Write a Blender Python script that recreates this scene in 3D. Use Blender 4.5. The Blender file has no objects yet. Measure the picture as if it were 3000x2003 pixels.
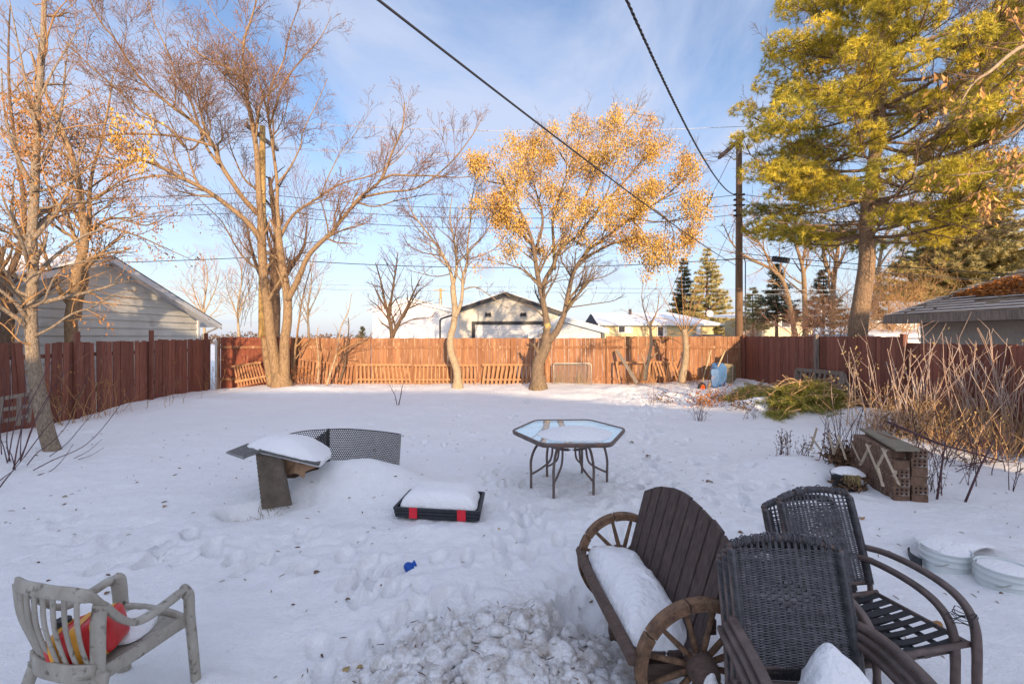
import bpy, math, random
import numpy as np
from mathutils import Vector, Matrix
R = math.radians
F, HZ, H = 1333.0, 985.0, 1.8          # focal length in photo pixels, horizon row, eye height
scene = bpy.context.scene
COL = scene.collection
rng = random.Random(7)

def P(px, py, d):                       # a photo pixel at a depth -> world point
    return Vector(((px-1500)/F*d, d, H-(py-HZ)/F*d))

# ------------------------------------------------------------------ noise
_rs = np.random.RandomState(3)
_perm = np.concatenate([_rs.permutation(256)]*2)
_grad = _rs.rand(256)*2*np.pi
def pnoise(x, y):
    x = np.asarray(x, float); y = np.asarray(y, float)
    xi = np.floor(x).astype(int); yi = np.floor(y).astype(int)
    xf = x-xi; yf = y-yi
    u = xf*xf*xf*(xf*(xf*6-15)+10); v = yf*yf*yf*(yf*(yf*6-15)+10)
    def g(ix, iy, dx, dy):
        a = _grad[_perm[(_perm[ix & 255]+iy) & 255]]
        return np.cos(a)*dx+np.sin(a)*dy
    a = g(xi, yi, xf, yf); b = g(xi+1, yi, xf-1, yf)
    c = g(xi, yi+1, xf, yf-1); d = g(xi+1, yi+1, xf-1, yf-1)
    return (a*(1-u)+b*u)*(1-v)+(c*(1-u)+d*u)*v*1.0
def fbm(x, y, o=4):
    s = 0; a = 1; f = 1
    for i in range(o):
        s = s+a*pnoise(x*f+17.3*i, y*f+5.1*i); a *= .5; f *= 2.03
    return s
def sstep(a, b, x):
    t = np.clip((x-a)/(b-a), 0, 1); return t*t*(3-2*t)

# ------------------------------------------------------------------ materials
MATS = {}
def mat(name, col, rough=.8, var=.25, scale=8, bump=0., bscale=None, stretch=(1,1,1), col2=None, metal=0, island=0., spec=.3, detail=6, coord='Object', spots=None):
    if name in MATS: return MATS[name]
    m = bpy.data.materials.new(name); m.use_nodes = True
    nt = m.node_tree; N = nt.nodes; L = nt.links
    b = N['Principled BSDF']
    b.inputs['Roughness'].default_value = rough
    b.inputs['Metallic'].default_value = metal
    b.inputs['Specular IOR Level'].default_value = spec
    tc = N.new('ShaderNodeTexCoord'); mp = N.new('ShaderNodeMapping'); mp.inputs['Scale'].default_value = stretch
    L.new(tc.outputs[coord], mp.inputs['Vector'])
    nz = N.new('ShaderNodeTexNoise'); nz.inputs['Scale'].default_value = scale; nz.inputs['Detail'].default_value = detail; nz.inputs['Roughness'].default_value = .65
    L.new(mp.outputs[0], nz.inputs['Vector'])
    mx = N.new('ShaderNodeMix'); mx.data_type = 'RGBA'
    c2 = col2 if col2 else tuple(c*(1-var*1.6) for c in col)
    mx.inputs['A'].default_value = (*c2, 1); mx.inputs['B'].default_value = (*[min(1, c*(1+(0 if col2 else var*.5))) for c in col], 1)
    mr = N.new('ShaderNodeMapRange'); mr.inputs['From Min'].default_value = .3; mr.inputs['From Max'].default_value = .7
    L.new(nz.outputs['Fac'], mr.inputs['Value']); L.new(mr.outputs[0], mx.inputs['Factor'])
    out = mx.outputs['Result']
    if island:
        ge = N.new('ShaderNodeNewGeometry'); hs = N.new('ShaderNodeHueSaturation')
        m2 = N.new('ShaderNodeMapRange'); m2.inputs['To Min'].default_value = 1-island; m2.inputs['To Max'].default_value = 1+island
        L.new(ge.outputs['Random Per Island'], m2.inputs['Value']); L.new(m2.outputs[0], hs.inputs['Value']); L.new(out, hs.inputs['Color'])
        out = hs.outputs['Color']
    if spots:                               # (colour, scale, threshold) of stains
        n3 = N.new('ShaderNodeTexNoise'); n3.inputs['Scale'].default_value = spots[1]; n3.inputs['Detail'].default_value = 5
        L.new(mp.outputs[0] if len(spots) > 3 else tc.outputs[coord], n3.inputs['Vector'])
        r3 = N.new('ShaderNodeMapRange'); r3.inputs['From Min'].default_value = spots[2]; r3.inputs['From Max'].default_value = spots[2]+.1
        L.new(n3.outputs['Fac'], r3.inputs['Value'])
        m3 = N.new('ShaderNodeMix'); m3.data_type = 'RGBA'; m3.inputs['B'].default_value = (*spots[0], 1)
        L.new(out, m3.inputs['A']); L.new(r3.outputs[0], m3.inputs['Factor']); out = m3.outputs['Result']
    L.new(out, b.inputs['Base Color'])
    if bump:
        bp = N.new('ShaderNodeBump'); bp.inputs['Strength'].default_value = min(1, bump); bp.inputs['Distance'].default_value = .02*max(1, bump)
        nb = nz
        if bscale:
            nb = N.new('ShaderNodeTexNoise'); nb.inputs['Scale'].default_value = bscale; nb.inputs['Detail'].default_value = 5
            L.new(mp.outputs[0], nb.inputs['Vector'])
        L.new(nb.outputs['Fac'], bp.inputs['Height']); L.new(bp.outputs[0], b.inputs['Normal'])
    MATS[name] = m
    return m

# ------------------------------------------------------------------ mesh builder
class MB:
    def __init__(s): s.v = []; s.f = []; s.t = []; s.leafs = []
    def quad(s, *pts):
        n = len(s.v); s.v += [tuple(p) for p in pts]; s.f.append(tuple(range(n, n+len(pts))))
    def hexa(s, p):                        # 8 corners: bottom 4 (ccw), top 4
        n = len(s.v); s.v += [tuple(q) for q in p]
        for f in ((3,2,1,0),(4,5,6,7),(0,1,5,4),(1,2,6,5),(2,3,7,6),(3,0,4,7)): s.f.append(tuple(n+i for i in f))
    def box(s, c, sz, rz=0, M=None):
        c = Vector(c); hx, hy, hz = sz[0]/2, sz[1]/2, sz[2]/2
        M = M or Matrix.Rotation(rz, 3, 'Z')
        s.hexa([c+M @ Vector(q) for q in ((-hx,-hy,-hz),(hx,-hy,-hz),(hx,hy,-hz),(-hx,hy,-hz),(-hx,-hy,hz),(hx,-hy,hz),(hx,hy,hz),(-hx,hy,hz))])
    def bar(s, a, b, w, h, up=(0,0,1)):    # rectangular bar from a to b
        a = Vector(a); b = Vector(b); d = (b-a).normalized(); up = Vector(up)
        x = d.cross(up)
        if x.length < 1e-3: x = d.cross(Vector((1,0,0)))
        x.normalize(); z = x.cross(d).normalized()
        x = x*w/2; z = z*h/2
        s.hexa([a-x-z, a+x-z, b+x-z, b-x-z, a-x+z, a+x+z, b+x+z, b-x+z])
    def tube(s, pts, r, sides=6, cap=True):
        if not isinstance(r, (list, tuple, np.ndarray)): r = [r]*len(pts)
        s.t.append((np.array([tuple(p) for p in pts], float), np.array(r, float), sides))
        if cap: s.t[-1] += (True,)
    def prism(s, outline, a, b):           # outline: list of points; a,b offset vectors
        n = len(s.v); k = len(outline); a = Vector(a); b = Vector(b)
        s.v += [tuple(Vector(p)+a) for p in outline]+[tuple(Vector(p)+b) for p in outline]
        s.f.append(tuple(range(n+k-1, n-1, -1))); s.f.append(tuple(range(n+k, n+2*k)))
        for i in range(k): j = (i+1) % k; s.f.append((n+i, n+j, n+k+j, n+k+i))
    def lathe(s, prof, c, n=24, M=None, closed=False):
        c = Vector(c); M = M or Matrix.Identity(3); b = len(s.v)
        for r, z in prof:
            for i in range(n):
                a = 2*math.pi*i/n; s.v.append(tuple(c+M @ Vector((r*math.cos(a), r*math.sin(a), z))))
        for j in range(len(prof)-1):
            for i in range(n):
                k = (i+1) % n; s.f.append((b+j*n+i, b+j*n+k, b+(j+1)*n+k, b+(j+1)*n+i))
        if closed:
            s.f.append(tuple(b+i for i in range(n-1, -1, -1))); s.f.append(tuple(b+(len(prof)-1)*n+i for i in range(n)))
    def grid(s, rows):                      # rows of points
        b = len(s.v); m = len(rows[0])
        for r in rows: s.v += [tuple(p) for p in r]
        for j in range(len(rows)-1):
            for i in range(m-1): s.f.append((b+j*m+i, b+j*m+i+1, b+(j+1)*m+i+1, b+(j+1)*m+i))
    def cards(s, arr):                      # numpy (n,k,3) polygons
        s.leafs.append(arr)
    def arrays(s):
        V = [np.array(s.v, float).reshape(-1, 3)]; loops = []; sizes = []
        off = len(s.v)
        for f in s.f: loops.extend(f); sizes.append(len(f))
        loops = [np.array(loops, int)]; sizes = [np.array(sizes, int)]
        groups = {}
        for t in s.t: groups.setdefault((len(t[0]), t[2], len(t) > 3), []).append(t)
        for (n, k, cap), ts in groups.items():
            Pn = np.stack([t[0] for t in ts]); Rr = np.stack([t[1] for t in ts])
            T = np.empty_like(Pn); T[:, 1:-1] = Pn[:, 2:]-Pn[:, :-2]; T[:, 0] = Pn[:, 1]-Pn[:, 0]; T[:, -1] = Pn[:, -1]-Pn[:, -2]
            T /= np.linalg.norm(T, axis=2, keepdims=True)+1e-9
            mean = Pn[:, -1]-Pn[:, 0]; ref = np.zeros_like(mean)
            ax = np.argmin(np.abs(mean), axis=1); ref[np.arange(len(ts)), ax] = 1
            X = np.cross(T, ref[:, None, :]); X /= np.linalg.norm(X, axis=2, keepdims=True)+1e-9
            Y = np.cross(T, X)
            a = np.arange(k)*2*np.pi/k
            ring = Pn[:, :, None, :]+Rr[:, :, None, None]*(X[:, :, None, :]*np.cos(a)[None, None, :, None]+Y[:, :, None, :]*np.sin(a)[None, None, :, None])
            m = len(ts)
            V.append(ring.reshape(-1, 3))
            idx = off+np.arange(m*n*k).reshape(m, n, k); nx = np.roll(idx, -1, axis=2)
            q = np.stack([idx[:, :-1], nx[:, :-1], nx[:, 1:], idx[:, 1:]], axis=-1).reshape(-1)
            loops.append(q); sizes.append(np.full(m*(n-1)*k, 4))
            if cap:
                loops.append(idx[:, 0, ::-1].reshape(-1)); sizes.append(np.full(m, k))
                loops.append(idx[:, -1, :].reshape(-1)); sizes.append(np.full(m, k))
            off += m*n*k
        for arr in s.leafs:
            m, k, _ = arr.shape; V.append(arr.reshape(-1, 3)); loops.append(off+np.arange(m*k)); sizes.append(np.full(m, k)); off += m*k
        return np.concatenate(V), np.concatenate(loops), np.concatenate(sizes)
    def build(s, name, material, parent=None, local=False, smooth=False, bevel=0, label=None):
        V, Lp, S = s.arrays()
        if parent is not None and not local:
            o = parent; off = np.zeros(3)
            while o is not None: off += np.array(o.location); o = o.parent
            V = V-off
        me = bpy.data.meshes.new(name)
        me.vertices.add(len(V)); me.vertices.foreach_set('co', V.astype(np.float32).ravel())
        me.loops.add(len(Lp)); me.loops.foreach_set('vertex_index', Lp.astype(np.int32))
        me.polygons.add(len(S)); st = np.concatenate([[0], np.cumsum(S)[:-1]])
        me.polygons.foreach_set('loop_start', st.astype(np.int32)); me.polygons.foreach_set('loop_total', S.astype(np.int32))
        me.polygons.foreach_set('use_smooth', np.full(len(S), bool(smooth)))
        me.update(calc_edges=True); me.validate()
        me.materials.append(material)
        o = bpy.data.objects.new(name, me); COL.objects.link(o)
        if parent is not None: o.parent = parent
        if bevel:
            b = o.modifiers.new('Bevel', 'BEVEL'); b.width = bevel; b.segments = 2; b.limit_method = 'ANGLE'
        if smooth == 'auto':
            pass
        if label: o['label'] = label
        return o

def thing(name, label, cat, loc=(0,0,0), rz=0, group=None):
    o = bpy.data.objects.new(name, None); COL.objects.link(o); o.empty_display_size = .2
    o.location = loc; o.rotation_euler = (0, 0, rz); tag(o, label, cat, group); return o
def tag(o, label=None, cat=None, group=None, kind=None):
    if label: o['label'] = label
    if cat: o['category'] = cat
    if group: o['group'] = group
    if kind: o['kind'] = kind
    return o
def own(o):
    """move a world-built single mesh's origin to its base"""
    me = o.data; n = len(me.vertices); a = np.empty(n*3, np.float32); me.vertices.foreach_get('co', a); a = a.reshape(-1, 3)
    c = np.array([(a[:,0].min()+a[:,0].max())/2, (a[:,1].min()+a[:,1].max())/2, a[:,2].min()], np.float32)
    me.vertices.foreach_set('co', (a-c).ravel()); o.location = c.tolist(); me.update(); return o
def copy_tree(o, parent=None):
    c = o.copy(); COL.objects.link(c)
    if parent: c.parent = parent
    for ch in list(o.children): copy_tree(ch, c)
    return c
def catmull(pts, n=5):
    pts = [Vector(p) for p in pts]; out = []
    q = [pts[0]*2-pts[1]]+pts+[pts[-1]*2-pts[-2]]
    for i in range(1, len(q)-2):
        a, b, c, d = q[i-1], q[i], q[i+1], q[i+2]
        for k in range(n):
            t = k/n
            out.append(.5*((2*b)+(-a+c)*t+(2*a-5*b+4*c-d)*t*t+(-a+3*b-3*c+d)*t**3))
    out.append(pts[-1]); return out
# ------------------------------------------------------------------ palette
M_snow = None
def snow_material():
    m = bpy.data.materials.new('snow'); m.use_nodes = True; nt = m.node_tree; N = nt.nodes; L = nt.links
    b = N['Principled BSDF']; b.inputs['Roughness'].default_value = .7; b.inputs['Specular IOR Level'].default_value = .25
    tc = N.new('ShaderNodeTexCoord')
    def noise(sc, det=5, ro=.6):
        n = N.new('ShaderNodeTexNoise'); n.inputs['Scale'].default_value = sc; n.inputs['Detail'].default_value = det; n.inputs['Roughness'].default_value = ro
        L.new(tc.outputs['Object'], n.inputs['Vector']); return n
    a = noise(1.3); b1 = noise(14, 6, .7); b2 = noise(70, 3, .6)
    mx = N.new('ShaderNodeMix'); mx.data_type = 'RGBA'; mx.inputs['A'].default_value = (.87,.87,.88,1); mx.inputs['B'].default_value = (.94,.94,.93,1)
    L.new(a.outputs['Fac'], mx.inputs['Factor'])
    # dirt follows the 'dirt' attribute (trodden and shovelled snow) broken up by noise
    at = N.new('ShaderNodeAttribute'); at.attribute_name = 'dirt'
    dn = noise(11, 8, .75); dr = N.new('ShaderNodeMapRange'); dr.inputs['From Min'].default_value = .42; dr.inputs['From Max'].default_value = .66
    L.new(dn.outputs['Fac'], dr.inputs['Value'])
    mu = N.new('ShaderNodeMath'); mu.operation = 'MULTIPLY'; L.new(at.outputs['Fac'], mu.inputs[0]); L.new(dr.outputs[0], mu.inputs[1])
    m2 = N.new('ShaderNodeMix'); m2.data_type = 'RGBA'; m2.inputs['B'].default_value = (.34,.27,.20,1)
    L.new(mx.outputs['Result'], m2.inputs['A']); L.new(mu.outputs[0], m2.inputs['Factor']); L.new(m2.outputs['Result'], b.inputs['Base Color'])
    bp = N.new('ShaderNodeBump'); bp.inputs['Strength'].default_value = .7; bp.inputs['Distance'].default_value = .045
    bq = N.new('ShaderNodeBump'); bq.inputs['Strength'].default_value = .6; bq.inputs['Distance'].default_value = .008
    L.new(b1.outputs['Fac'], bp.inputs['Height']); L.new(b2.outputs['Fac'], bq.inputs['Height']); L.new(bp.outputs[0], bq.inputs['Normal'])
    L.new(bq.outputs[0], b.inputs['Normal'])
    return m
M_snow = snow_material()
M_cap = mat('snow_cap', (.91,.91,.91), .7, .02, 3, .9, 34)
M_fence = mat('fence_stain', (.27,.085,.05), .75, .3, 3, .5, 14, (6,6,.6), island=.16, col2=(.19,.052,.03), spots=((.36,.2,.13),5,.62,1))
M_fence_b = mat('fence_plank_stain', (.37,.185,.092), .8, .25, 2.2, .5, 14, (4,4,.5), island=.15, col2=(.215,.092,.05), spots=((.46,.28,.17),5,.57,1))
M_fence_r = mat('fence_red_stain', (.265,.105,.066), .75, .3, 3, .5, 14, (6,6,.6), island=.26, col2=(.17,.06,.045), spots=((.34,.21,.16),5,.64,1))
M_picket = mat('weathered_picket', (.46,.24,.12), .85, .3, 4, .4, 20, (6,6,.7), island=.2)
M_greywood = mat('grey_wood', (.30,.245,.20), .85, .35, 5, .5, 25, (6,6,.7), island=.15)
M_benchwood = mat('bench_wood', (.17,.115,.09), .75, .35, 6, .5, 30, (1.5,8,8), island=.15, col2=(.075,.05,.042))
M_slatwood = mat('bench_slat_wood', (.15,.105,.09), .75, .35, 6, .5, 30, (8,8,1.0), island=.2, col2=(.06,.043,.04))
M_wheelwood = mat('wheel_wood', (.26,.15,.085), .7, .35, 9, .5, 30, (3,3,3), island=.25, col2=(.075,.045,.03))
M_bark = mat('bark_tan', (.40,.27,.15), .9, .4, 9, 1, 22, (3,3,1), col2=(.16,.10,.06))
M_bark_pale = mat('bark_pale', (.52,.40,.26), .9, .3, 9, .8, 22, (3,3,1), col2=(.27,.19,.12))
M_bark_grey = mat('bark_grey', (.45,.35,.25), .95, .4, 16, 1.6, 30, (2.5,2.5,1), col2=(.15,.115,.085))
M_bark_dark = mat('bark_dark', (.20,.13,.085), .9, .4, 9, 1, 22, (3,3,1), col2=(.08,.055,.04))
M_twig = mat('twig', (.26,.155,.095), .9, .3, 2, island=.25)
M_twig_red = mat('twig_reddish', (.33,.17,.12), .9, .3, 2, island=.25)
M_twig_gold = mat('twig_golden', (.50,.28,.12), .9, .3, 2, island=.25)
M_leaf_y = mat('dry_leaf_yellow', (.72,.47,.11), .75, .25, 1.0, island=.4, spec=.2, col2=(.42,.24,.07))
M_leaf_b = mat('dry_leaf_brown', (.44,.25,.10), .75, .3, 2, island=.35, spec=.2, col2=(.28,.12,.045))
M_pine = mat('pine_needles', (.85,.64,.06), .6, .3, 1.1, island=.35, spec=.3, col2=(.20,.21,.035))  # gold and dark green mottle puts sunlit and shaded needles into the colour
M_pinebark = mat('pine_bark', (.42,.28,.17), .95, .4, 11, 1.5, 20, (3,3,1), col2=(.12,.08,.055))
M_bark_mid = mat('bark_mid', (.29,.205,.135), .9, .4, 9, 1, 22, (3,3,1), col2=(.11,.08,.055), spots=((.50,.40,.16),3,.62))
M_pine_dark = mat('pine_inner_needles', (.07,.085,.03), .65, .3, 2, island=.35, col2=(.04,.05,.02))
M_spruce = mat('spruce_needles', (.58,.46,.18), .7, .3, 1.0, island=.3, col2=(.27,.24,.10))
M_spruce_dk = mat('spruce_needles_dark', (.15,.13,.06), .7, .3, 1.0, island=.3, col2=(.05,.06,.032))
M_cable = mat('cable_black', (.035,.035,.04), .6, .1)
M_wire = mat('wire_aluminium', (.5,.5,.52), .4, .1, metal=.3)
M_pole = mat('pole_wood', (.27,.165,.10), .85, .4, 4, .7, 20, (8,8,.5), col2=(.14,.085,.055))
M_pole_lit = mat('pole_wood_lit', (.50,.33,.13), .85, .3, 4, .5, 20, (8,8,.5))  # yellow of the low sun put into the wood colour
M_metal_dk = mat('metal_dark', (.05,.045,.045), .5, .2, metal=.4)
M_galv = mat('galvanised', (.50,.47,.42), .45, .2, metal=.6)
M_white = mat('white_paint', (.72,.72,.70), .6, .08)
M_siding = mat('siding_white', (.66,.64,.58), .65, .10, 1.5, .1, 3, spots=((.50,.47,.41),2,.62))
M_siding_w = mat('siding_bright', (.78,.78,.78), .6, .05)
M_siding_b = mat('siding_beige', (.56,.53,.47), .6, .08)
M_siding_bl = mat('siding_bluish', (.52,.56,.60), .6, .08)
M_door = mat('garage_door', (.60,.60,.60), .55, .06)
M_black = mat('black_trim', (.03,.03,.035), .5, .1)
M_roof_dk = mat('roof_dark', (.07,.065,.07), .9, .3, 20)
M_fascia = mat('fascia_white', (.70,.70,.70), .6, .1, 3, spots=((.35,.33,.30),4,.6))
M_stucco_y = mat('stucco_yellow', (.66,.54,.30), .9, .12, 6)
M_stucco_c = mat('stucco_cream', (.66,.57,.38), .9, .12, 6)
M_stucco_g = mat('stucco_grey', (.56,.51,.44), .95, .12, 30, .5, 120)
M_glass_dk = mat('window_dark', (.05,.05,.06), .08, .1, spec=.8)
M_curtain = mat('window_curtain', (.7,.7,.68), .5, .1)
M_wicker = mat('wicker_grey', (.135,.13,.14), .5, .3, 30, island=.28, spec=.4)
M_tubebrown = mat('tube_brown', (.17,.125,.11), .5, .3, 12, .1, spec=.4, spots=((.24,.12,.075),9,.6))
M_strap = mat('strap_black', (.04,.04,.045), .6, .2, island=.2)
M_plastic = mat('dirty_plastic', (.48,.45,.385), .6, .3, 9, .2, 60, (1,1,.5), col2=(.30,.27,.22), spots=((.15,.13,.10),22,.60))
M_red = mat('red_vinyl', (.62,.025,.025), .35, .1, spec=.5)
M_yel = mat('yellow_vinyl', (.85,.40,.05), .35, .1, spec=.5)
M_bucket = mat('bucket_white', (.66,.71,.70), .4, .06, spec=.4)
M_bucket_gr = mat('bucket_green_print', (.04,.22,.15), .4, .1)
M_blue = mat('blue_rubber', (.015,.09,.42), .45, .15)
M_black_pl = mat('black_plastic', (.035,.04,.047), .5, .2, 12, .1)
M_redband = mat('red_band', (.75,.03,.05), .5, .1)
M_card = mat('cardboard', (.36,.22,.13), .9, .15)
M_mesh = mat('grey_plastic_mesh', (.17,.165,.155), .7, .3, 20)
M_mesh_dk = mat('dark_plastic_mesh', (.06,.06,.058), .7, .3, 20)
M_brick = mat('brick_face', (.25,.15,.10), .9, .3, 14, .8, 50, island=.3, spots=((.30,.26,.22),11,.55))
M_brick_hole = mat('brick_hole', (.03,.02,.02), .9, .1)
M_plank = mat('mossy_plank', (.30,.255,.19), .9, .35, 6, .5, 25, (1,6,6), col2=(.17,.155,.11))
M_lath = mat('trellis_lath', (.46,.37,.27), .9, .25, 9, island=.2)
M_barrow = mat('barrow_blue', (.09,.20,.42), .4, .2, 3, spots=((.40,.22,.12),4,.62))
M_orange = mat('orange_rim', (.75,.10,.02), .5, .1)
M_rubber = mat('tyre_rubber', (.03,.03,.03), .8, .1)
M_handle = mat('ash_handle', (.55,.42,.25), .7, .25, 6, .1, 20, (1,1,.3))
M_wickerbin = mat('olive_bin', (.30,.25,.15), .8, .25, 8)
M_stem_y = mat('stem_tan', (.60,.37,.18), .85, .3, 3, island=.35)
M_stem_g = mat('stem_silver', (.58,.50,.44), .8, .3, 3, island=.25, col2=(.33,.17,.09))
M_stem_d = mat('stem_dark', (.115,.06,.065), .8, .3, 3, island=.3)
M_dead = mat('dead_leaf', (.22,.13,.075), .9, .3, 4, island=.4)
M_straw = mat('straw', (.45,.33,.15), .9, .3, 4, island=.3)
M_rooftile = mat('shake_roof', (.33,.26,.19), .95, .3, 6, .5, 30, island=.3, col2=(.17,.135,.11))
M_orangeleaf = mat('fallen_leaves', (.42,.16,.04), .8, .3, 3, island=.4)

# ------------------------------------------------------------------ world, sun, camera
SUN_AZ = R(13)       # the sun stands behind the camera, this far to the right
SUN_EL = R(11)
w = bpy.data.worlds.new('World'); scene.world = w; w.use_nodes = True
N = w.node_tree.nodes; L = w.node_tree.links
bg = N['Background']; bg.inputs['Strength'].default_value = .15
sky = N.new('ShaderNodeTexSky'); sky.sky_type = 'NISHITA'; sky.sun_disc = False
sky.sun_elevation = SUN_EL; sky.sun_rotation = math.pi-SUN_AZ
sky.air_density = 1.0; sky.dust_density = .7; sky.ozone_density = 1.6
tc = N.new('ShaderNodeTexCoord'); sp = N.new('ShaderNodeSeparateXYZ'); L.new(tc.outputs['Generated'], sp.inputs[0])
az = N.new('ShaderNodeMath'); az.operation = 'ADD'; az.inputs[1].default_value = .18; L.new(sp.outputs['Z'], az.inputs[0])
dx = N.new('ShaderNodeMath'); dx.operation = 'DIVIDE'; L.new(sp.outputs['X'], dx.inputs[0]); L.new(az.outputs[0], dx.inputs[1])
dy = N.new('ShaderNodeMath'); dy.operation = 'DIVIDE'; L.new(sp.outputs['Y'], dy.inputs[0]); L.new(az.outputs[0], dy.inputs[1])
cb = N.new('ShaderNodeCombineXYZ'); L.new(dx.outputs[0], cb.inputs[0]); L.new(dy.outputs[0], cb.inputs[1])
mp = N.new('ShaderNodeMapping'); mp.inputs['Rotation'].default_value = (0, 0, R(-28)); mp.inputs['Scale'].default_value = (1.7, .8, 1); mp.inputs['Location'].default_value = (3.1, 1.4, 0)
L.new(cb.outputs[0], mp.inputs[0])
nz = N.new('ShaderNodeTexNoise'); nz.inputs['Scale'].default_value = .9; nz.inputs['Detail'].default_value = 8; nz.inputs['Roughness'].default_value = .58; nz.inputs['Distortion'].default_value = .5
L.new(mp.outputs[0], nz.inputs['Vector'])
mr = N.new('ShaderNodeMapRange'); mr.inputs['From Min'].default_value = .40; mr.inputs['From Max'].default_value = .62; mr.inputs['To Min'].default_value = .0; mr.inputs['To Max'].default_value = .8
L.new(nz.outputs['Fac'], mr.inputs['Value'])
# thin veil gets denser towards the horizon
hz = N.new('ShaderNodeMapRange'); hz.inputs['From Min'].default_value = .0; hz.inputs['From Max'].default_value = .42; hz.inputs['To Min'].default_value = .78; hz.inputs['To Max'].default_value = 0
L.new(sp.outputs['Z'], hz.inputs['Value'])
ad = N.new('ShaderNodeMath'); ad.operation = 'MAXIMUM'; L.new(mr.outputs[0], ad.inputs[0]); L.new(hz.outputs[0], ad.inputs[1])
mx = N.new('ShaderNodeMix'); mx.data_type = 'RGBA'; mx.inputs['B'].default_value = (2.25, 2.5, 3.2, 1)
SKY_MIX = mx
tn = N.new('ShaderNodeMix'); tn.data_type = 'RGBA'; tn.blend_type = 'MULTIPLY'; tn.inputs['Factor'].default_value = 1; tn.inputs['B'].default_value = (.84,.83,.93,1)
L.new(sky.outputs[0], tn.inputs['A']); L.new(tn.outputs['Result'], mx.inputs['A']); L.new(ad.outputs[0], mx.inputs['Factor']); # glow added to the sun-side sky behind the camera, lifts the shaded snow
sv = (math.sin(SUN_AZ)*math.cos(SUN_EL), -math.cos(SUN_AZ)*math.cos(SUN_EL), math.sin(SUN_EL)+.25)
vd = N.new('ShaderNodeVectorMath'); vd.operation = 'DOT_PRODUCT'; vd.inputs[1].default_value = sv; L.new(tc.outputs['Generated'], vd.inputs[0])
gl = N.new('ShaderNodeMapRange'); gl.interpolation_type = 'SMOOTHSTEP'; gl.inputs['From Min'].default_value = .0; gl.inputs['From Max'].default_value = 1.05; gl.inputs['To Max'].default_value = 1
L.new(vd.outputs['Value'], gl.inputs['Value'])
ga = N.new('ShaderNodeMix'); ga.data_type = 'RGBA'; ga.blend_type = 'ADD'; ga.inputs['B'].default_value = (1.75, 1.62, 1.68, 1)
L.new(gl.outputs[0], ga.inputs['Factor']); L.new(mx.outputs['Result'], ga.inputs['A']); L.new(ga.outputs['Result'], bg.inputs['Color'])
sd = bpy.data.lights.new('sun', 'SUN'); sd.energy = 3.6; sd.angle = R(.55); sd.color = (1, .74, .46)
so = bpy.data.objects.new('sun', sd); COL.objects.link(so)
S = Vector((math.sin(SUN_AZ)*math.cos(SUN_EL), -math.cos(SUN_AZ)*math.cos(SUN_EL), math.sin(SUN_EL)))
so.rotation_euler = S.to_track_quat('Z', 'Y').to_euler(); so.location = (5, -10, 12)
cd = bpy.data.cameras.new('camera'); cd.lens = 16; cd.sensor_width = 36; cd.clip_end = 3000; cd.clip_start = .05; cd.shift_y = -16.5/3000
co = bpy.data.objects.new('camera', cd); COL.objects.link(co); co.location = (0, 0, H); co.rotation_euler = (R(90), 0, 0)
scene.camera = co
scene.view_settings.view_transform = 'Standard'; scene.view_settings.look = 'None'; scene.view_settings.exposure = 1.0; scene.view_settings.gamma = 1
scene.cycles.max_bounces = 6; scene.cycles.transparent_max_bounces = 8

# ------------------------------------------------------------------ snow-covered ground
def bumpf(x, y, cx, cy, rx, ry, h, rot=0, p=2):
    c, s = math.cos(rot), math.sin(rot); dx = x-cx; dy = y-cy
    u = (dx*c+dy*s)/rx; v = (-dx*s+dy*c)/ry
    return h*np.exp(-(u*u+v*v)**(p/2))
foot = []
_fr = random.Random(11)
def trail(pts, n, spread):
    for i in range(n):
        t = i/(n-1)*(len(pts)-1); k = min(int(t), len(pts)-2); f = t-k
        x = pts[k][0]*(1-f)+pts[k+1][0]*f+_fr.gauss(0, spread); y = pts[k][1]*(1-f)+pts[k+1][1]*f+_fr.gauss(0, spread)
        foot.append((x, y, _fr.uniform(.05,.08), _fr.uniform(.11,.16), _fr.uniform(-.6,.6), -_fr.uniform(.035,.09)))
trail([(.1,2.2),(.5,3.5),(1.3,4.4),(2.0,6.5),(3.0,9.5),(3.3,13)], 130, .3)
trail([(-.6,2.6),(-1.0,3.6),(-2.6,3.9),(-4.6,4.3)], 60, .22)
trail([(-.6,2.6),(.2,4.4),(-.2,6.2)], 36, .3)
trail([(-.6,6.8),(-3.5,10.5)], 12, .15)
trail([(-.6,7.5),(-1.6,12)], 11, .15)
trail([(0,7),(.3,13)], 12, .2)
trail([(2.2,4.2),(3.2,6.4)], 22, .35)
def pile_f(x, y):
    w_ = .12*fbm(x*2.2, y*2.2+4, 3)
    return np.exp(-(((x+.02-.12*(y-2.3)+w_)/.92)**2+((y-2.25+w_)/.82)**2)**3)
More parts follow.
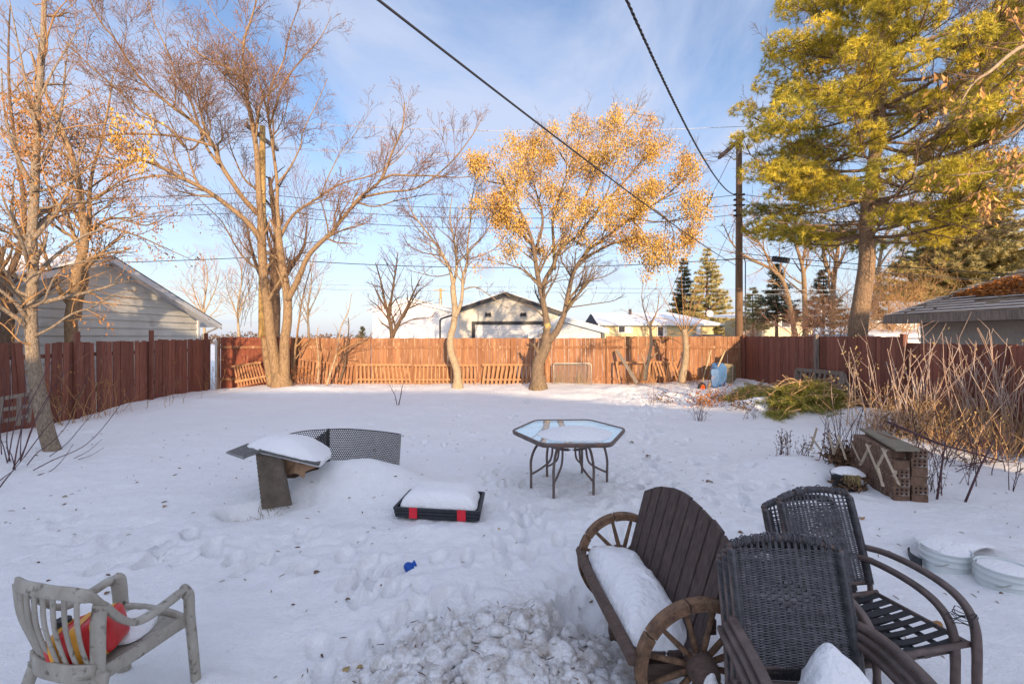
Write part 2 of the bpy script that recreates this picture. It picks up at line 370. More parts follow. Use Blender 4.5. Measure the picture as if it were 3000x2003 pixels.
def ground_h(x, y):
    x = np.asarray(x, float); y = np.asarray(y, float)
    inb = sstep(40, 20, np.abs(x))*sstep(60, 25, np.abs(y))
    z = .045*fbm(x*.45+3, y*.45, 3)*inb
    z = z+.03*fbm(x*1.3, y*1.9, 4)*inb
    near = sstep(14, 6, y)
    z = z+.011*fbm(x*5.5, y*6.5, 4)*near
    tr = np.maximum(np.exp(-((x-(.3+.25*(y-2.5)))/1.0)**2)*sstep(1.5,2.5,y)*sstep(14,9,y), .6*np.exp(-((y-3.9)/.8)**2)*sstep(-6,-4,x)*sstep(1,-1,x))
    z = z+tr*(.045*fbm(x*3.2+7, y*3.6, 4)+.022*fbm(x*9, y*9, 3))
    # bank along the back fence, rising ground towards the right fence
    z = z+.19*sstep(12.2, 15.3, y)*sstep(-10.5, -7.5, x)*(1-.4*sstep(0, 6, x)*sstep(16,15,y)*0)*sstep(45,30,y)
    z = z+.16*sstep(4.6, 7.6, x)*sstep(6.5, 10, y)*sstep(30, 18, x)*sstep(45,30,y)
    z = z-.16*sstep(-8.5, -10.5, x)*sstep(13, 10, y)*inb
    # mounds at the right back corner
    for m in ((6.0,10.9,1.1,.5,.26),(1.6,13.4,.9,.35,.06),(2.6,12.4,1.0,.3,.07),(3.4,11.2,.9,.3,.07),(7.2,10.9,.9,.5,.12),(4.6,13.0,1.3,.5,.17),(3.2,14.2,1.6,.6,.12),(5.6,13.6,.8,.4,.12),(7.6,9.6,.8,.7,.14),(3.9,6.3,.7,.5,.13),(4.0,11.6,1.2,.35,.07),
              (-8.3,12.6,1.5,.5,.10),(-6.2,14.2,1.6,.5,.13),(-7.3,13.8,1.0,.4,.05),(6.2,7.6,.9,.6,.10),(5.2,8.6,.9,.4,.06),(7.3,8.2,.7,.4,.10)):
        z = z+bumpf(x, y, *m)
    amp = sstep(1.5, 4, x)*sstep(10.2, 11.5, y)*sstep(16, 14.5, y)
    z = z+.09*fbm(x*1.6, y*2.6+9, 4)*amp
    # drift behind and beside the collapsed composter
    z = z+bumpf(x, y, -2.0, 5.45, .75, .42, .33, -.05, 2.4)
    z = z+bumpf(x, y, -1.35, 5.5, .45, .35, .10)+bumpf(x, y, -2.0, 5.2, .3, .2, .05)
    z = z-bumpf(x, y, -2.72, 4.74, .30, .20, .20, 0, 5)-bumpf(x, y, -2.35, 4.92, .20, .14, .14, 0, 5)
    # sunk or melted places
    z = z+bumpf(x, y, .7, 5.6, .75, .6, .03, 0, 3)
    for lx, ly in TABLE_LEGS: z = z-bumpf(x, y, lx, ly, .09, .07, .035)
    z = z-bumpf(x, y, .42, 2.95, .15, .34, .07, -.1, 3)-bumpf(x, y, .8, 2.5, .35, .6, .05, .1, 3)
    z = z-bumpf(x, y, -1.95, 2.1, .25, .22, .04, 0, 3)+bumpf(x, y, -1.60, 2.36, .16, .12, .06)
    z = z-bumpf(x, y, 3.25, 3.62, .12, .2, .10, 0, 3)-bumpf(x, y, 3.5, 3.4, .5, .22, .015, 0, 3)
    z = z-bumpf(x, y, 3.93, 5.6, .26, .2, .07, 0, 3)
    z = z+bumpf(x, y, -.77, 4.25, .7, .12, .03)
    z = z+bumpf(x, y, -.02, 2.2, .75, .55, .15, 0, 2.4)+bumpf(x, y, .1, 2.75, .4, .35, .05)
    ru = pile_f(x, y)
    z = z+ru*(.075*np.abs(fbm(x*5, y*5, 3))+.05*np.abs(fbm(x*12+3, y*12, 3))+.02*np.abs(fbm(x*30, y*30, 2)))
    for fx, fy, rx, ry, ro, h in foot: z = z+bumpf(x, y, fx, fy, rx*.95, ry*.95, h, ro, 8)-bumpf(x, y, fx, fy, rx*1.5, ry*1.35, h*.22, ro, 4)
    return z-.03
def dirt_f(x, y):
    d = pile_f(x, y)*1.0
    d = np.maximum(d, .35*np.exp(-(((x-.76)/.95)**2+((y-5.6)/.7)**2)**1.5))
    for lx, ly in TABLE_LEGS: d = np.maximum(d, 1.5*np.exp(-(((x-lx)/.07)**2+((y-ly)/.06)**2)))
    d = np.maximum(d, .22*np.exp(-(((x-2.2)/1.3)**2+((y-6)/3)**2)**2))
    d = np.maximum(d, .9*np.exp(-(((x+2.72)/.25)**2+((y-4.72)/.16)**2)**2))
    d = np.maximum(d, .5*np.exp(-(((x-7.3)/1.2)**2+((y-8.6)/1.6)**2)**2))
    return np.maximum(d, .05)
TC = Vector((.83, 5.65)); TABLE_LEGS = []
for px, py in ((1555,1408),(1620,1438),(1735,1424),(1774,1390),(1702,1368),(1601,1375)):
    d = (H-.03)*F/(py-HZ); TABLE_LEGS.append(((px-1500)/F*d, d-.0))
def gz(x, y): return float(ground_h(np.array([x]), np.array([y]))[0])

def axis(segs):
    out = []
    for a, b, s in segs:
        n = max(1, int(round((b-a)/s))); out += list(np.linspace(a, b, n, endpoint=False))
    out.append(segs[-1][1]); return np.array(out)
xs = axis([(-900,-200,100),(-200,-40,20),(-40,-14,2),(-14,-7,.09),(-7,-3,.04),(-3,-1.4,.026),(-1.4,1.3,.0135),(1.3,3,.026),(3,5.5,.032),(5.5,9,.06),(9,14,.5),(14,40,2),(40,200,20),(200,900,100)])
ys = axis([(-60,-6,3),(-6,1,.4),(1,1.4,.05),(1.4,3.1,.0135),(3.1,4.2,.024),(4.2,6.4,.032),(6.4,9,.045),(9,13,.07),(13,17,.11),(17,30,1.5),(30,60,5),(60,300,30),(300,1500,150)])
XX, YY = np.meshgrid(xs, ys); ZZ = ground_h(XX.ravel(), YY.ravel()); ZZ = ZZ.reshape(XX.shape)
nx_, ny_ = len(xs), len(ys)
V = np.stack([XX.ravel(), YY.ravel(), ZZ.ravel()], 1)
idx = np.arange(nx_*ny_).reshape(ny_, nx_)
q = np.stack([idx[:-1,:-1], idx[:-1,1:], idx[1:,1:], idx[1:,:-1]], -1).reshape(-1, 4)
me = bpy.data.meshes.new('snow_ground'); me.vertices.add(len(V)); me.vertices.foreach_set('co', V.astype(np.float32).ravel())
me.loops.add(q.size); me.loops.foreach_set('vertex_index', q.astype(np.int32).ravel()); me.polygons.add(len(q))
me.polygons.foreach_set('loop_start', (np.arange(len(q))*4).astype(np.int32)); me.polygons.foreach_set('loop_total', np.full(len(q), 4, np.int32))
me.polygons.foreach_set('use_smooth', np.ones(len(q), bool)); me.update(calc_edges=True)
at = me.attributes.new('dirt', 'FLOAT', 'POINT'); at.data.foreach_set('value', dirt_f(V[:,0], V[:,1]).astype(np.float32))
me.materials.append(M_snow)
ground = bpy.data.objects.new('snow_ground', me); COL.objects.link(ground)
tag(ground, 'snow covered back yard ground with footprints and drifts', kind='structure')

# shovelled lumps of dirty snow in front of the camera
def lump_cards(n, seed):
    r = np.random.RandomState(seed)
    # icosahedron
    t = (1+5**.5)/2
    iv = np.array([(-1,t,0),(1,t,0),(-1,-t,0),(1,-t,0),(0,-1,t),(0,1,t),(0,-1,-t),(0,1,-t),(t,0,-1),(t,0,1),(-t,0,-1),(-t,0,1)], float); iv /= np.linalg.norm(iv[0])
    fc = [(0,11,5),(0,5,1),(0,1,7),(0,7,10),(0,10,11),(1,5,9),(5,11,4),(11,10,2),(10,7,6),(7,1,8),(3,9,4),(3,4,2),(3,2,6),(3,6,8),(3,8,9),(4,9,5),(2,4,11),(6,2,10),(8,6,7),(9,8,1)]
    vs, fs = list(iv), []
    cache = {}
    def mid(a, b):
        k = (min(a,b), max(a,b))
        if k not in cache: m = vs[a]+vs[b]; vs.append(m/np.linalg.norm(m)); cache[k] = len(vs)-1
        return cache[k]
    for a, b, c in fc:
        x, y, z = mid(a,b), mid(b,c), mid(c,a); fs += [(a,x,z),(b,y,x),(c,z,y),(x,y,z)]
    vs = np.array(vs); m = MB()
    for i in range(n):
        a = r.uniform(0, 2*np.pi); q = min(abs(r.normal(0, .52)), r.uniform(.7,1.0))
        x = -.04+math.cos(a)*q*.95; y = 2.28+math.sin(a)*q*.72
        s = min(.062, .007+r.exponential(.0135))*(1 if q < .75 else .5); sc = np.array([s*r.uniform(.8,1.5), s*r.uniform(.8,1.5), s*r.uniform(.55,.95)])
        k = r.normal(0, 1, 3)*1.6; dv = 1+.30*np.sin(vs @ k*1.3+r.uniform(0,6))+.20*(r.rand(len(vs))-.5)
        p = vs*dv[:,None]*sc
        ca, sa = math.cos(a*3), math.sin(a*3); p = p @ np.array([[ca,-sa,0],[sa,ca,0],[0,0,1]])
        p += np.array([x, y, gz(x, y)+s*.1])
        b = len(m.v); m.v += [tuple(v) for v in p]; m.f += [(b+u, b+v, b+w_) for u, v, w_ in fs]
    return m
o = lump_cards(1150, 4).build('snow_rubble', M_snow, smooth=True)
at = o.data.attributes.new('dirt', 'FLOAT', 'POINT'); at.data.foreach_set('value', np.full(len(o.data.vertices), .8, np.float32))
tag(o, 'heap of shovelled dirty snow lumps beside the wagon wheel bench', kind='stuff')
# ------------------------------------------------------------------ fences
def board(m, x, y, z0, z1, wd, th, along, lean=0, leanout=0):
    """vertical plank centred at (x,y); along = unit vector of the fence line"""
    al = Vector((along[0], along[1], 0)); no = Vector((-al.y, al.x, 0))
    a = Vector((x, y, z0)); b = Vector((x, y, z1))+al*lean*(z1-z0)+no*leanout*(z1-z0)
    hw = al*wd/2; ht = no*th/2
    m.hexa([a-hw-ht, a+hw-ht, a+hw+ht, a-hw+ht, b-hw-ht, b+hw-ht, b+hw+ht, b-hw+ht])
r = random.Random(5)
# left fence: weathered dark red planks, leaning towards the near end
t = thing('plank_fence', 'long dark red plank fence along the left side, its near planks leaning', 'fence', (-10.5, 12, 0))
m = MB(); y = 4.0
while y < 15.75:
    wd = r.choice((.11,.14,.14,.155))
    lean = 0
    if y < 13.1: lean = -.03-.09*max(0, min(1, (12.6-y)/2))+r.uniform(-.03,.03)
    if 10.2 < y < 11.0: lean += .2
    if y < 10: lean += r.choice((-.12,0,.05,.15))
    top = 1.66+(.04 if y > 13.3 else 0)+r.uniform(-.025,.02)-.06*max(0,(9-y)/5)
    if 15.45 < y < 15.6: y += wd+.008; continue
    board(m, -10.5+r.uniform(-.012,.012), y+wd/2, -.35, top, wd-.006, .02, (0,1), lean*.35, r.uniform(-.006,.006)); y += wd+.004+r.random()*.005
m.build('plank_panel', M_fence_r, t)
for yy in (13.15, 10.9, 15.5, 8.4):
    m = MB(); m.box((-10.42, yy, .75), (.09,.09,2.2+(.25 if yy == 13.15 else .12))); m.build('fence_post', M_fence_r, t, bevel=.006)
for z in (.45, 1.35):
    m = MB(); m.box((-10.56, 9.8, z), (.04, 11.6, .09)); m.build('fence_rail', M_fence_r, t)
# white picket post seen in the gap
m = MB(); m.box((-10.34, 15.9, .8), (.07,.03,1.75)); o = own(m.build('white_post', M_white, bevel=.004)); tag(o, 'narrow white post standing in the gap at the left fence corner', 'post')

# back fence, built in bays
t = thing('plank_fence', 'long sunlit brown plank fence across the back of the yard', 'fence', (0, 16.0, 0))
x = -10.3; bays = [-10.3,-7.7,-5.0,-2.45,.0,1.2,3.35,5.45,8.2]
for i in range(8):
    m = MB(); x = bays[i]+.05; hi = 1.735 if i < 6 else 1.80
    if i == 0: hi = 1.76
    while x < bays[i+1]-.05:
        wd = .145
        board(m, x+wd/2, 16.02+r.uniform(-.004,.004), -.05, hi+r.uniform(-.008,.008)+(r.uniform(-.02,.02) if i == 0 else 0), wd-(.003 if i < 4 else .006), .022, (1,0), r.uniform(-.003,.003)); x += wd+(.0015 if i < 4 else .004)
    o = m.build('plank_panel', M_fence_b if 0 < i else M_fence, t)
for i, bx in enumerate(bays):
    m = MB(); m.box((bx, 15.97, .85), (.09,.09,1.8 if i < 6 else 1.9)); m.build('fence_post', M_fence_b, t, bevel=.006)
for i in range(8):
    for z in (1.42, .30):
        m = MB(); m.box(((bays[i]+bays[i+1])/2, 15.985, z), (bays[i+1]-bays[i]-.1, .045, .085)); m.build('fence_rail', M_fence_b, t, bevel=.004)
# right fence
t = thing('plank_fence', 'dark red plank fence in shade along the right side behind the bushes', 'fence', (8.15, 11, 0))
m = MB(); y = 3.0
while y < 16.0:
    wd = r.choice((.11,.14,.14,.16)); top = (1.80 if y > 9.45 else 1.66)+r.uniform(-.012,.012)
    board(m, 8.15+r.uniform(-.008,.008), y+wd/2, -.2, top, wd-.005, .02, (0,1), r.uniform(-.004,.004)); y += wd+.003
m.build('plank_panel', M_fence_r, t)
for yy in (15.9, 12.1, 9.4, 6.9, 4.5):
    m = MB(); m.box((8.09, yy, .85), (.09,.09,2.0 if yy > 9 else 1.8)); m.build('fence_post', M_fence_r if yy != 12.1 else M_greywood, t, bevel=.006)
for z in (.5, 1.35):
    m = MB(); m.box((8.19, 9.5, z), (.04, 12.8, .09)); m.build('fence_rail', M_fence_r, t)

# picket panels leaning against the back fence
def picket_panel(px0, px1, ytop, ybot, d, label, n, lean=0, matl=None, skew=0, w=.055):
    a = P(px0, ybot, d); b = P(px1, ybot, d); a2 = P(px0, ytop, d); b2 = P(px1, ytop+skew, d)
    t = thing('picket_panel', label, 'picket panel', ((a.x+b.x)/2, d, min(a.z, b.z)), group='old picket panels leaning on the back fence')
    for i in range(n):
        f = (i+.5)/n; x = a.x*(1-f)+b.x*f; zt = a2.z*(1-f)+b2.z*f; zb = (a.z*(1-f)+b.z*f)-.12
        m = MB(); ln = lean*(.6+.8*f)+r.uniform(-.012,.012)
        m.bar((x-ln*.5, d-.16, zb), (x+ln*.5-lean*0, d+.03, zt-.015+r.uniform(-.012,.012)), w, .018, (0,-1,.1)); m.build('picket', matl or M_picket, t)
    for z in (0, 1):
        m = MB()
        if z: m.bar((a.x, d+.0, a2.z-.03), (b.x, d+.0, b2.z-.03), .04, .075); 
        else: m.bar((a.x+.02, d-.07, a.z*.5+a2.z*.5-.22), (b.x-.02, d-.07, b.z*.5+b2.z*.5-.22), .035, .06)
        m.build('panel_rail', matl or M_picket, t)
    return t
picket_panel(873, 1035, 1048, 1118, 15.80, 'picket panel with wide reddish pickets, nearest the big double trunk', 16, 0, M_fence_b, 22, .085)
picket_panel(1042, 1206, 1066, 1119, 15.78, 'picket panel with slanting pickets behind the small dark sapling', 14, -.13)
picket_panel(1213, 1398, 1067, 1119, 15.80, 'picket panel of upright pickets behind the slender pale trunk', 16, -.02)
picket_panel(1412, 1552, 1066, 1119, 15.80, 'picket panel leaning left of the gnarled yellow leaved tree', 11, .10, None, 0, .075)
# dislodged panel beside the corner trunk, tipped over
t = thing('picket_panel', 'tipped picket panel lying against the fence left of the double trunk', 'picket panel', (-8.6, 15.6, 0), group='old picket panels leaning on the back fence')
A, B, C, D = P(682,1071,15.7), P(763,1058,15.8), P(696,1130,15.3), P(782,1112,15.4)
for i in range(10):
    f = (i+.5)/10; m = MB(); m.bar(A.lerp(B, f), C.lerp(D, f)+Vector((0,0,-.06)), .05, .02, (0,-1,0)); m.build('picket', M_picket, t)
for f in (.05, .8):
    m = MB(); m.bar(A.lerp(C, f)+Vector((-.03,-.03,0)), B.lerp(D, f)+Vector((.03,-.03,0)), .03, .07); m.build('panel_rail', M_picket, t)
# broken panel at right
t = thing('picket_panel', 'broken picket panel with splayed loose pickets near the wheelbarrow', 'picket panel', (4.6, 15.75, .1), group='old picket panels leaning on the back fence')
a = P(1804,1062,15.7); b = P(1982,1060,15.7)
m = MB(); m.bar(a, b, .03, .075); m.build('panel_rail', M_picket, t)
for tx, bx, yb in ((1806,1816,1122),(1913,1926,1100),(1924,1938,1103),(1932,1948,1105),(1942,1958,1108),(1953,1966,1112),(1962,1985,1116),(1974,1992,1112),(1978,1972,1040),(1905,1899,1110)):
    m = MB(); q = P(tx, 1062, 15.66); e = P(bx, yb, 15.4)
    m.bar(q+Vector((0,0,.03)), e, .06, .018, (0,-1,0)); m.build('picket', M_picket, t)
m = MB(); m.bar(P(1807,1026,15.75), P(1866,1122,14.9), .12, .04, (0,-1,0)); o = own(m.build('leaning_board', M_greywood, bevel=.004)); tag(o, 'wide grey board leaning diagonally on the back fence', 'board')
# chain link gate leaning on the fence
t = thing('chain_link_gate', 'small chain link gate with galvanised tube frame leaning on the back fence', 'gate', (1.95, 15.7, .15))
gx0, gx1, gzt, gzb = P(1622,0,15.7).x, P(1732,0,15.7).x, P(0,1064,15.7).z, P(0,1130,15.7).z
m = MB(); m.tube([(gx0,15.6,gzb),(gx0,15.7,gzt-.06),(gx0+.02,15.7,gzt-.02),(gx0+.06,15.7,gzt),(gx1-.06,15.7,gzt),(gx1-.02,15.7,gzt-.02),(gx1,15.7,gzt-.06),(gx1,15.6,gzb)], .02, 8); m.build('tube_frame', M_galv, t, smooth=True)
m = MB(); n = 22
for i in range(-12, n+1):
    for s in (1, -1):
        x0 = gx0+(i if s > 0 else i+12)*(gx1-gx0)/n*1.0; pts = []
        hgt = gzt-gzb; x1 = x0+s*hgt
        za, zb = gzb, gzt
        if x1 > gx1: zb = gzb+(gx1-x0)/s; x1 = gx1
        if x1 < gx0: zb = gzb+(gx0-x0)/s; x1 = gx0
        if x0 < gx0: za = gzb+(gx0-x0)/s; x0 = gx0
        if x0 > gx1: za = gzb+(gx1-x0)/s; x0 = gx1
        if zb-za > .02 and za < gzt: m.tube([(x0,15.68,za),(x1,15.68,zb)], .004, 3, False)
m.build('wire_mesh', M_galv, t)

# slatted crib panel leaning on the right fence
t = thing('slatted_panel', 'grey slatted wooden panel leaning on the right fence behind the bough pile', 'panel', (7.9, 11.7, .3))
A, B, C, D = P(2336,1082,12.9), P(2470,1094,10.95), P(2338,1150,12.6), P(2458,1165,10.55)
m = MB(); m.bar(A, B, .05, .10); m.build('panel_rail', M_greywood, t)
for p, q in ((A, C), (B, D)):
    m = MB(); m.bar(p, q+Vector((-.1,0,-.15)), .05, .11, (1,0,0)); m.build('panel_stile', M_greywood, t)
for i in range(8):
    f = (i+.9)/9; m = MB(); m.bar(A.lerp(B, f), C.lerp(D, f)+Vector((-.08,0,-.1)), .028, .045, (1,0,0)); m.build('slat', M_greywood, t)
m = MB(); m.bar(P(2472,1096,10.9), P(2462,1160,10.6)+Vector((.25,.0,-.1)), .03, .1, (0,1,0)); m.build('brace', M_greywood, t)
# white frame lying at the left fence
t = thing('wooden_rack', 'old pale wooden rack lying by the left fence behind the crooked trunk', 'rack', (-10.0, 9.3, 0))
def rb(m, a, b, w=.05, h=.03): m.bar(P(*a), P(*b), w, h)
for a, b in (((0,1168,8.9),(95,1152,9.4)),((0,1200,8.9),(100,1187,9.4)),((15,1232,8.9),(88,1216,9.4))):
    m = MB(); rb(m, a, b, .03, .07); m.build('rack_rail', M_greywood, t)
for a, b in (((57,1164,9.15),(54,1246,9.15)),((90,1154,9.4),(84,1236,9.4)),((3,1170,8.9),(0,1240,8.9))):
    m = MB(); rb(m, a, b, .06, .04); m.build('rack_post', M_greywood, t)

# ------------------------------------------------------------------ buildings
def lap(m, x0, x1, y, z0, z1, step, gable=None, th=.012):
    """horizontal lap siding facing -y, optional gable(z)->(xa,xb)"""
    z = z0
    while z < z1-1e-4:
        z2 = min(z+step, z1); xa, xb = x0, x1
        if gable:
            ga, gb = gable(z); gc, gd = gable(z2-.001)
            xa0, xb0 = max(x0, ga), min(x1, gb); xa1, xb1 = max(x0, gc), min(x1, gd)
            if xb1 <= xa1: xa1 = xb1 = (xa1+xb1)/2
        else: xa0 = xa1 = x0; xb0 = xb1 = x1
        m.quad((xa0, y-th, z), (xb0, y-th, z), (xb1, y, z2), (xa1, y, z2)); m.quad((xa0, y, z), (xb0, y, z), (xb0, y-th, z), (xa0, y-th, z))
        z = z2
def gable_front(name, label, xl, xr, xpk, zl, zr, zpk, y, depth, wall, fascia, roofm, step=.18, over=.25, snow=True, cat='garage', xlo=0, xro=0):
    t = thing(name, label, cat, ((xl+xr)/2, y, 0))
    def g(z):
        a = xl if z <= zl else xl+(xpk-xl)*(z-zl)/(zpk-zl)
        b = xr if z <= zr else xr-(xr-xpk)*(z-zr)/(zpk-zr)
        return a, b
    m = MB(); lap(m, xl, xr, y, -.1, zpk, step, g)
    m.quad((xl,y,-.1),(xl,y+depth,-.1),(xl,y+depth,zl),(xl,y,zl)); m.quad((xr,y,-.1),(xr,y+depth,-.1),(xr,y+depth,zr),(xr,y,zr))
    m.quad((xl,y+depth,-.1),(xr,y+depth,-.1),(xr,y+depth,zr),(xpk,y+depth,zpk),(xl,y+depth,zl))
    m.build('wall', wall, t)
    sl = (zpk-zl)/(xpk-xl); sr = (zpk-zr)/(xr-xpk)
    el = (xl-.35, zl-.35*sl); er = (xr+.35, zr-.35*sr); pk = (xpk, zpk)
    m = MB(); T = .1
    for (a, b) in ((el, pk), (pk, er)):
        m.hexa([(a[0],y-over,a[1]+.01),(b[0],y-over,b[1]+.01),(b[0],y+depth+over,b[1]+.01),(a[0],y+depth+over,a[1]+.01),
                (a[0],y-over,a[1]+T),(b[0],y-over,b[1]+T),(b[0],y+depth+over,b[1]+T),(a[0],y+depth+over,a[1]+T)])
    rf = m.build('roof', roofm, t)
    m = MB()
    for (a, b) in ((el, pk), (pk, er)):
        m.hexa([(a[0],y-over-.02,a[1]-.14),(b[0],y-over-.02,b[1]-.14),(b[0],y-over+.0,b[1]-.14),(a[0],y-over+.0,a[1]-.14),
                (a[0],y-over-.02,a[1]+.06),(b[0],y-over-.02,b[1]+.06),(b[0],y-over-.002,b[1]+.06),(a[0],y-over-.002,a[1]+.06)])
    m.build('fascia', fascia, t)
    if snow:
        m = MB()
        for (a, b) in ((el, pk), (pk, er)):
            m.hexa([(a[0],y-over+.03,a[1]+T+.004),(b[0],y-over+.03,b[1]+T+.004),(b[0],y+depth,b[1]+T+.004),(a[0],y+depth,a[1]+T+.004),
                    (a[0],y-over+.03,a[1]+T+.05),(b[0],y-over+.03,b[1]+T+.05),(b[0],y+depth,b[1]+T+.05),(a[0],y+depth,a[1]+T+.05)])
        m.build('roof_snow', M_cap, t)
    return t
def X(px, d): return (px-1500)/F*d
def Z(py, d): return H-(py-HZ)/F*d
# white garage
D = 32
gw = gable_front('garage', 'white gabled garage behind the back fence, left of the beige one', X(1092,D), X(1345,D), X(1200,D), Z(909,D), Z(914,D), Z(878,D), D, 7, M_siding_w, M_siding_w, M_roof_dk, .25, .2)
m = MB(); m.tube([(X(1276,D),D+2,Z(893,D)),(X(1276,D),D+2,Z(868,D))], .09, 8); m.build('chimney', M_galv, gw)
# beige garage with door
D = 28
g = gable_front('garage', 'beige double garage with a large closed door in a black frame', X(1345,D), X(1636,D), X(1482,D), Z(908,D), Z(915,D), Z(862,D), D, 7, M_siding_b, M_black, M_roof_dk, .13, .35)
dx0, dx1, dz = X(1392,D), X(1586,D), Z(951,D)
m = MB(); 
z = 0
while z < dz-.01:
    z2 = min(z+.17, dz); m.quad((dx0,D-.045,z),(dx1,D-.045,z),(dx1,D-.05,z2-.01),(dx0,D-.05,z2-.01)); m.quad((dx0,D-.05,z2-.01),(dx1,D-.05,z2-.01),(dx1,D-.03,z2),(dx0,D-.03,z2)); z = z2
m.build('garage_door', M_door, g)
m = MB(); fw = .2
m.box((dx0-fw/2,D-.05,dz/2),(fw,.09,dz)); m.box((dx1+fw/2,D-.05,dz/2),(fw,.09,dz)); m.box(((dx0+dx1)/2,D-.05,dz+fw/2),(dx1-dx0+2*fw,.09,fw)); m.build('door_frame', M_black, g, label='black garage door frame')
for px in (1431, 1533):
    m = MB(); c = Vector((X(px,D), D-.1, Z(921,D))); m.box(c, (.12,.12,.16)); m.lathe([(.05,.1),(.07,-.08),(.11,-.12)], c+Vector((-.12,-.08,0)), 8, closed=True); m.lathe([(.05,.1),(.07,-.08),(.11,-.12)], c+Vector((.12,-.08,0)), 8, closed=True); m.build('wall_lamp', M_black, g)
m = MB(); m.tube([(X(1330,D),D-.3,Z(922,D)),(X(1322,D),D-.3,Z(925,D)),(X(1294,D),D-.15,Z(934,D)),(X(1290,D),D-.1,Z(938,D)),(X(1290,D),D-.1,0)], .055, 6); m.build('downspout', M_black, g)
# bluish shed
D = 24
g = gable_front('garage', 'pale bluish garage with low roof right of the beige garage', X(1566,D), X(1763,D), X(1652,D), Z(978,D), Z(966,D), Z(936,D), D, 6, M_siding_bl, M_siding_bl, M_siding_bl, .3, .2)
m = MB(); m.box((X(1762,D),D-.03,Z(975,D)-.9),(.06,.06,2.0)); m.build('corner_trim', M_black, g)
# long yellow house
D = 45
t = thing('house', 'long yellow bungalow with a snowy roof behind the back fence', 'house', (15, D, 0))
x0, x1, ze, zr = X(1772,D), X(2090,D), Z(950,D), Z(914,D)
m = MB(); m.box(((x0+x1)/2, D+4, ze/2), (x1-x0, 8, ze)); m.build('wall', M_stucco_y, t)
m = MB(); e = [(x0-.9,D-.6,ze),(x1+.7,D-.6,ze),(x1+.7,D+8.6,ze),(x0-.9,D+8.6,ze)]; ra = (x0-.75,D+4,zr); rb_ = (x1-2.6,D+4,zr)
m.v += [*e, ra, rb_]; m.f += [(0,1,5,4),(2,3,4,5),(1,2,5),(3,0,4),(3,2,1,0)]
rf = m.build('roof', M_roof_dk, t)
m = MB(); u = .12; e2 = [(x0-.86,D-.55,ze+.1),(x1+.5,D-.55,ze+.1),(x1+.5,D+8.5,ze+.1),(x0+1.0,D+8.5,ze+.1)]
m.v += [*e2, (x0-.72,D+4,zr+u), (x1-2.6,D+4,zr+u)]; m.f += [(0,1,5,4),(2,3,4,5),(1,2,5),(3,0,4)]; m.build('roof_snow', M_cap, t)
m = MB(); m.box(((x0+x1)/2, D-.63, ze-.02), (x1-x0+1.6, .06, .22)); m.build('fascia', M_fascia, t)
m = MB(); m.box((X(1872,D), D+3.4, zr+.15), (.25,.25,.7)); m.build('chimney', M_roof_dk, t)
def window(t, px0, px1, py0, py1, D, split=.5, f=.08):
    xa, xb, zb, zt = X(px0,D), X(px1,D), Z(py1,D), Z(py0,D)
    m = MB(); m.box(((xa+xb)/2, D-.04, zt+f/2), (xb-xa+2*f, .08, f)); m.box(((xa+xb)/2, D-.04, zb-f/2), (xb-xa+2*f, .08, f))
    for x in (xa-f/2, xb+f/2, xa+(xb-xa)*split): m.box((x, D-.04, (zb+zt)/2), (f, .076, zt-zb))
    w = m.build('window', M_white, t)
    m = MB(); m.box((xa+(xb-xa)*split/2, D-.015, (zb+zt)/2), ((xb-xa)*split-f, .02, zt-zb)); m.build('pane', M_glass_dk, w)
    m = MB(); m.box((xa+(xb-xa)*(1+split)/2, D-.015, (zb+zt)/2), ((xb-xa)*(1-split)-f, .02, zt-zb)); m.build('pane', M_curtain, w)
window(t, 1812, 1850, 957, 973, D); window(t, 1926, 1950, 958, 984, D, .7)
m = MB(); m.box((X(2041,D), D-.3, ze/2), (.35,.35,ze)); m.build('porch_post', M_white, t)
# dish
t = thing('satellite_dish', 'round white satellite dish on a mast above the yellow bungalow roof', 'satellite dish', (X(2081,44), 44, Z(935,44)))
m = MB(); M = Matrix.Rotation(R(-75), 3, 'X') @ Matrix.Rotation(R(0), 3, 'Z'); m.lathe([(.0,.0),(.2,-.02),(.32,-.06),(.36,-.1)], (X(2081,44),44,Z(918,44)), 20, Matrix.Rotation(R(80),3,'X')); m.build('dish', M_white, t, smooth=True)
m = MB(); m.tube([(X(2081,44),44.1,Z(918,44)),(X(2081,44),44.2,Z(938,44)),(X(2084,44),44.9,Z(944,44))], .03, 6); m.build('mast', M_galv, t)
# parked van beyond
D = 40
t = thing('parked_car', 'dark vehicle roof with a red tail light showing over the back fence', 'car', (X(2080,D), D, 0))
c = X(2078,D)
prof = [(-1.6,.5),(-1.6,1.35),(-1.25,1.5),(-.75,1.95),(1.15,1.98),(1.5,1.45),(1.55,.5)]
m = MB(); m.prism([(c+p[0],D,p[1]) for p in prof], (0,0,0), (0,1.7,0)); m.build('body', mat('car_paint_dark',(.08,.08,.09),.3,.05), t, bevel=.05)
m = MB(); m.quad((c-.95,D-.01,1.52),(c+1.2,D-.01,1.52),(c+1.05,D-.01,1.88),(c-.68,D-.01,1.88)); m.build('side_window', M_glass_dk, t)
m = MB(); m.box((c+1.5,D-.02,1.45),(.14,.06,.4)); m.build('tail_light', M_redband, t)
for s in (-1, 1):
    m = MB(); m.lathe([(.33,-.1),(.35,0),(.33,.1)], (c+s*.95,D+.1,.35), 20, Matrix.Rotation(R(90),3,'X'), closed=True); m.build('wheel', M_rubber, t)
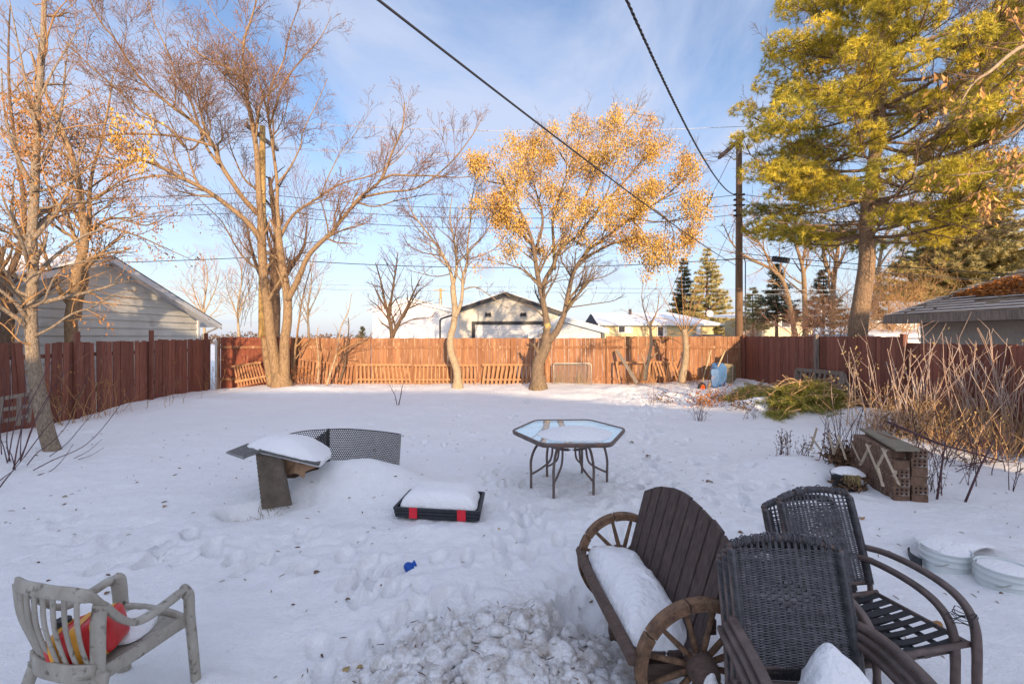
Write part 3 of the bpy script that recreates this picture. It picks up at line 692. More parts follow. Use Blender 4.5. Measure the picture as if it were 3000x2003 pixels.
# cream house
D = 40
t = thing('house', 'small cream house with dark windows right of the utility pole', 'house', (X(2290,D), D, 0))
x0, x1 = X(2232,D), X(2380,D)
m = MB(); m.hexa([(x0,D,0),(x1,D,0),(x1,D+7,0),(x0,D+7,0),(x0,D,Z(932,D)),(x1,D,Z(922,D)),(x1,D+7,Z(922,D)),(x0,D+7,Z(932,D))]); m.build('wall', M_stucco_c, t)
m = MB(); a, b = (x0-.9, Z(931,D)), (x1+.5, Z(917,D)); m.hexa([(a[0],D-.5,a[1]),(b[0],D-.5,b[1]),(b[0],D+8,b[1]+.4),(a[0],D+8,a[1]+.4),(a[0],D-.5,a[1]+.18),(b[0],D-.5,b[1]+.18),(b[0],D+8,b[1]+.6),(a[0],D+8,a[1]+.6)]); m.build('roof', M_cap, t)
window(t, 2258, 2280, 940, 957, D, .8); window(t, 2288, 2318, 942, 958, D, .85)
m = MB(); m.box((X(2205,D), D+.6, 1.3), (1.5,.1,2.6)); m.build('side_wall', mat('taupe_wall',(.28,.22,.19),.9,.1), t)
# two low sheds right of the pine
D = 19
t = thing('shed', 'low shed with a snowy leaf strewn roof between pine trunk and grey garage', 'shed', (X(2620,D), D, 0))
m = MB(); m.box((X(2625,D), D+1.5, .95), (3.4,3,1.9)); m.build('wall', M_siding_bl, t)
m = MB(); m.v += [(X(2545,D),D-.3,Z(982,D)),(X(2545,D)+4.2,D-.3,Z(984,D)),(X(2590,D)+4.2,D+3.3,Z(962,D)),(X(2560,D),D+3.3,Z(960,D)),(X(2545,D),D-.3,Z(988,D)),(X(2545,D)+4.2,D-.3,Z(990,D)),(X(2590,D)+4.2,D+3.3,Z(968,D)),(X(2560,D),D+3.3,Z(966,D))]
m.f += [(0,1,2,3),(4,7,6,5),(0,4,5,1),(1,5,6,2),(2,6,7,3),(3,7,4,0)]; m.build('roof', M_cap, t)
D = 26
t = thing('garage', 'white garage gable showing beside the pine trunk over the right fence', 'garage', (X(2640,D), D, 0))
m = MB(); lap(m, X(2530,D), X(2682,D), D, 0, Z(942,D), .3); m.build('wall', M_siding_w, t)
m = MB(); m.v += [(X(2520,D),D-.5,Z(972,D)),(X(2660,D),D-.5,Z(970,D)),(X(2590,D),D-.1,Z(943,D)),(X(2540,D),D-.1,Z(945,D))]; m.f += [(0,1,2,3)]; m.v += [(v[0],v[1],v[2]-.1) for v in m.v[:4]]; m.f += [(4,7,6,5),(0,4,5,1),(1,5,6,2)]; m.build('roof', mat('tan_roof',(.42,.33,.27),.9,.2,8), t)
m = MB(); m.box((X(2682,D), D-.03, Z(960,D)-1), (.2,.1,3.2)); m.box((X(2610,D), D-.03, Z(941,D)), (4.2,.1,.12)); m.build('corner_trim', M_fascia, t)

# left neighbour's garage: gable wall runs along the left fence
t = thing('garage', 'white sided garage with a long gable behind the left fence', 'garage', (-12, 13, 0))
wx = -12.1; yp = 13.3; half = 4.5; ze, zp = 2.35, 4.05
ya, yb = yp-half, 17.55
m = MB()
z = -.1
while z < zp-.01:
    z2 = min(z+.24, zp)
    f1 = max(0, (z-ze)/(zp-ze)); f2 = max(0, (z2-ze)/(zp-ze))
    a1, b1 = ya+(yp-ya)*f1, yb-(yb-yp)*f1; a2, b2 = ya+(yp-ya)*f2, yb-(yb-yp)*f2
    m.quad((wx+.04,a1,z),(wx+.04,b1,z),(wx,b2,z2),(wx,a2,z2)); m.quad((wx-.01,a1,z),(wx-.01,b1,z),(wx+.04,b1,z),(wx+.04,a1,z)); z = z2
m.quad((wx,yb,-.1),(wx-6,yb,-.1),(wx-6,yb,ze),(wx,yb,ze)); m.quad((wx,ya,-.1),(wx-6,ya,-.1),(wx-6,ya,ze),(wx,ya,ze))
m.build('wall', M_siding, t)
sl = (zp-ze)/half; ox = .42
def rp(y): return zp-abs(y-yp)*sl
y0, y1 = ya-.6, yb+.75
m = MB()
for a, b in ((y0, yp), (yp, y1)):
    m.hexa([(wx-6.4,a,rp(a)),(wx+ox,a,rp(a)),(wx+ox,b,rp(b)),(wx-6.4,b,rp(b)),(wx-6.4,a,rp(a)+.09),(wx+ox,a,rp(a)+.09),(wx+ox,b,rp(b)+.09),(wx-6.4,b,rp(b)+.09)])
m.build('roof', M_fascia, t)
m = MB()
for a, b in ((y0, yp), (yp, y1)):
    m.hexa([(wx+ox,a,rp(a)-.09),(wx+ox+.02,a,rp(a)-.09),(wx+ox+.02,b,rp(b)-.09),(wx+ox,b,rp(b)-.09),(wx+ox,a,rp(a)+.085),(wx+ox+.02,a,rp(a)+.085),(wx+ox+.02,b,rp(b)+.085),(wx+ox,b,rp(b)+.085)])
m.build('fascia', M_fascia, t)
m = MB()
for a, b in ((y0, yp), (yp, y1)):
    m.hexa([(wx-6.4,a,rp(a)+.094),(wx+ox+.03,a,rp(a)+.094),(wx+ox+.03,b,rp(b)+.094),(wx-6.4,b,rp(b)+.094),(wx-6.4,a,rp(a)+.115),(wx+ox+.03,a,rp(a)+.115),(wx+ox+.03,b,rp(b)+.115),(wx-6.4,b,rp(b)+.115)])
m.build('shingles', M_roof_dk, t)
m = MB(); a, b = y0+.1, yp-.05
m.hexa([(wx-6.4,a,rp(a)+.12),(wx+ox-.06,a,rp(a)+.12),(wx+ox-.06,b,rp(b)+.12),(wx-6.4,b,rp(b)+.12),(wx-6.4,a,rp(a)+.2),(wx+ox-.1,a,rp(a)+.19),(wx+ox-.1,b,rp(b)+.15),(wx-6.4,b,rp(b)+.15)]); m.build('roof_snow', M_cap, t)
m = MB(); m.box((wx+.03, yb-.05, ze/2), (.07,.1,ze+.1)); m.build('corner_trim', M_fascia, t)
m = MB(); m.tube([(wx+.3,yb+.7,2.15),(wx+.15,yb+.3,1.95),(wx+.02,yb+.1,1.75),(wx+.02,yb+.1,.2)], .04, 6); m.build('downspout', M_galv, t)

# grey garage with shake roof on the right
t = thing('garage', 'grey stucco garage with a snow lined shake roof behind the right fence', 'garage', (11, 9, 0))
ex, rx = 9.45, 13.0; zeR, zrR = 2.31, 3.5; ynear, yfar = 3.0, 11.55
m = MB(); m.box((11.5+.0, 7.1, 1.2), (2*(11.5-10.05), 8.2, 2.4)); m.box((13.6,7.1,1.2),(1.4,8.2,2.4)); m.build('wall', M_stucco_g, t)
m = MB(); m.hexa([(ex,ynear,zeR-.02),(rx,ynear,zrR-.02),(rx,yfar,zrR-.02),(ex,yfar,zeR-.02),(ex,ynear,zeR),(rx,ynear,zrR),(rx,yfar,zrR),(ex,yfar,zeR)])
m.hexa([(rx,ynear,zrR-.02),(rx+3.6,ynear,zeR-.02),(rx+3.6,yfar,zeR-.02),(rx,yfar,zrR-.02),(rx,ynear,zrR),(rx+3.6,ynear,zeR),(rx+3.6,yfar,zeR),(rx,yfar,zrR)]); rf = m.build('roof', M_rooftile, t)
m = MB(); rr = random.Random(2); nrow = 17; ang = math.atan2(zrR-zeR, rx-ex)
for i in range(nrow):
    f = i/nrow; x = ex+(rx-ex)*f; z = zeR+(zrR-zeR)*f; y = ynear
    while y < yfar-.02:
        wd = min(rr.uniform(.12,.3), yfar-y); L_ = (rx-ex)/nrow*1.5+rr.uniform(-.03,.03)
        M = Matrix.Rotation(-(ang-.11), 3, 'Y'); m.box(Vector((x+L_/2-rr.uniform(0,.02), y+wd/2, z+.03)), (L_, wd-.006, .03), M=M); y += wd
m.build('shingle', M_rooftile, rf)
m = MB(); ss = random.Random(9)
for i in range(nrow):
    f = i/nrow; x = ex+(rx-ex)*f-.02; z = zeR+(zrR-zeR)*f; y = ynear
    while y < yfar-.1:
        ln = ss.uniform(.3,1.6); gap = ss.uniform(.0,.3)
        if ss.random() < .85: 
            h = ss.uniform(.008,.018); y2 = min(y+ln, yfar-.02); m.hexa([(x-.012,y,z+.045),(x+.035,y,z+.052),(x+.035,y2,z+.052),(x-.012,y2,z+.045),(x-.01,y,z+.045+h),(x+.03,y,z+.052+h*.8),(x+.03,y2,z+.052+h*.8),(x-.01,y2,z+.045+h)])
        y += ln+gap
m.build('roof_snow', M_cap, t)
m = MB(); m.box((ex-.02, (ynear+yfar)/2, zeR-.10), (.035, yfar-ynear, .19)); m.box(((ex+10.05)/2, (ynear+yfar)/2, zeR-.18), (.58, yfar-ynear-.02, .02)); m.build('fascia', M_greywood, t)
rs = np.random.RandomState(6); n = 7000
fx = rs.beta(2.2,2.6,n)*.62+.16; fy = rs.uniform(5.6,11.0,n); keep = (fx-.42)+.09*(8.5-fy)*.5 > -.22; fx, fy = fx[keep], fy[keep]; n = len(fx)
pos = np.stack([ex+(rx-ex)*fx, fy, zeR+(zrR-zeR)*fx+.065+rs.rand(n)*.02], 1)
def leaf_cards(pos, size, rs, flat=.0, hang=False, aspect=.6):
    n = len(pos); d = rs.normal(size=(n,3))
    if flat: d[:,2] *= (1-flat)
    if hang: d[:,2] = -np.abs(d[:,2])*1.2-1.0
    d /= np.linalg.norm(d, axis=1, keepdims=True); e = rs.normal(size=(n,3))
    if flat: e[:,2] *= (1-flat)
    e -= (e*d).sum(1, keepdims=True)*d; e /= np.linalg.norm(e, axis=1, keepdims=True)+1e-9
    s = (size*rs.uniform(.6,1.35,n))[:,None]; nrm = np.cross(d, e)*s*.18
    return np.stack([pos, pos+d*s*.5+e*s*.5*aspect+nrm, pos+d*s, pos+d*s*.5-e*s*.5*aspect+nrm], 1)
m = MB(); m.cards(leaf_cards(pos, np.full(n,.09), rs, .8)); o = m.build('roof_leaves', M_orangeleaf); tag(o, 'orange brown leaves lying on the grey garage roof', 'leaf litter', kind='stuff')

# houses behind the camera whose roofs shade the yard
t = thing('house', 'single storey house behind the camera whose roof shades the yard', 'house', (-2, -13.5, 0))
m = MB(); m.box((-2.2, -13.5, 1.9), (25, 8.2, 3.8)); m.build('wall', M_siding, t)
m = MB(); m.box((-9.6, -12.3, 5.4), (10.8, 6.6, 3.4)); m.build('shade_block', M_siding, t)  # unseen tall block added to keep the left fence in shade
m = MB(); e = [(-15.3,-9,3.83),(10.8,-9,3.83),(10.8,-18,3.83),(-15.3,-18,3.83)]; m.v += [*e, (-10.8,-13.5,5.6), (5.1,-13.5,5.6)]; m.f += [(1,0,4,5),(3,2,5,4),(2,1,5),(0,3,4),(0,1,2,3)]; m.build('roof', M_rooftile, t)
t = thing('house', 'neighbour house behind the camera to the right, shading the right fence', 'house', (18, -12, 0))
m = MB(); m.box((19.3, -12, 2.5), (13, 5.6, 5.0)); m.build('wall', M_stucco_c, t)
m = MB(); m.v += [(12.35,-9,5.15),(26,-9,5.15),(26,-15,5.15),(12.35,-15,5.15),(14.7,-12,7.45),(26,-12,7.45)]; m.f += [(0,1,5,4),(2,3,4,5),(1,2,5),(3,0,4),(3,2,1,0)]; m.build('roof', M_rooftile, t)

# ------------------------------------------------------------------ utility poles and wires
def utility_pole(x, y, top, label, wood, arm_len=2.0, arm_off=.1):
    t = thing('utility_pole', label, 'utility pole', (x, y, 0), group='utility poles along the alley')
    m = MB(); m.tube([(x,y,-.2),(x,y,top*.5),(x,y,top)], [.145,.125,.10], 16); m.build('pole', wood, t, smooth=True)
    zt = top-.3
    m = MB(); m.bar((x-.17,y-arm_len*.35,zt), (x-.17,y+arm_len*.65,zt), .11, .13); arm = m.build('crossarm', M_pole if wood is M_pole else M_greywood, t, bevel=.01)
    for yy in (y-arm_len*.3, y+arm_len*.6):
        m = MB(); m.lathe([(.02,0),(.02,.06),(.06,.07),(.05,.12),(.06,.15),(.03,.2)], (x-.17,yy,zt+.06), 10, closed=True); m.build('insulator', M_white, arm)
    m = MB(); m.bar((x-.13,y+arm_len*.4,zt-.04), (x-.1,y+.12,zt-.55), .03, .03); m.bar((x-.13,y-arm_len*.25,zt-.04), (x-.1,y-.1,zt-.5), .03, .03); m.build('brace', M_galv, t)
    for k in range(5 if wood is M_pole else 0):
        z = 7.15-k*.2
        for s in (-1, 1): m = MB(); m.prism([(x+s*.12,y-.05,z-.035),(x+s*.19,y-.05,z-.03),(x+s*.22,y-.05,z+.0),(x+s*.19,y-.05,z+.035),(x+s*.12,y-.05,z+.03)], (0,0,0), (0,.08,0)); m.build('bracket', M_metal_dk, t)
    return t
PX, PY = X(2165,17.2), 17.2
t = utility_pole(PX, PY, 9.35, 'tall brown utility pole with crossarm at the right back corner', M_pole)
m = MB(); m.tube([(PX+.16,PY-.05,Z(752,17.2)),(PX+.2,PY-.08,Z(770,17.2)),(PX+.2,PY-.08,1.6)], .02, 5); m.build('riser_pipe', M_metal_dk, t)
LX, LY = X(769,16.9), 16.9
utility_pole(LX, LY, 9.6, 'yellow lit utility pole standing behind the big bare tree', M_pole_lit, 2.2)
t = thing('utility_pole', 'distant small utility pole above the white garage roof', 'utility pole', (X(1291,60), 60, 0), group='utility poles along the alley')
m = MB(); x = X(1291,60); m.tube([(x,60,0),(x,60,Z(845,60))], .16, 8); m.build('pole', M_pole_lit, t)
m = MB(); m.bar((x-.9,60,Z(850,60)), (x+.6,60,Z(850,60)), .1, .1); m.build('crossarm', M_pole_lit, t)
def sag(a, b, s, n=24):
    a, b = Vector(a), Vector(b)
    return [a.lerp(b, i/n)-Vector((0,0,4*s*(i/n)*(1-i/n))) for i in range(n+1)]
def wire(name, pts, rad, matl, label, group=None, cat='cable', sides=6):
    m = MB(); m.tube(pts, rad, sides); o = own(m.build(name, matl, smooth=True)); return tag(o, label, cat, group)
# heavy straight service cable to the pole
a = Vector((PX-.1, PY-.15, Z(783,17.2))); b = Vector((-.98, 3.25, 4.22)); e = b+(b-a)*.29
pts = [e.lerp(b, i/6) for i in range(6)]+sag(b, a, .13)
wire('service_cable', pts, .0105, M_cable, 'thick straight black cable crossing the sky down to the brown pole')
# twisted service cable
def ztw(d): return 5.0+2.0*max(0,(d-4.33)/12.9)**2
ctr = []
for i in range(260):
    d = 1.0+(PY-.2-1.0)*i/259; ctr.append(Vector((1.09+(d-4.33)*(PX-1.09)/(PY-4.33), d, ztw(d)+(.1*(4.33-d)/3.3)**2)))
t = thing('twisted_cable', 'thin twisted power cable sagging from the upper frame edge to the brown pole', 'cable', tuple(ctr[0]))
side = Vector((.86,-.5,0)).normalized()
for k in range(3):
    pts = []
    for i, c in enumerate(ctr):
        s = (c-ctr[0]).length; a = s/.17*2*math.pi/1.6+k*2*math.pi/3; pts.append(c+side*math.cos(a)*.010+Vector((0,0,math.sin(a)*.010)))
    m = MB(); m.tube(pts, .0075, 5); m.build('conductor', M_cable, t, smooth=True)
# lines between the two alley poles and beyond
zA = 9.25
n = 0
for zz, yo, sg, lab in ((9.45,-.6,.28,'topmost bright overhead wire'),(9.2,1.15,.2,'second bright overhead wire, just under the topmost'),(8.75,.1,.25,'third bright overhead wire, beside the pole brace')):
    pts = sag((-40,LY+yo,zz+.3), (LX-.1,LY+yo,zz+.1), .3)+sag((LX-.1,LY+yo,zz+.1), (PX-.15,PY+yo,zz), sg)[1:]+sag((PX-.15,PY+yo,zz), (40,PY+yo,zz-.1), .4)[1:]
    wire('overhead_wire', pts, .009, M_wire, lab+' between the two alley poles', 'overhead wires', 'overhead wire', 5)
for k, (zz, lab) in enumerate(((7.08,'upper dark telephone wire'),(6.72,'middle dark telephone wire'),(6.35,'lower dark telephone wire'),(4.7,'thick low telephone line'))):
    sg = .55 if k < 3 else .35
    pts = sag((-40,LY-.15,zz+.2), (LX-.22,LY-.15,zz), .4)+sag((LX-.22,LY-.15,zz), (PX-.25,PY-.15,zz), sg)[1:]+sag((PX+.25,PY-.15,zz), (40,PY+3,zz-.9), .45)
    wire('telephone_wire', pts, .011 if k < 3 else .014, M_cable, lab+' running between the alley poles', 'telephone wires', 'telephone wire', 5)
for k, (zz, lab) in enumerate(((4.45,'faint thin wire, upper of two low ones'),(4.2,'faint thin wire, lower of two low ones'))):
    wire('telephone_wire', sag((-40,LY+6,zz+.6),(PX+30,PY+9,zz), .3), .011, M_wire, lab+' behind the trees', 'telephone wires', 'telephone wire', 5)
# guy wire with guard from the pole top down to the left
wire('guy_wire', [(PX-.1,PY,9.0),(X(2090,16.0),16.0,Z(562,16.0)),(X(1960,15.2),15.2,Z(868,15.2))], .009, M_cable, 'slanting guy wire from the top of the brown pole', None, 'guy wire')
m = MB(); a = P(2089,566,16.0); b = P(2066,615,15.85); m.tube([a, a.lerp(b,.1), a.lerp(b,.9), b], [.012,.035,.035,.012], 6); o = own(m.build('guy_guard', mat('green_guard',(.05,.09,.05),.6,.1))); tag(o, 'dark green guard sleeve on the slanting guy wire', 'guard')
wire('guy_wire', [P(2161,628,17.1), P(2118,720,16.5), P(2060,850,15.9)], .008, M_cable, 'lower slanting guy wire beside the brown pole', None, 'guy wire')
# splice case line to the right
pts = [P(2176,742,17.2)]+[P(2176+(3100-2176)*i/12, 742+(812-742)*(i/12)**.8, 17.2-5.2*i/12) for i in range(1,13)]
wire('messenger_cable', pts, .014, M_cable, 'black cable running right from the pole behind the pine trunk')
t = thing('splice_case', 'ribbed grey splice case hanging on the cable right of the pole', 'splice case', tuple(P(2287,762,16.6)))
a, b = P(2260,757,16.7), P(2314,764,16.45); m = MB(); m.tube([a, a.lerp(b,.04), a.lerp(b,.96), b], [.04,.1,.1,.04], 10); m.build('case', mat('splice_grey',(.10,.105,.12),.6,.2), t)
for f in (.2,.35,.5,.65,.8):
    m = MB(); c = a.lerp(b, f); m.tube([c+(b-a)*-.02, c+(b-a)*.02], .112, 10); m.build('rib', M_metal_dk, t)
# ------------------------------------------------------------------ trees
class Tree:
    def __init__(s, seed, dens=(2.2,3.4,5,6), ratio=(.5,.5,.5,.5), ang=(45,42,42,40), seg=(8,6,5,4,3), wig=.12, up=.05, maxl=4, rmin=.0035, minl=.12):
        s.r = random.Random(seed); s.trunk = MB(); s.twigs = MB(); s.tips = []
        s.dens, s.ratio, s.ang, s.seg, s.wig, s.up, s.maxl, s.rmin, s.minl = dens, ratio, ang, seg, wig, up, maxl, rmin, minl
    def rv(s): return Vector((s.r.gauss(0,1), s.r.gauss(0,1), s.r.gauss(0,1)))
    def put(s, pts, rad):
        big = rad[0] > .022
        (s.trunk if big else s.twigs).tube(pts, rad, 10 if rad[0] > .08 else 7 if rad[0] > .03 else 4 if rad[0] > .012 else 3, cap=rad[0] > .022)
    def grow(s, p, d, L, r, lvl):
        n = s.seg[min(lvl, len(s.seg)-1)]; pts = [p]; rad = [r]; d = d.normalized()
        for i in range(n):
            d = (d+s.rv()*s.wig+Vector((0,0,s.up))).normalized(); p = p+d*L/n; pts.append(p); rad.append(max(s.rmin*.7, r*(1-.72*(i+1)/n)))
        s.put(pts, rad)
        if lvl+1 < s.maxl: s.spawn(pts, rad, L, lvl+1)
        s.tips.append((p, d, lvl))
    def spawn(s, pts, rad, L, lvl, t0=.18, n=None, ln=None):
        k = n if n is not None else max(1, int(s.dens[lvl-1]*L*s.r.uniform(.8,1.2)+.5))
        m = len(pts)-1
        for i in range(k):
            t = t0+(1-t0)*((i+s.r.random())/k); f = min(t, .999)*m; a = int(f); u = f-a
            p = pts[a].lerp(pts[a+1], u); tg = (pts[a+1]-pts[a]).normalized(); rr = rad[a]*(1-u)+rad[a+1]*u
            pe = tg.cross(s.rv()).normalized(); an = R(s.ang[min(lvl-1, len(s.ang)-1)]*s.r.uniform(.6,1.35))
            d = tg*math.cos(an)+pe*math.sin(an); d.z += .12; d.normalize()
            l = (ln if ln else L*s.ratio[min(lvl-1, len(s.ratio)-1)])*(1.15-.55*t)*s.r.uniform(.6,1.3)
            if l < s.minl: continue
            s.grow(p, d, l, max(s.rmin, rr*s.r.uniform(.42,.62)), lvl)
    def limb(s, pix, d0, d1, r0, r1, n=None, ln=None, t0=.25, lvl=1, sub=5, wob=.0):
        """limb through photo pixels, its depth running from d0 to d1"""
        q = [P(a, b, d0+(d1-d0)*i/(len(pix)-1)) for i, (a, b) in enumerate(pix)]
        pts = catmull(q, sub)
        if wob: pts = [pts[0]]+[p+s.rv()*wob for p in pts[1:-1]]+[pts[-1]]
        rad = [r0+(r1-r0)*(i/(len(pts)-1))**.8 for i in range(len(pts))]
        s.put(pts, rad)
        L = sum((pts[i+1]-pts[i]).length for i in range(len(pts)-1))
        if n != 0: s.spawn(pts, rad, L if not ln else ln*2, lvl, t0, n, ln)
        s.tips.append((pts[-1], (pts[-1]-pts[-2]).normalized(), 0))
        return pts, rad
    def flare(s, base, r, h=.4, k=7):
        """root flare"""
        m = s.trunk; prof = [(r*1.5,-.25),(r*1.35,.0),(r*1.12,h*.35),(r*1.0,h)]; m.lathe(prof, base, 12)
    def done(s, name, label, cat, base, trunk_m, twig_m, group=None, twig_name='crown'):
        t = thing(name, label, cat, tuple(base), group=group)
        if s.trunk.t: s.trunk.build('trunk', trunk_m, t, smooth=True)
        if s.twigs.t: s.twigs.build(twig_name, twig_m, t, smooth=True)
        return t
def proj(p): return 1500+F*p.x/p.y, HZ-F*(p.z-H)/p.y
def bunches(tips, rs, test, per, size, drop, spread):
    out = []
    for p, d, l in tips:
        if p.y < .5: continue
        a, b = proj(p); k = test(a, b)
        if rs.rand() < k:
            n = int(per*rs.uniform(.5,1.5)); q = np.array(p)[None]+rs.normal(size=(n,3))*spread; q[:,2] -= rs.rand(n)*drop
            out.append(q)
    if not out: return None
    pos = np.concatenate(out); return leaf_cards(pos, np.full(len(pos), size), rs, hang=True, aspect=.5)

# --- big double-trunk bare tree, left of centre
T = Tree(21, dens=(2.1,5.2,8.2,8), ratio=(.46,.54,.56,.6), wig=.11, up=.055, maxl=5, rmin=.0052, minl=.14)
D = 14.9
A_, rA = T.limb([(820,1133),(806,1060),(793,980),(785,900),(775,823),(768,740),(766,660)], D, D, .185, .125, n=3, ln=1.2, t0=.5)
B_, rB = T.limb([(832,1133),(834,1060),(834,1002),(842,940),(842,868),(830,800),(822,740),(812,667)], D-.12, D-.2, .175, .105, n=3, ln=1.0, t0=.6)
T.limb([(798,1128),(790,1085),(782,1040),(777,990)], D+.25, D+.3, .16, .12, n=0)
T.flare(P(826,1120,D-.05), .24, .3)
L = T.limb
L([(768,700),(759,571),(752,446),(737,348),(723,286),(712,235),(661,196),(603,170),(560,140)], D, D-1.5, 0.109, .018, n=16, ln=1.8)
L([(712,240),(714,125),(737,54),(759,-30),(770,-120)], D-.6, D-.9, 0.046, .012, n=10, ln=1.5)
L([(770,640),(725,595),(696,558),(647,482),(625,424),(576,366),(504,312),(429,250),(380,187),(340,120),(290,58),(255,-20)], D, D-2.2, 0.092, .014, n=20, ln=1.9)
L([(625,428),(527,402),(420,393),(312,397),(250,406),(196,411)], D-1, D-2.6, 0.042, .012, n=10, ln=1.4)
L([(775,720),(740,668),(696,625),(611,562),(545,527),(482,495),(428,473),(393,473),(330,505),(260,555),(205,598)], D, D-2.8, 0.101, .014, n=18, ln=1.7)
L([(545,527),(470,515),(380,530),(320,560),(270,590)], D-1.4, D-2.6, 0.038, .012, n=6, ln=1.2)
L([(540,430),(500,380),(420,330),(340,260),(260,190),(190,120)], D-1.2, D-3.2, 0.038, .012, n=12, ln=1.6)
L([(640,480),(600,420),(560,300),(520,230),(490,150),(450,60),(430,-30)], D-.8, D+1.5, 0.050, .012, n=13, ln=1.6)
L([(600,395),(560,440),(530,410),(490,340),(470,250)], D-1, D+.8, 0.034, .01, n=6, ln=1.2)
L([(820,690),(812,600),(812,536),(799,429),(790,366),(785,310),(795,250),(830,180),(850,90),(880,10)], D-.2, D+1.2, 0.071, .014, n=16, ln=1.7)
L([(790,370),(830,250),(880,180),(938,112),(970,50)], D+.3, D+1.8, 0.038, .01, n=10, ln=1.5)
L([(783,330),(760,240),(742,170),(690,110),(640,60),(600,-10)], D+.2, D+1.4, 0.034, .01, n=9, ln=1.4)
L([(812,540),(850,490),(880,430),(890,380),(930,300),(960,230)], D, D+1.5, 0.034, .01, n=8, ln=1.4)
L([(843,880),(875,814),(902,752),(940,710),(973,680),(1000,645),(1054,580),(1116,527),(1147,451),(1179,375),(1185,300)], D-.2, D-2.0, 0.097, .018, n=20, ln=1.5)
L([(1060,578),(1134,563),(1223,550),(1312,485),(1380,402),(1415,339)], D-1.2, D-1.6, 0.042, .01, n=12, ln=1.2)
L([(1110,530),(1150,513),(1200,515),(1270,515),(1340,520),(1400,515)], D-1.4, D-2.3, 0.042, .01, n=11, ln=1.1)
L([(1040,592),(1100,605),(1170,585),(1260,570),(1330,570)], D-1.2, D-.2, 0.029, .009, n=8, ln=.9)
L([(818,700),(848,645),(875,616),(938,576),(1000,538),(1089,513),(1160,470),(1200,420)], D-.1, D+1.6, 0.063, .012, n=13, ln=1.3)
L([(938,576),(970,500),(1010,430),(1050,380),(1090,320)], D+.5, D+2, 0.025, .009, n=7, ln=1.2)
L([(767,560),(720,530),(690,470),(670,410),(668,350)], D+.2, D+2, 0.042, .01, n=8, ln=1.3)
L([(770,800),(720,760),(690,720),(650,650),(600,600),(560,560)], D+.2, D+2.2, 0.042, .01, n=9, ln=1.2)
# lower side shoots and water sprouts on the trunk
for k in range(70):
    px = T.r.uniform(700,905); py = T.r.uniform(640,960); d = D+T.r.uniform(-.5,.9)
    q = P(px, py, d); T.grow(q, Vector((T.r.gauss(0,.35), T.r.gauss(0,.3), 1)), T.r.uniform(.8,1.9), .009, 3)
t = T.done('bare_tree', 'large bare double trunk tree with wide sunlit limbs, tallest in the left half', 'tree', P(826,1125,D), M_bark, M_twig)
rs = np.random.RandomState(4)
tp = [np.array(p) for p, d, l in T.tips if l >= 3]; tp = np.array(tp)[rs.rand(len(tp)) < .8]
m = MB(); m.cards(leaf_cards(tp, np.full(len(tp), .05), rs, hang=True, aspect=.45)); m.build('buds', M_twig_red, t)

# --- dark trunk right behind it
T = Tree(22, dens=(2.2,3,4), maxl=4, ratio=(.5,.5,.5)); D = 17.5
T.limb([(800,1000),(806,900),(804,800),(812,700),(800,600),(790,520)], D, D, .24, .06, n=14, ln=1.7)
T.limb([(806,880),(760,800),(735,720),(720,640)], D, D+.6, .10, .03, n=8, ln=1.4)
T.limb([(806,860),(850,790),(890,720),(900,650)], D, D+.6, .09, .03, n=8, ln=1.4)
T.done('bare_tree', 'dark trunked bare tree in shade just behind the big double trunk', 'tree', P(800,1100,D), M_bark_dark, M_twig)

# --- slender pale tree in the centre
T = Tree(31, dens=(3.0,8,10), ratio=(.5,.55,.55), wig=.10, up=.07, maxl=4, rmin=.0055, minl=.08); D = 14.6
T.limb([(1341,1136),(1338,1082),(1321,1030),(1320,985),(1328,957),(1333,912),(1328,859),(1327,835)], D, D, .135, .085, n=0)
T.flare(P(1341,1126,D), .135, .2)
L = T.limb
L([(1328,838),(1317,787),(1290,734),(1250,680),(1210,627),(1192,580)], D, D-.5, .062, .012, n=12, ln=1.1, t0=.15)
L([(1328,835),(1338,780),(1330,700),(1318,640),(1325,570)], D, D+.5, .06, .012, n=11, ln=1.1)
L([(1333,930),(1350,890),(1355,850),(1356,810),(1368,770),(1370,712),(1379,645),(1382,590),(1390,540)], D-.05, D-.4, .07, .012, n=15, ln=1.0)
L([(1357,848),(1393,841),(1430,862),(1470,892)], D-.1, D-.8, .028, .008, n=6, ln=.6)
L([(1340,770),(1390,720),(1430,670),(1455,600)], D, D+.3, .03, .009, n=9, ln=.9)
L([(1300,750),(1240,740),(1200,720),(1180,690)], D-.2, D-.3, .022, .008, n=7, ln=.7)
L([(1327,800),(1280,810),(1230,800),(1190,790)], D, D-.4, .02, .008, n=6, ln=.6)
L([(1370,760),(1420,745),(1460,720),(1480,690)], D, D-.4, .02, .008, n=5, ln=.6)
T.done('bare_tree', 'slender bare tree with a crooked pale trunk, middle of the yard edge', 'tree', P(1341,1126,D), M_bark_pale, M_twig)

# --- golden-leaved tree
T = Tree(41, dens=(2.6,5.6,8), ratio=(.48,.5,.5), wig=.13, up=.05, maxl=4, rmin=.0045); D = 14.45
L = T.limb
L([(1576,1142),(1574,1100),(1578,1060),(1598,1015),(1603,979)], D, D, .22, .17, n=3, ln=.7, t0=.5)
T.flare(P(1577,1130,D), .22, .35)
L([(1600,1000),(1602,955),(1598,921),(1588,868),(1574,800),(1566,745),(1555,690),(1520,610),(1480,540),(1440,470)], D, D-.9, .13, .016, n=20, ln=1.5)
L([(1586,855),(1600,815),(1620,780),(1638,734),(1665,705),(1696,689),(1737,636),(1780,560),(1800,480)], D, D-.8, .085, .014, n=18, ln=1.5)
L([(1606,1000),(1630,972),(1645,940),(1655,912),(1665,859),(1683,792),(1723,734),(1759,707),(1850,640),(1930,590),(1990,560)], D-.05, D-1.0, .12, .014, n=22, ln=1.5)
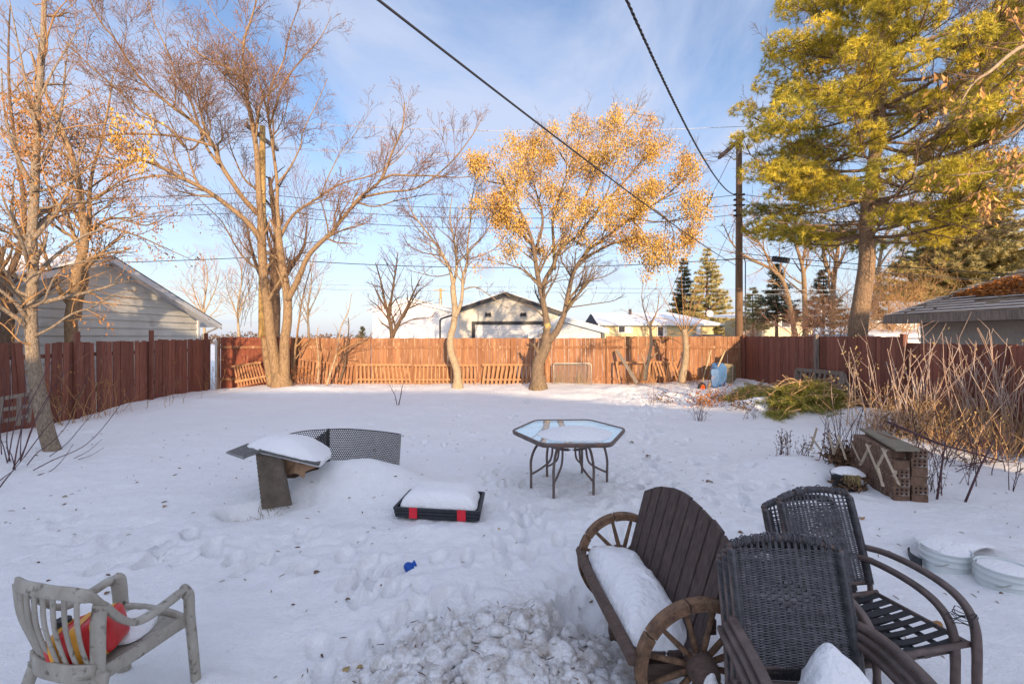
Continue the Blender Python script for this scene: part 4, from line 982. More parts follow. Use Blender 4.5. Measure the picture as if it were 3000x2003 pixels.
L([(1625,790),(1622,712),(1620,645),(1640,570),(1668,490),(1700,400),(1720,340)], D, D+.8, .06, .012, n=18, ln=1.4)
L([(1566,745),(1590,650),(1570,560),(1545,480),(1530,420)], D, D+1.0, .055, .012, n=16, ln=1.3)
L([(1700,765),(1780,720),(1850,700),(1900,710),(1935,745)], D-.3, D-1.2, .045, .01, n=14, ln=1.0)
L([(1690,690),(1760,610),(1840,520),(1900,450),(1960,420)], D, D+1, .05, .012, n=16, ln=1.4)
L([(1690,640),(1740,520),(1790,420),(1850,340),(1870,310)], D, D+.5, .045, .012, n=14, ln=1.3)
L([(1560,720),(1500,660),(1440,620),(1400,600)], D, D-.6, .045, .01, n=12, ln=1.1)
L([(1580,830),(1530,790),(1470,770),(1420,760)], D, D-.7, .035, .009, n=9, ln=.9)
L([(1660,880),(1710,830),(1770,810),(1810,790)], D, D-.5, .028, .009, n=9, ln=.8)
L([(1480,540),(1430,530),(1400,500)], D-.6, D-.8, .03, .009, n=8, ln=1.0)
L([(1850,640),(1930,650),(2000,640),(2040,620)], D-.6, D-1.2, .03, .009, n=9, ln=1.0)
L([(1668,490),(1620,420),(1590,390)], D+.3, D+.8, .03, .009, n=8, ln=1.0)
L([(1930,590),(2010,520),(2030,480)], D-.8, D-1.0, .025, .009, n=8, ln=1.0)
L([(1850,640),(1890,690),(1915,740),(1915,800)], D-.6, D-.9, .028, .009, n=10, ln=.8)
L([(1900,600),(1960,650),(1975,710),(1960,770)], D-.7, D-1.1, .024, .009, n=9, ln=.8)
L([(1595,930),(1560,900),(1510,880),(1470,850)], D, D-.6, .022, .008, n=9, ln=.7)
L([(1655,905),(1700,850),(1720,790),(1760,760)], D, D+.3, .028, .008, n=10, ln=.8)
L([(1670,900),(1740,890),(1800,880),(1830,860)], D-.1, D-.7, .02, .008, n=8, ln=.6)
t = T.done('golden_tree', 'gnarled tree full of dry golden leaves right of centre', 'tree', P(1577,1130,D), M_bark_mid, M_bark_mid)
EL = [(1500,455,125,85,1),(1590,540,190,130,1),(1750,480,190,130,1),(1840,370,90,70,1),(1700,400,120,80,.9),(1920,500,130,110,1),(2000,600,90,110,1),(1470,590,110,100,.9),(1900,640,120,90,.9),
      (1900,750,75,75,.6),(1450,765,75,32,.6),(1700,620,230,80,.55),(1530,680,120,70,.45),(1960,700,70,70,.8)]
def test(a, b):
    k = 0
    for cx, cy, rx, ry, w_ in EL:
        q = ((a-cx)/rx)**2+((b-cy)/ry)**2
        if q < 1: k = max(k, w_)
    return k*(.85 if b < 640 else .7)
rs = np.random.RandomState(8)
_t0 = test
tipsC = []
for x in T.tips:                                             # leaves hang on in clumps
    v = float(pnoise(np.array([x[0].x*1.5+x[0].y*.7]), np.array([x[0].z*1.5+3]))[0])
    if v > -.04 and x[2] >= 1: tipsC.append(x)
cards = bunches(tipsC, rs, test, 27, .065, .26, .105)
m = MB(); m.cards(cards); m.build('leaves', M_leaf_y, t)
cards = bunches([x for x in T.tips if x[2] >= 1], rs, lambda a, b: test(a,b)*(.25 if b < 640 else .7), 9, .07, .25, .10)
m = MB(); m.cards(cards); m.build('leaves', M_leaf_b, t, label='brown lower leaves of the golden tree')
m = MB(); q = P(1568,736,D-.2)
for i in range(130):
    a = rng.uniform(0,6.28); c = q+Vector((rng.gauss(0,.10),rng.gauss(0,.10),rng.gauss(0,.09))); d = Vector((math.cos(a),math.sin(a),rng.uniform(-.5,.5)))*rng.uniform(.08,.22)
    m.tube([c-d, c+Vector((0,0,.015)), c+d], .006, 3, False)
tag(own(m.build('bird_nest', M_dead)), 'ball of twigs forming a bird nest in the golden tree fork', 'bird nest')

# --- crooked tree in the left foreground
T = Tree(51, dens=(3.2,5.6,7), ratio=(.5,.5,.5), wig=.17, up=.05, maxl=4, rmin=.0032, ang=(55,50,45)); D = 7.35
L = T.limb
L([(158,1330),(140,1275),(121,1188),(104,1100),(97,1047),(92,960),(92,894),(97,800),(93,720),(97,638),(102,560),(104,485),(109,400),(109,319),(118,230),(125,150),(128,60),(132,-60)], D, D+.1, .115, .03, n=30, ln=1.25, t0=.28)
L([(95,900),(130,880),(142,850),(170,800),(230,770),(300,760)], D, D-.4, .03, .008, n=9, ln=.6)
L([(100,985),(150,960),(210,920),(270,900),(330,865),(400,850)], D, D+.4, .028, .007, n=9, ln=.6)
L([(95,870),(50,850),(20,800),(-20,760)], D, D-.3, .035, .01, n=7, ln=.7)
L([(97,830),(140,770),(230,700),(300,670),(380,640),(440,610)], D, D+.8, .035, .007, n=10, ln=.7)
L([(96,745),(60,700),(20,680),(-30,670)], D, D+.3, .04, .01, n=8, ln=.8)
L([(98,700),(150,640),(200,560),(230,470),(260,380)], D, D+.6, .04, .008, n=12, ln=.9)
L([(102,560),(60,480),(30,400),(10,300),(5,200)], D, D+.5, .04, .008, n=12, ln=.9)
L([(104,500),(150,420),(180,320),(190,220),(200,120)], D, D+.5, .035, .008, n=12, ln=.9)
L([(110,380),(80,260),(60,160),(40,60),(20,-40)], D, D+.2, .03, .007, n=10, ln=.8)
L([(112,300),(160,200),(210,120),(235,60)], D, D+.3, .025, .006, n=8, ln=.7)
L([(97,1010),(60,1000),(20,960),(-20,930)], D, D-.5, .02, .006, n=6, ln=.5)
L([(300,430),(330,455),(370,420),(420,400)], D+.6, D+.2, .012, .005, n=8, ln=.5)
t = T.done('crooked_tree', 'crooked tree leaning in the left foreground, rough grey bark below and sunlit above', 'tree', P(156,1312,D), M_bark_grey, M_twig_gold)
rs = np.random.RandomState(18)
def t4(a, b):
    k = .10 if b > 250 else .0
    if a < 210 and 260 < b < 680: k = .38
    if 150 < a < 260 and 300 < b < 560: k = .25
    if 290 < a < 460 and 320 < b < 500: k = .8
    if b > 720: k = .10
    return k
m = MB(); m.cards(bunches([x for x in T.tips], rs, t4, 7, .06, .14, .05)); m.build('leaves', M_leaf_b, t)
# golden leaf sprays in front of the arching limb
sp_ = [(Vector(P(rs.uniform(330,450), rs.uniform(330,480), D+.4)), None, 1) for _ in range(60)]
m = MB(); m.cards(bunches(sp_, rs, lambda a,b: 1, 7, .065, .1, .05)); m.build('leaves', M_leaf_y, t)

# --- forked tree behind the left fence
T = Tree(52, dens=(2.4,5,6.5), ratio=(.5,.5,.5), wig=.12, up=.05, maxl=4, rmin=.004); D = 11.9
L = T.limb
L([(212,1040),(210,985),(208,935),(216,870),(226,800),(244,740),(248,680),(240,610),(232,540),(214,464),(192,402),(152,312),(112,223),(90,150)], D, D-.5, .16, .02, n=22, ln=1.6)
L([(225,930),(232,880),(250,820),(244,740),(262,660),(262,580),(272,500),(300,400),(320,300),(330,220)], D+.1, D+.6, .10, .015, n=18, ln=1.5)
L([(212,900),(180,860),(150,800),(130,740),(100,700),(40,650)], D, D-.8, .07, .012, n=10, ln=1.2)
L([(250,700),(300,650),(350,640),(430,660),(520,620)], D, D+1, .05, .01, n=10, ln=1.1)
L([(240,600),(310,560),(370,520),(440,500)], D, D+.5, .04, .01, n=8, ln=1.1)
L([(214,464),(160,440),(90,440),(20,460)], D-.3, D-.7, .04, .01, n=8, ln=1.1)
L([(300,660),(400,690),(470,720),(560,760)], D+.4, D+.9, .03, .008, n=9, ln=.8)
t = T.done('forked_tree', 'forked tree with sparse brown seed clusters behind the left fence', 'tree', P(212,1100,D), M_bark, M_twig)
m = MB(); m.cards(bunches([x for x in T.tips], rs, lambda a,b: .30 if (b>240) else 0, 8, .07, .2, .06)); m.build('leaves', M_leaf_b, t)
# a third one by the frame edge and upright thin tree tops
T = Tree(53, dens=(2.4,5,6.5), maxl=4, rmin=.0045, wig=.11); D = 10.4
T.limb([(18,1040),(20,960),(25,900),(10,840),(0,780),(-15,700)], D, D, .15, .06, n=10, ln=1.3)
T.limb([(10,845),(60,720),(70,600),(50,450),(30,300),(25,150),(30,20)], D, D+.5, .07, .012, n=18, ln=1.4)
T.done('bare_tree', 'bare tree with a grey brown trunk cut by the left frame edge behind the fence', 'tree', P(18,1100,D), M_bark_dark, M_twig)

# --- small twiggy tree in front of the white garage
def quick(seed, limbs, d, label, m1, m2, base, cat='tree', name='bare_tree', group=None, **kw):
    T = Tree(seed, **kw)
    for pix, r0, r1, n, ln in limbs: T.limb(pix, d, d+T.r.uniform(-.6,.6)*min(1, d/15), r0, r1, n=n, ln=ln, t0=.12)
    return T.done(name, label, cat, P(*base, d), m1, m2, group), T
quick(61, [([(1148,1010),(1148,975),(1140,930),(1128,885),(1115,820),(1100,770)],.13,.02,14,1.4), ([(1150,985),(1168,945),(1190,905),(1215,850),(1235,810)],.10,.02,14,1.4),
           ([(1140,930),(1150,850),(1160,790),(1165,740)],.07,.02,12,1.4), ([(1142,940),(1110,900),(1085,880)],.05,.015,8,1.0), ([(1190,905),(1230,890),(1265,880)],.04,.012,7,.9), ([(1160,960),(1210,935),(1260,930),(1275,915)],.035,.01,7,.9)],
      20.5, 'reddish twiggy tree standing before the white garage', M_bark_dark, M_twig_red, (1149,1010), dens=(2.6,3.6,4), wig=.11, maxl=4, rmin=.006)
# saplings against the back fence
quick(62, [([(930,1120),(934,1080),(932,1030),(928,995),(932,960)],.04,.012,6,.5), ([(934,1080),(945,1020),(950,990)],.02,.008,4,.4)], 15.0, 'pale sapling at the picket panels, left of a slanting pale sapling', M_bark_pale, M_twig_gold, (930,1122), name='sapling', cat='sapling', maxl=3)
quick(63, [([(957,1128),(972,1080),(985,1040),(993,995),(1000,955),(1020,915),(1030,860)],.045,.01,9,.8), ([(985,1040),(1005,1025),(1030,1010),(1080,1000)],.018,.008,5,.5)], 14.9, 'slanting pale sapling at the picket panels', M_bark_pale, M_twig_gold, (957,1128), name='sapling', cat='sapling', maxl=3)
quick(64, [([(995,1118),(1010,1070),(1012,1040),(1018,1000),(1022,960),(1020,930)],.05,.012,8,.6), ([(1015,1030),(1040,1010),(1080,990),(1100,960)],.022,.008,7,.5), ([(1012,1050),(1040,1045)],.015,.007,3,.3)], 15.6, 'dark sapling with slanting side branches against the sunlit fence', M_bark_dark, M_twig, (995,1118), name='sapling', cat='sapling', maxl=3)
quick(65, [([(858,1110),(862,1050),(868,1000),(876,940),(885,880),(900,820),(925,740)],.055,.012,9,1.0)], 15.5, 'thin straight trunk right beside the big double trunk', M_bark, M_twig_gold, (858,1112), name='sapling', cat='sapling', maxl=4)
quick(66, [([(1889,1112),(1893,1080),(1902,1045),(1908,1000),(1905,965),(1906,940)],.075,.035,6,.5), ([(1906,960),(1890,920),(1880,870),(1885,830)],.03,.008,8,.8), ([(1906,955),(1925,910),(1930,860)],.03,.008,8,.8), ([(1904,970),(1930,950),(1960,940)],.015,.006,5,.5), ([(1904,985),(1870,960)],.015,.006,5,.5)], 14.9, 'young pale trunk with thin twigs before the yellow bungalow, thinner of two', M_bark_pale, M_twig_red, (1889,1112), name='sapling', cat='sapling', maxl=4, dens=(3,5,5))
tw = [([(2006,985),(x1,y1),(x2,y2)],.018,.006,6,.6) for x1,y1,x2,y2 in ((1960,900,1930,850),(1980,890,1950,780),(2000,880,1995,790),(2025,890,2050,800),(2040,900,2080,830),(2050,940,2110,880),(1970,940,1920,930),(2030,970,2080,1000),(1980,975,1935,1000))]
quick(67, [([(1996,1118),(2003,1080),(2009,1040),(2008,1000),(2004,965)],.13,.075,4,.4)]+tw, 14.75, 'thicker pale trunk with a spray of golden shoots before the yellow bungalow', M_bark_pale, M_twig_gold, (1996,1118), name='sapling', cat='sapling', maxl=4, dens=(3,5,5))
# bare trees beyond the right corner
quick(71, [([(2330,985),(2300,840),(2262,790),(2200,760),(2150,720),(2120,660)],0.150,0.024,14,2.2), ([(2262,790),(2230,720),(2190,690),(2170,640)],0.061,0.024,12,2.0), ([(2300,830),(2255,760),(2215,700),(2180,690)],0.054,0.024,8,1.8), ([(2215,700),(2250,640),(2260,610)],0.041,0.016,8,1.6)],
      26, 'curving pale bare tree just right of the utility pole', M_bark, M_twig_gold, (2330,1000), dens=(1.6,2.6,3), maxl=4, rmin=.008, wig=.13)
quick(72, [([(2360,985),(2356,840),(2350,780),(2332,720),(2310,670),(2295,640)],0.163,0.032,14,2.0), ([(2350,780),(2360,700),(2345,640)],0.082,0.024,10,1.8), ([(2352,800),(2380,760)],0.068,0.024,6,1.5)],
      27, 'bare tree with one leaning trunk left of the pine', M_bark, M_twig_red, (2360,1000), dens=(1.6,2.6,3), maxl=4, rmin=.008, wig=.13)
quick(73, [([(2440,985),(2440,860),(2448,780),(2455,720),(2448,680)],0.177,0.072,12,1.8), ([(2444,820),(2420,780),(2412,730),(2410,690)],0.109,0.080,8,1.4), ([(2450,790),(2475,740),(2480,690)],0.068,0.024,8,1.6)],
      27, 'pollarded bare tree with stubby limbs, nearest to the left of the pine', M_bark, M_twig_red, (2440,1000), dens=(1.6,2.6,3), maxl=4, rmin=.008, wig=.13)
quick(74, [([(2560,985),(2570,820),(2590,700),(2620,640),(2650,600)],0.136,0.024,16,2.2), ([(2575,780),(2620,720),(2680,680)],0.068,0.016,12,2.0), ([(2565,860),(2610,830),(2660,800)],0.048,0.016,10,1.6)],
      27, 'bare tree with pale fanning twigs right behind the pine trunk', M_bark_pale, M_twig_gold, (2560,1000), dens=(1.8,2.8,3), maxl=4, rmin=.008, wig=.12)
for i, (x, dd, lab) in enumerate(((600,34,'left of'),(700,36,'between'),(905,38,'right of'))):
    quick(80+i, [([(x,990),(x-3,900),(x+8,820),(x+2,760)],0.109,0.016,14,2.6), ([(x-3,920),(x+30,850),(x+45,790)],0.061,0.016,10,2.2), ([(x-3,930),(x-30,860),(x-40,810)],0.054,0.016,10,2.0)], dd,
          ('far pale bare tree above the roof end of the left garage','far bare tree seen low behind the left side of the big trunk','far bare tree seen low behind the right side of the big trunk')[i], M_bark_pale, M_twig_gold, (x,990), dens=(1.5,2.2,2.5), maxl=4, rmin=.009)
# thickets
def thicket(seed, px, d, wpx, hpx, n, label, mt, base_py=1000, wig=.22):
    r_ = random.Random(seed); m = MB(); c = P(px, base_py, d); W = wpx/F*d/2; Hh = hpx/F*d
    T = Tree(seed, dens=(3,4,4), maxl=3, wig=wig, rmin=.006, ratio=(.45,.45,.4))
    for i in range(n):
        a = r_.uniform(0,6.28); q = c+Vector((r_.uniform(-1,1)*W*.7, r_.uniform(-.8,.8), 0))
        T.grow(q, Vector((r_.gauss(0,.45), r_.gauss(0,.4), 1)), Hh*r_.uniform(.6,1.05), .018, 0)
    t = thing('thicket', label, 'bush', tuple(c))
    T.twigs.t += T.trunk.t; T.twigs.build('branches', mt, t, smooth=True)
    return T
thicket(90, 2380, 21, 150, 170, 24, 'tangled reddish thicket over the right fence beside the cream house', M_twig_red)
thicket(91, 2460, 20, 120, 200, 26, 'tangled brown thicket left of the pine trunk', M_twig)
thicket(92, 2610, 21, 150, 230, 34, 'dense tan thicket between the pine trunk and the shake roof', M_twig_gold)
thicket(93, 2190, 30, 90, 90, 18, 'small brown thicket right behind the utility pole', M_twig)
thicket(94, 2700, 16.5, 120, 200, 9, 'loose tan brush before the big spruce', M_twig_gold)

# --- conifers
def needles(tips, rs, n, ln, wd, back=.22, spread=.8):
    p = np.array([tuple(t[0]) for t in tips]); d = np.array([tuple(t[1]) for t in tips])
    p = np.repeat(p, n, 0); d = np.repeat(d, n, 0); k = len(p)
    e = rs.normal(size=(k,3)); e -= (e*d).sum(1, keepdims=True)*d; e /= np.linalg.norm(e, axis=1, keepdims=True)+1e-9
    o = p-d*rs.rand(k,1)*back; v = d*.75+e*spread*rs.uniform(.5,1.3,(k,1)); v[:,2] += .12; v /= np.linalg.norm(v, axis=1, keepdims=True)
    s = np.cross(v, rs.normal(size=(k,3))); s /= np.linalg.norm(s, axis=1, keepdims=True)+1e-9
    l = ln*rs.uniform(.7,1.25,(k,1)); return np.stack([o-s*wd/2, o+s*wd/2, o+v*l], 1)
# the pine
T = Tree(101, dens=(3.2,8,7), ratio=(.42,.38,.5), ang=(48,45,40), wig=.09, up=.035, maxl=4, rmin=.006, seg=(8,7,5,4)); D = 13.0
base = P(2510,1100,D); base.z = -.1
tr = catmull([Vector((base.x,D,-.1)), P(2512,980,D), P(2526,870,D), P(2540,760,D), P(2540,640,D), P(2560,480,D), P(2585,250,D), P(2600,0,D), P(2620,-300,D), P(2625,-520,D)], 5)
T.trunk.tube(tr, [.255-(.18*(i/(len(tr)-1))**1.1) for i in range(len(tr))], 16)
r_ = random.Random(77)
def pine_limb(z, az, L, droop=.0, rise=.22):
    f = min(max((z-tr[0].z)/(tr[-1].z-tr[0].z), 0), .99); 
    p0 = min(tr, key=lambda q: abs(q.z-z)); p0 = Vector((p0.x, p0.y, z))
    d = Vector((math.cos(az), math.sin(az), 0)); pts = []; rad = []
    n = 9; sd = Vector((-d.y, d.x, 0))*r_.uniform(-.12,.12)
    for i in range(n+1):
        u = i/n; pts.append(p0+d*L*u+sd*L*u*u+Vector((0,0,L*(-droop*u*(1-u)*2+rise*u*u)))+T.rv()*.02*L*u); rad.append(.055*(1-.8*u)*(L/4))
    T.trunk.tube(pts, rad, 6); T.spawn(pts, rad, L, 1, .30, n=int(L*3))
    for u in (.50,.67,.84,1.0):                          # pads of foliage along the outer limb
        if r_.random() < .18: continue
        i_ = min(n-1, int(u*n)); c = pts[i_].lerp(pts[i_+1], u*n-i_ if u < 1 else 1); lat = Vector((-d.y, d.x, 0))*r_.gauss(0, .33*L*.35*(.6+u*.4)); c = c+lat+Vector((0,0,.08))
        if not inframe(c): continue
        s = r_.uniform(.36,.60)*(1.1-.25*u); axx = d.lerp(lat.normalized() if lat.length > .05 else d, .4).normalized()
        T.put([pts[i_], pts[i_].lerp(c,.6), c], [.018,.012,.008])
        for q in range(int(230*s)):
            a = r_.uniform(0, 2*math.pi); h_ = r_.uniform(-.75,1); w_ = math.sqrt(max(0,1-h_*h_)); k_ = r_.uniform(.72,1.05)
            o = Vector((math.cos(a)*w_, math.sin(a)*w_, h_*.68))*s*k_; o += axx*(o.dot(axx))*.35
            pads.append((c+o, (Vector((o.x,o.y,o.z*1.6)).normalized()+Vector((0,0,.35))+T.rv()*.25).normalized(), 3))
    T.tips.append((pts[-1], (pts[-1]-pts[-2]).normalized(), 0))
pads = []
def inframe(p):
    if p.y < 1: return False
    a, b = proj(p); return -200 < b < 1000 and 1900 < a < 3250
z = 4.75; k = 0
while z < 14.5:
    nb = 8; Lb = 3.75 if z < 8.5 else 3.6-(z-8.5)*.38
    if z < 5.4: Lb = 3.1
    for i in range(nb):
        az = 2*math.pi*(i/nb)+k*1.2+r_.uniform(-.35,.35); L_ = Lb*r_.uniform(.72,1.12)
        if math.cos(az) < -.35: L_ *= .9
        if math.cos(az) > .3: L_ *= 1.22
        pine_limb(z+r_.uniform(-.15,.15), az, max(1, L_), r_.uniform(.05,.2), r_.uniform(.10,.32))
    z += .88; k += 1
for px, py, px0, py0 in ((2270,650,2540,655),(2390,675,2540,665)):           # dead lower limbs
    T.limb([(px0,py0),((px0+px)/2,(py0+py)/2+8),(px,py)], D, D-.4, .04, .015, n=12, ln=.5, lvl=2)
def inframe(p):
    if p.y < 1: return False
    a, b = proj(p); return -260 < b < 1000 and 1900 < a < 3350
dead = MB()
tips = [t_ for t_ in T.tips if t_[2] >= 1 and inframe(t_[0])]
# inner shaded tips are bare: needles sit on the outer third of each limb
axis0 = lambda p: min(tr, key=lambda q: abs(q.z-p.z))
live = pads+[t_ for t_ in tips if r_.random() < .03 and (Vector((t_[0].x, t_[0].y))-Vector((axis0(t_[0]).x, axis0(t_[0]).y))).length > 1.15]
t = T.done('pine_tree', 'tall pine with sunlit yellow green needles rising over the right fence', 'tree', base, M_pinebark, M_bark_dark, twig_name='branches')
rs = np.random.RandomState(5)
print('pine tips', len(live), len(tips))
m = MB(); m.cards(needles(live, rs, 22, .135, .011, .06, 1.4)); m.build('crown', M_pine, t)

def spruce(seed, px, top_py, d, wpx, base_py, label, mt, rows=26, per=9, cards=20, sz=.16):
    r_ = random.Random(seed); rs = np.random.RandomState(seed); c = P(px, base_py, d); top = P(px, top_py, d); hh = top.z-c.z; Rm = wpx/F*d/2
    tk = MB(); tk.tube([c-Vector((0,0,1.5)), c.lerp(top,.5), top], [.03*hh,.017*hh,.01], 8); tw = MB(); tips = []
    for j in range(rows):
        f = (j+.3)/rows; z = hh*f; L_ = Rm*((1-f)**.85)*1.0+.05
        for i in range(max(4, int(per*(1-f*.5)))):
            a = r_.uniform(0,6.28); l = L_*r_.uniform(.72,1.12); dr = r_.uniform(.12,.38); pts = []
            for s_ in range(5):
                u = s_/4; pts.append(c+Vector((math.cos(a)*l*u, math.sin(a)*l*u, z-dr*l*u+.25*l*u*u+r_.gauss(0,.01)*l)))
            tw.tube(pts, [.02,.014,.01,.008,.005], 3, False)
            nn = max(3, int(l*5.5))
            for q in range(nn):
                u = .12+.88*(q+r_.random())/nn; k = int(min(u,.999)*4); p = pts[k].lerp(pts[k+1], u*4-k); dirn = (pts[k+1]-pts[k]).normalized()
                s2 = Vector((-dirn.y, dirn.x, -.25))*r_.choice((-1,1))*r_.uniform(.2,.9); dd = (dirn+s2).normalized(); ll = r_.uniform(.12,.34)*min(1, l*.8+.3)
                for w_ in (.35,.7,1): tips.append((p+dd*ll*w_+Vector((0,0,-.04*w_)), dd))
    t = thing('spruce_tree', label, 'tree', tuple(c)); tk.build('trunk', M_bark_dark, t, smooth=True); tw.build('branches', M_bark_dark, t)
    m = MB(); m.cards(needles(tips, rs, cards, sz, sz*.17, .12, .9)); m.build('crown', mt, t); return t
spruce(111, 2835, 520, 22, 420, 850, 'big spruce with tiered drooping sunlit boughs above the shake roof', M_spruce, 28, 22, 16, .20)
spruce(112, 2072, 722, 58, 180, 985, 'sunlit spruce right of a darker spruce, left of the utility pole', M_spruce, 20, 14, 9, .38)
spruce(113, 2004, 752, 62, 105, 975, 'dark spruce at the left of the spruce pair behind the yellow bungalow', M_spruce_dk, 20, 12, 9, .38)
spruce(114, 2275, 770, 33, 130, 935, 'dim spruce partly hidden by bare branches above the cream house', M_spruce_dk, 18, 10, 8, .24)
spruce(115, 2205, 840, 36, 110, 960, 'small grey green spruce right behind the utility pole', M_spruce, 14, 9, 8, .24)
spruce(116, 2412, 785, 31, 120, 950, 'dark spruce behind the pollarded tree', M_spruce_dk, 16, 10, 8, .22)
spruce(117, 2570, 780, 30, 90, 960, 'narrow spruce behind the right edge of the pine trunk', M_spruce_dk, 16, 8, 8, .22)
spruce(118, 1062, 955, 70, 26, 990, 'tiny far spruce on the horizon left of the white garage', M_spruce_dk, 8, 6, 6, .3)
# distant tree line on the horizon
m = MB(); rs = np.random.RandomState(2); n = 16000
x = rs.uniform(-130,160,n); y = 95+rs.rand(n)*10; hgt = 2.0+1.3*fbm(x*.06, x*0+2, 3)+.4*fbm(x*.5, x*0, 2); z = rs.rand(n)*np.maximum(hgt,.5)
m.cards(leaf_cards(np.stack([x,y,z],1), np.full(n,.6), rs, aspect=.5)); tag(m.build('distant_woods', M_bark_dark), 'low line of far off brown woods on the horizon', kind='stuff')

# --- maple branch reaching in from the right (tree stands beyond the frame)
T = Tree(121, dens=(3,4,5), maxl=4, wig=.12, up=-.02, rmin=.0035, ratio=(.4,.45,.4)); D = 4.6
T.trunk.tube([Vector((7.0,4.4,-.1)), Vector((6.9,4.4,1.5)), Vector((6.8,4.4,3.2)), Vector((6.7,4.5,5.2))], [.16,.14,.12,.09], 10)
T.limb([(3440,20),(3200,100),(3010,130),(2900,210),(2850,245),(2815,300)], 4.5, D, .035, .006, n=9, ln=.5)
T.limb([(3430,300),(3200,300),(3050,330),(2960,400),(2930,390)], 4.5, D+.3, .03, .006, n=9, ln=.45)
T.limb([(3430,420),(3200,450),(3050,470),(2920,500),(2790,515)], 4.5, D+.5, .025, .005, n=8, ln=.35)
T.limb([(3430,340),(3150,400),(3000,480),(2950,560)], 4.5, D, .02, .005, n=8, ln=.4)
t = T.done('maple_tree', 'branches with hanging orange brown leaves reaching in at the upper right edge', 'tree', (7.0,4.4,-.1), M_bark_pale, M_twig)
rs = np.random.RandomState(12)
m = MB(); m.cards(bunches([x for x in T.tips], rs, lambda a,b: .85 if a < 3120 else 0, 7, .075, .16, .045)); m.build('leaves', mat('leaf_orange_brown',(.62,.36,.13),.75,.3,3,island=.4,col2=(.38,.18,.06)), t)
# ------------------------------------------------------------------ shrubs, stalks, litter
def stalks(seed, bases, n, hgt, lean, rad, curve=.2, fork=.3, wig=.05, dirs=None):
    r_ = random.Random(seed); m = MB(); ends = []
    for i in range(n):
        b = r_.choice(bases); x = b[0]+r_.gauss(0,b[2]); y = b[1]+r_.gauss(0,b[2]); z = gz(x,y)-.04
        a = r_.uniform(0,6.28) if dirs is None else r_.gauss(*dirs); l = hgt*r_.uniform(.45,1.1); s = lean*abs(r_.gauss(.5,.5))+.03
        d = Vector((math.cos(a)*s, math.sin(a)*s, 1)).normalized(); p = Vector((x,y,z)); pts = [p]; k = 7; rr = rad*r_.uniform(.6,1.3)
        for j in range(k):
            d = (d+Vector((r_.gauss(0,wig), r_.gauss(0,wig), r_.gauss(0,wig)*.4+curve*.12))).normalized(); p = p+d*l/k; pts.append(p)
            if r_.random() < fork*.5 and j > 1:
                dd = (d+Vector((r_.gauss(0,.6), r_.gauss(0,.6), .1))).normalized(); ll = l*r_.uniform(.08,.25); m.tube([p, p+dd*ll*.5+Vector((0,0,.01)), p+dd*ll+Vector((0,0,.02))], [rr*.6,rr*.5,rr*.3], 3, False); ends.append(p+dd*ll)
        m.tube(pts, [rr*(1-.55*j/k) for j in range(k+1)], 5, False); ends.append(p)
    return m, ends
def dleaves(pos, n, size, rs, spread=.04, prob=1.):
    pos = [p for p in pos if rs.rand() < prob]
    if not pos: pos = [Vector((0,0,-1))]
    q = np.repeat(np.array([tuple(p) for p in pos]), n, 0); q = q+rs.normal(size=q.shape)*spread
    return leaf_cards(q, np.full(len(q), size), rs, hang=True, aspect=.55)
def shrub(name, label, cat, seed, bases, n, hgt, lean, rad, mt, leaf=None, leafn=3, leafs=.05, prob=.4, group=None, **kw):
    m, e = stalks(seed, bases, n, hgt, lean, rad, **kw); t = thing(name, label, cat, (bases[0][0], bases[0][1], gz(bases[0][0], bases[0][1])), group=group)
    m.build('stems', mt, t, smooth=True)
    if leaf:
        m = MB(); m.cards(dleaves(e, leafn, leafs, np.random.RandomState(seed), prob=prob)); m.build('leaves', leaf, t)
    return t
def GX(px, py, z=0):
    d = (H-z)*F/(py-HZ); return (px-1500)/F*d, d
# big shrub at the right
x, y = 7.05, 7.6
shrub('leafless_shrub', 'big sunlit shrub of tall silvery and orange canes before the right fence', 'shrub', 201, [(x-.3,y+.3,.28),(x+.35,y,.3),(x+.8,y-.5,.25)], 140, 1.9, .34, .0085, M_stem_g, M_straw, 2, .05, .10, curve=.12, fork=.45, wig=.07)
m, e = stalks(202, [(6.9,8.2,.35),(7.2,7.6,.4),(7.6,7.0,.4),(7.4,7.4,.4)], 380, .8, .8, .006, curve=-.1, fork=.9, wig=.12)
t = thing('leafless_shrub', 'tangle of short golden stems at the foot of the big silvery shrub', 'shrub', (7,7.6,gz(7,7.6))); m.build('stems', M_stem_y, t)
m = MB(); m.cards(dleaves(e, 2, .045, np.random.RandomState(4), prob=.25)); m.build('leaves', M_straw, t)
shrub('leafless_shrub', 'grey brushy stems bending low over the snow, right of the brick stack', 'shrub', 203, [(6.1,6.8,.18),(6.5,6.5,.25)], 60, .85, 1.3, .006, M_stem_d, M_dead, 2, .04, .1, curve=-.5, fork=.8, wig=.09)
shrub('dry_plant', 'tall dry stalks with seed heads, left of the big silvery shrub', 'dry plant', 204, [(6.55,8.75,.10)], 8, 1.35, .10, .006, M_stem_g, M_straw, 6, .05, .8, curve=.1, fork=.7)
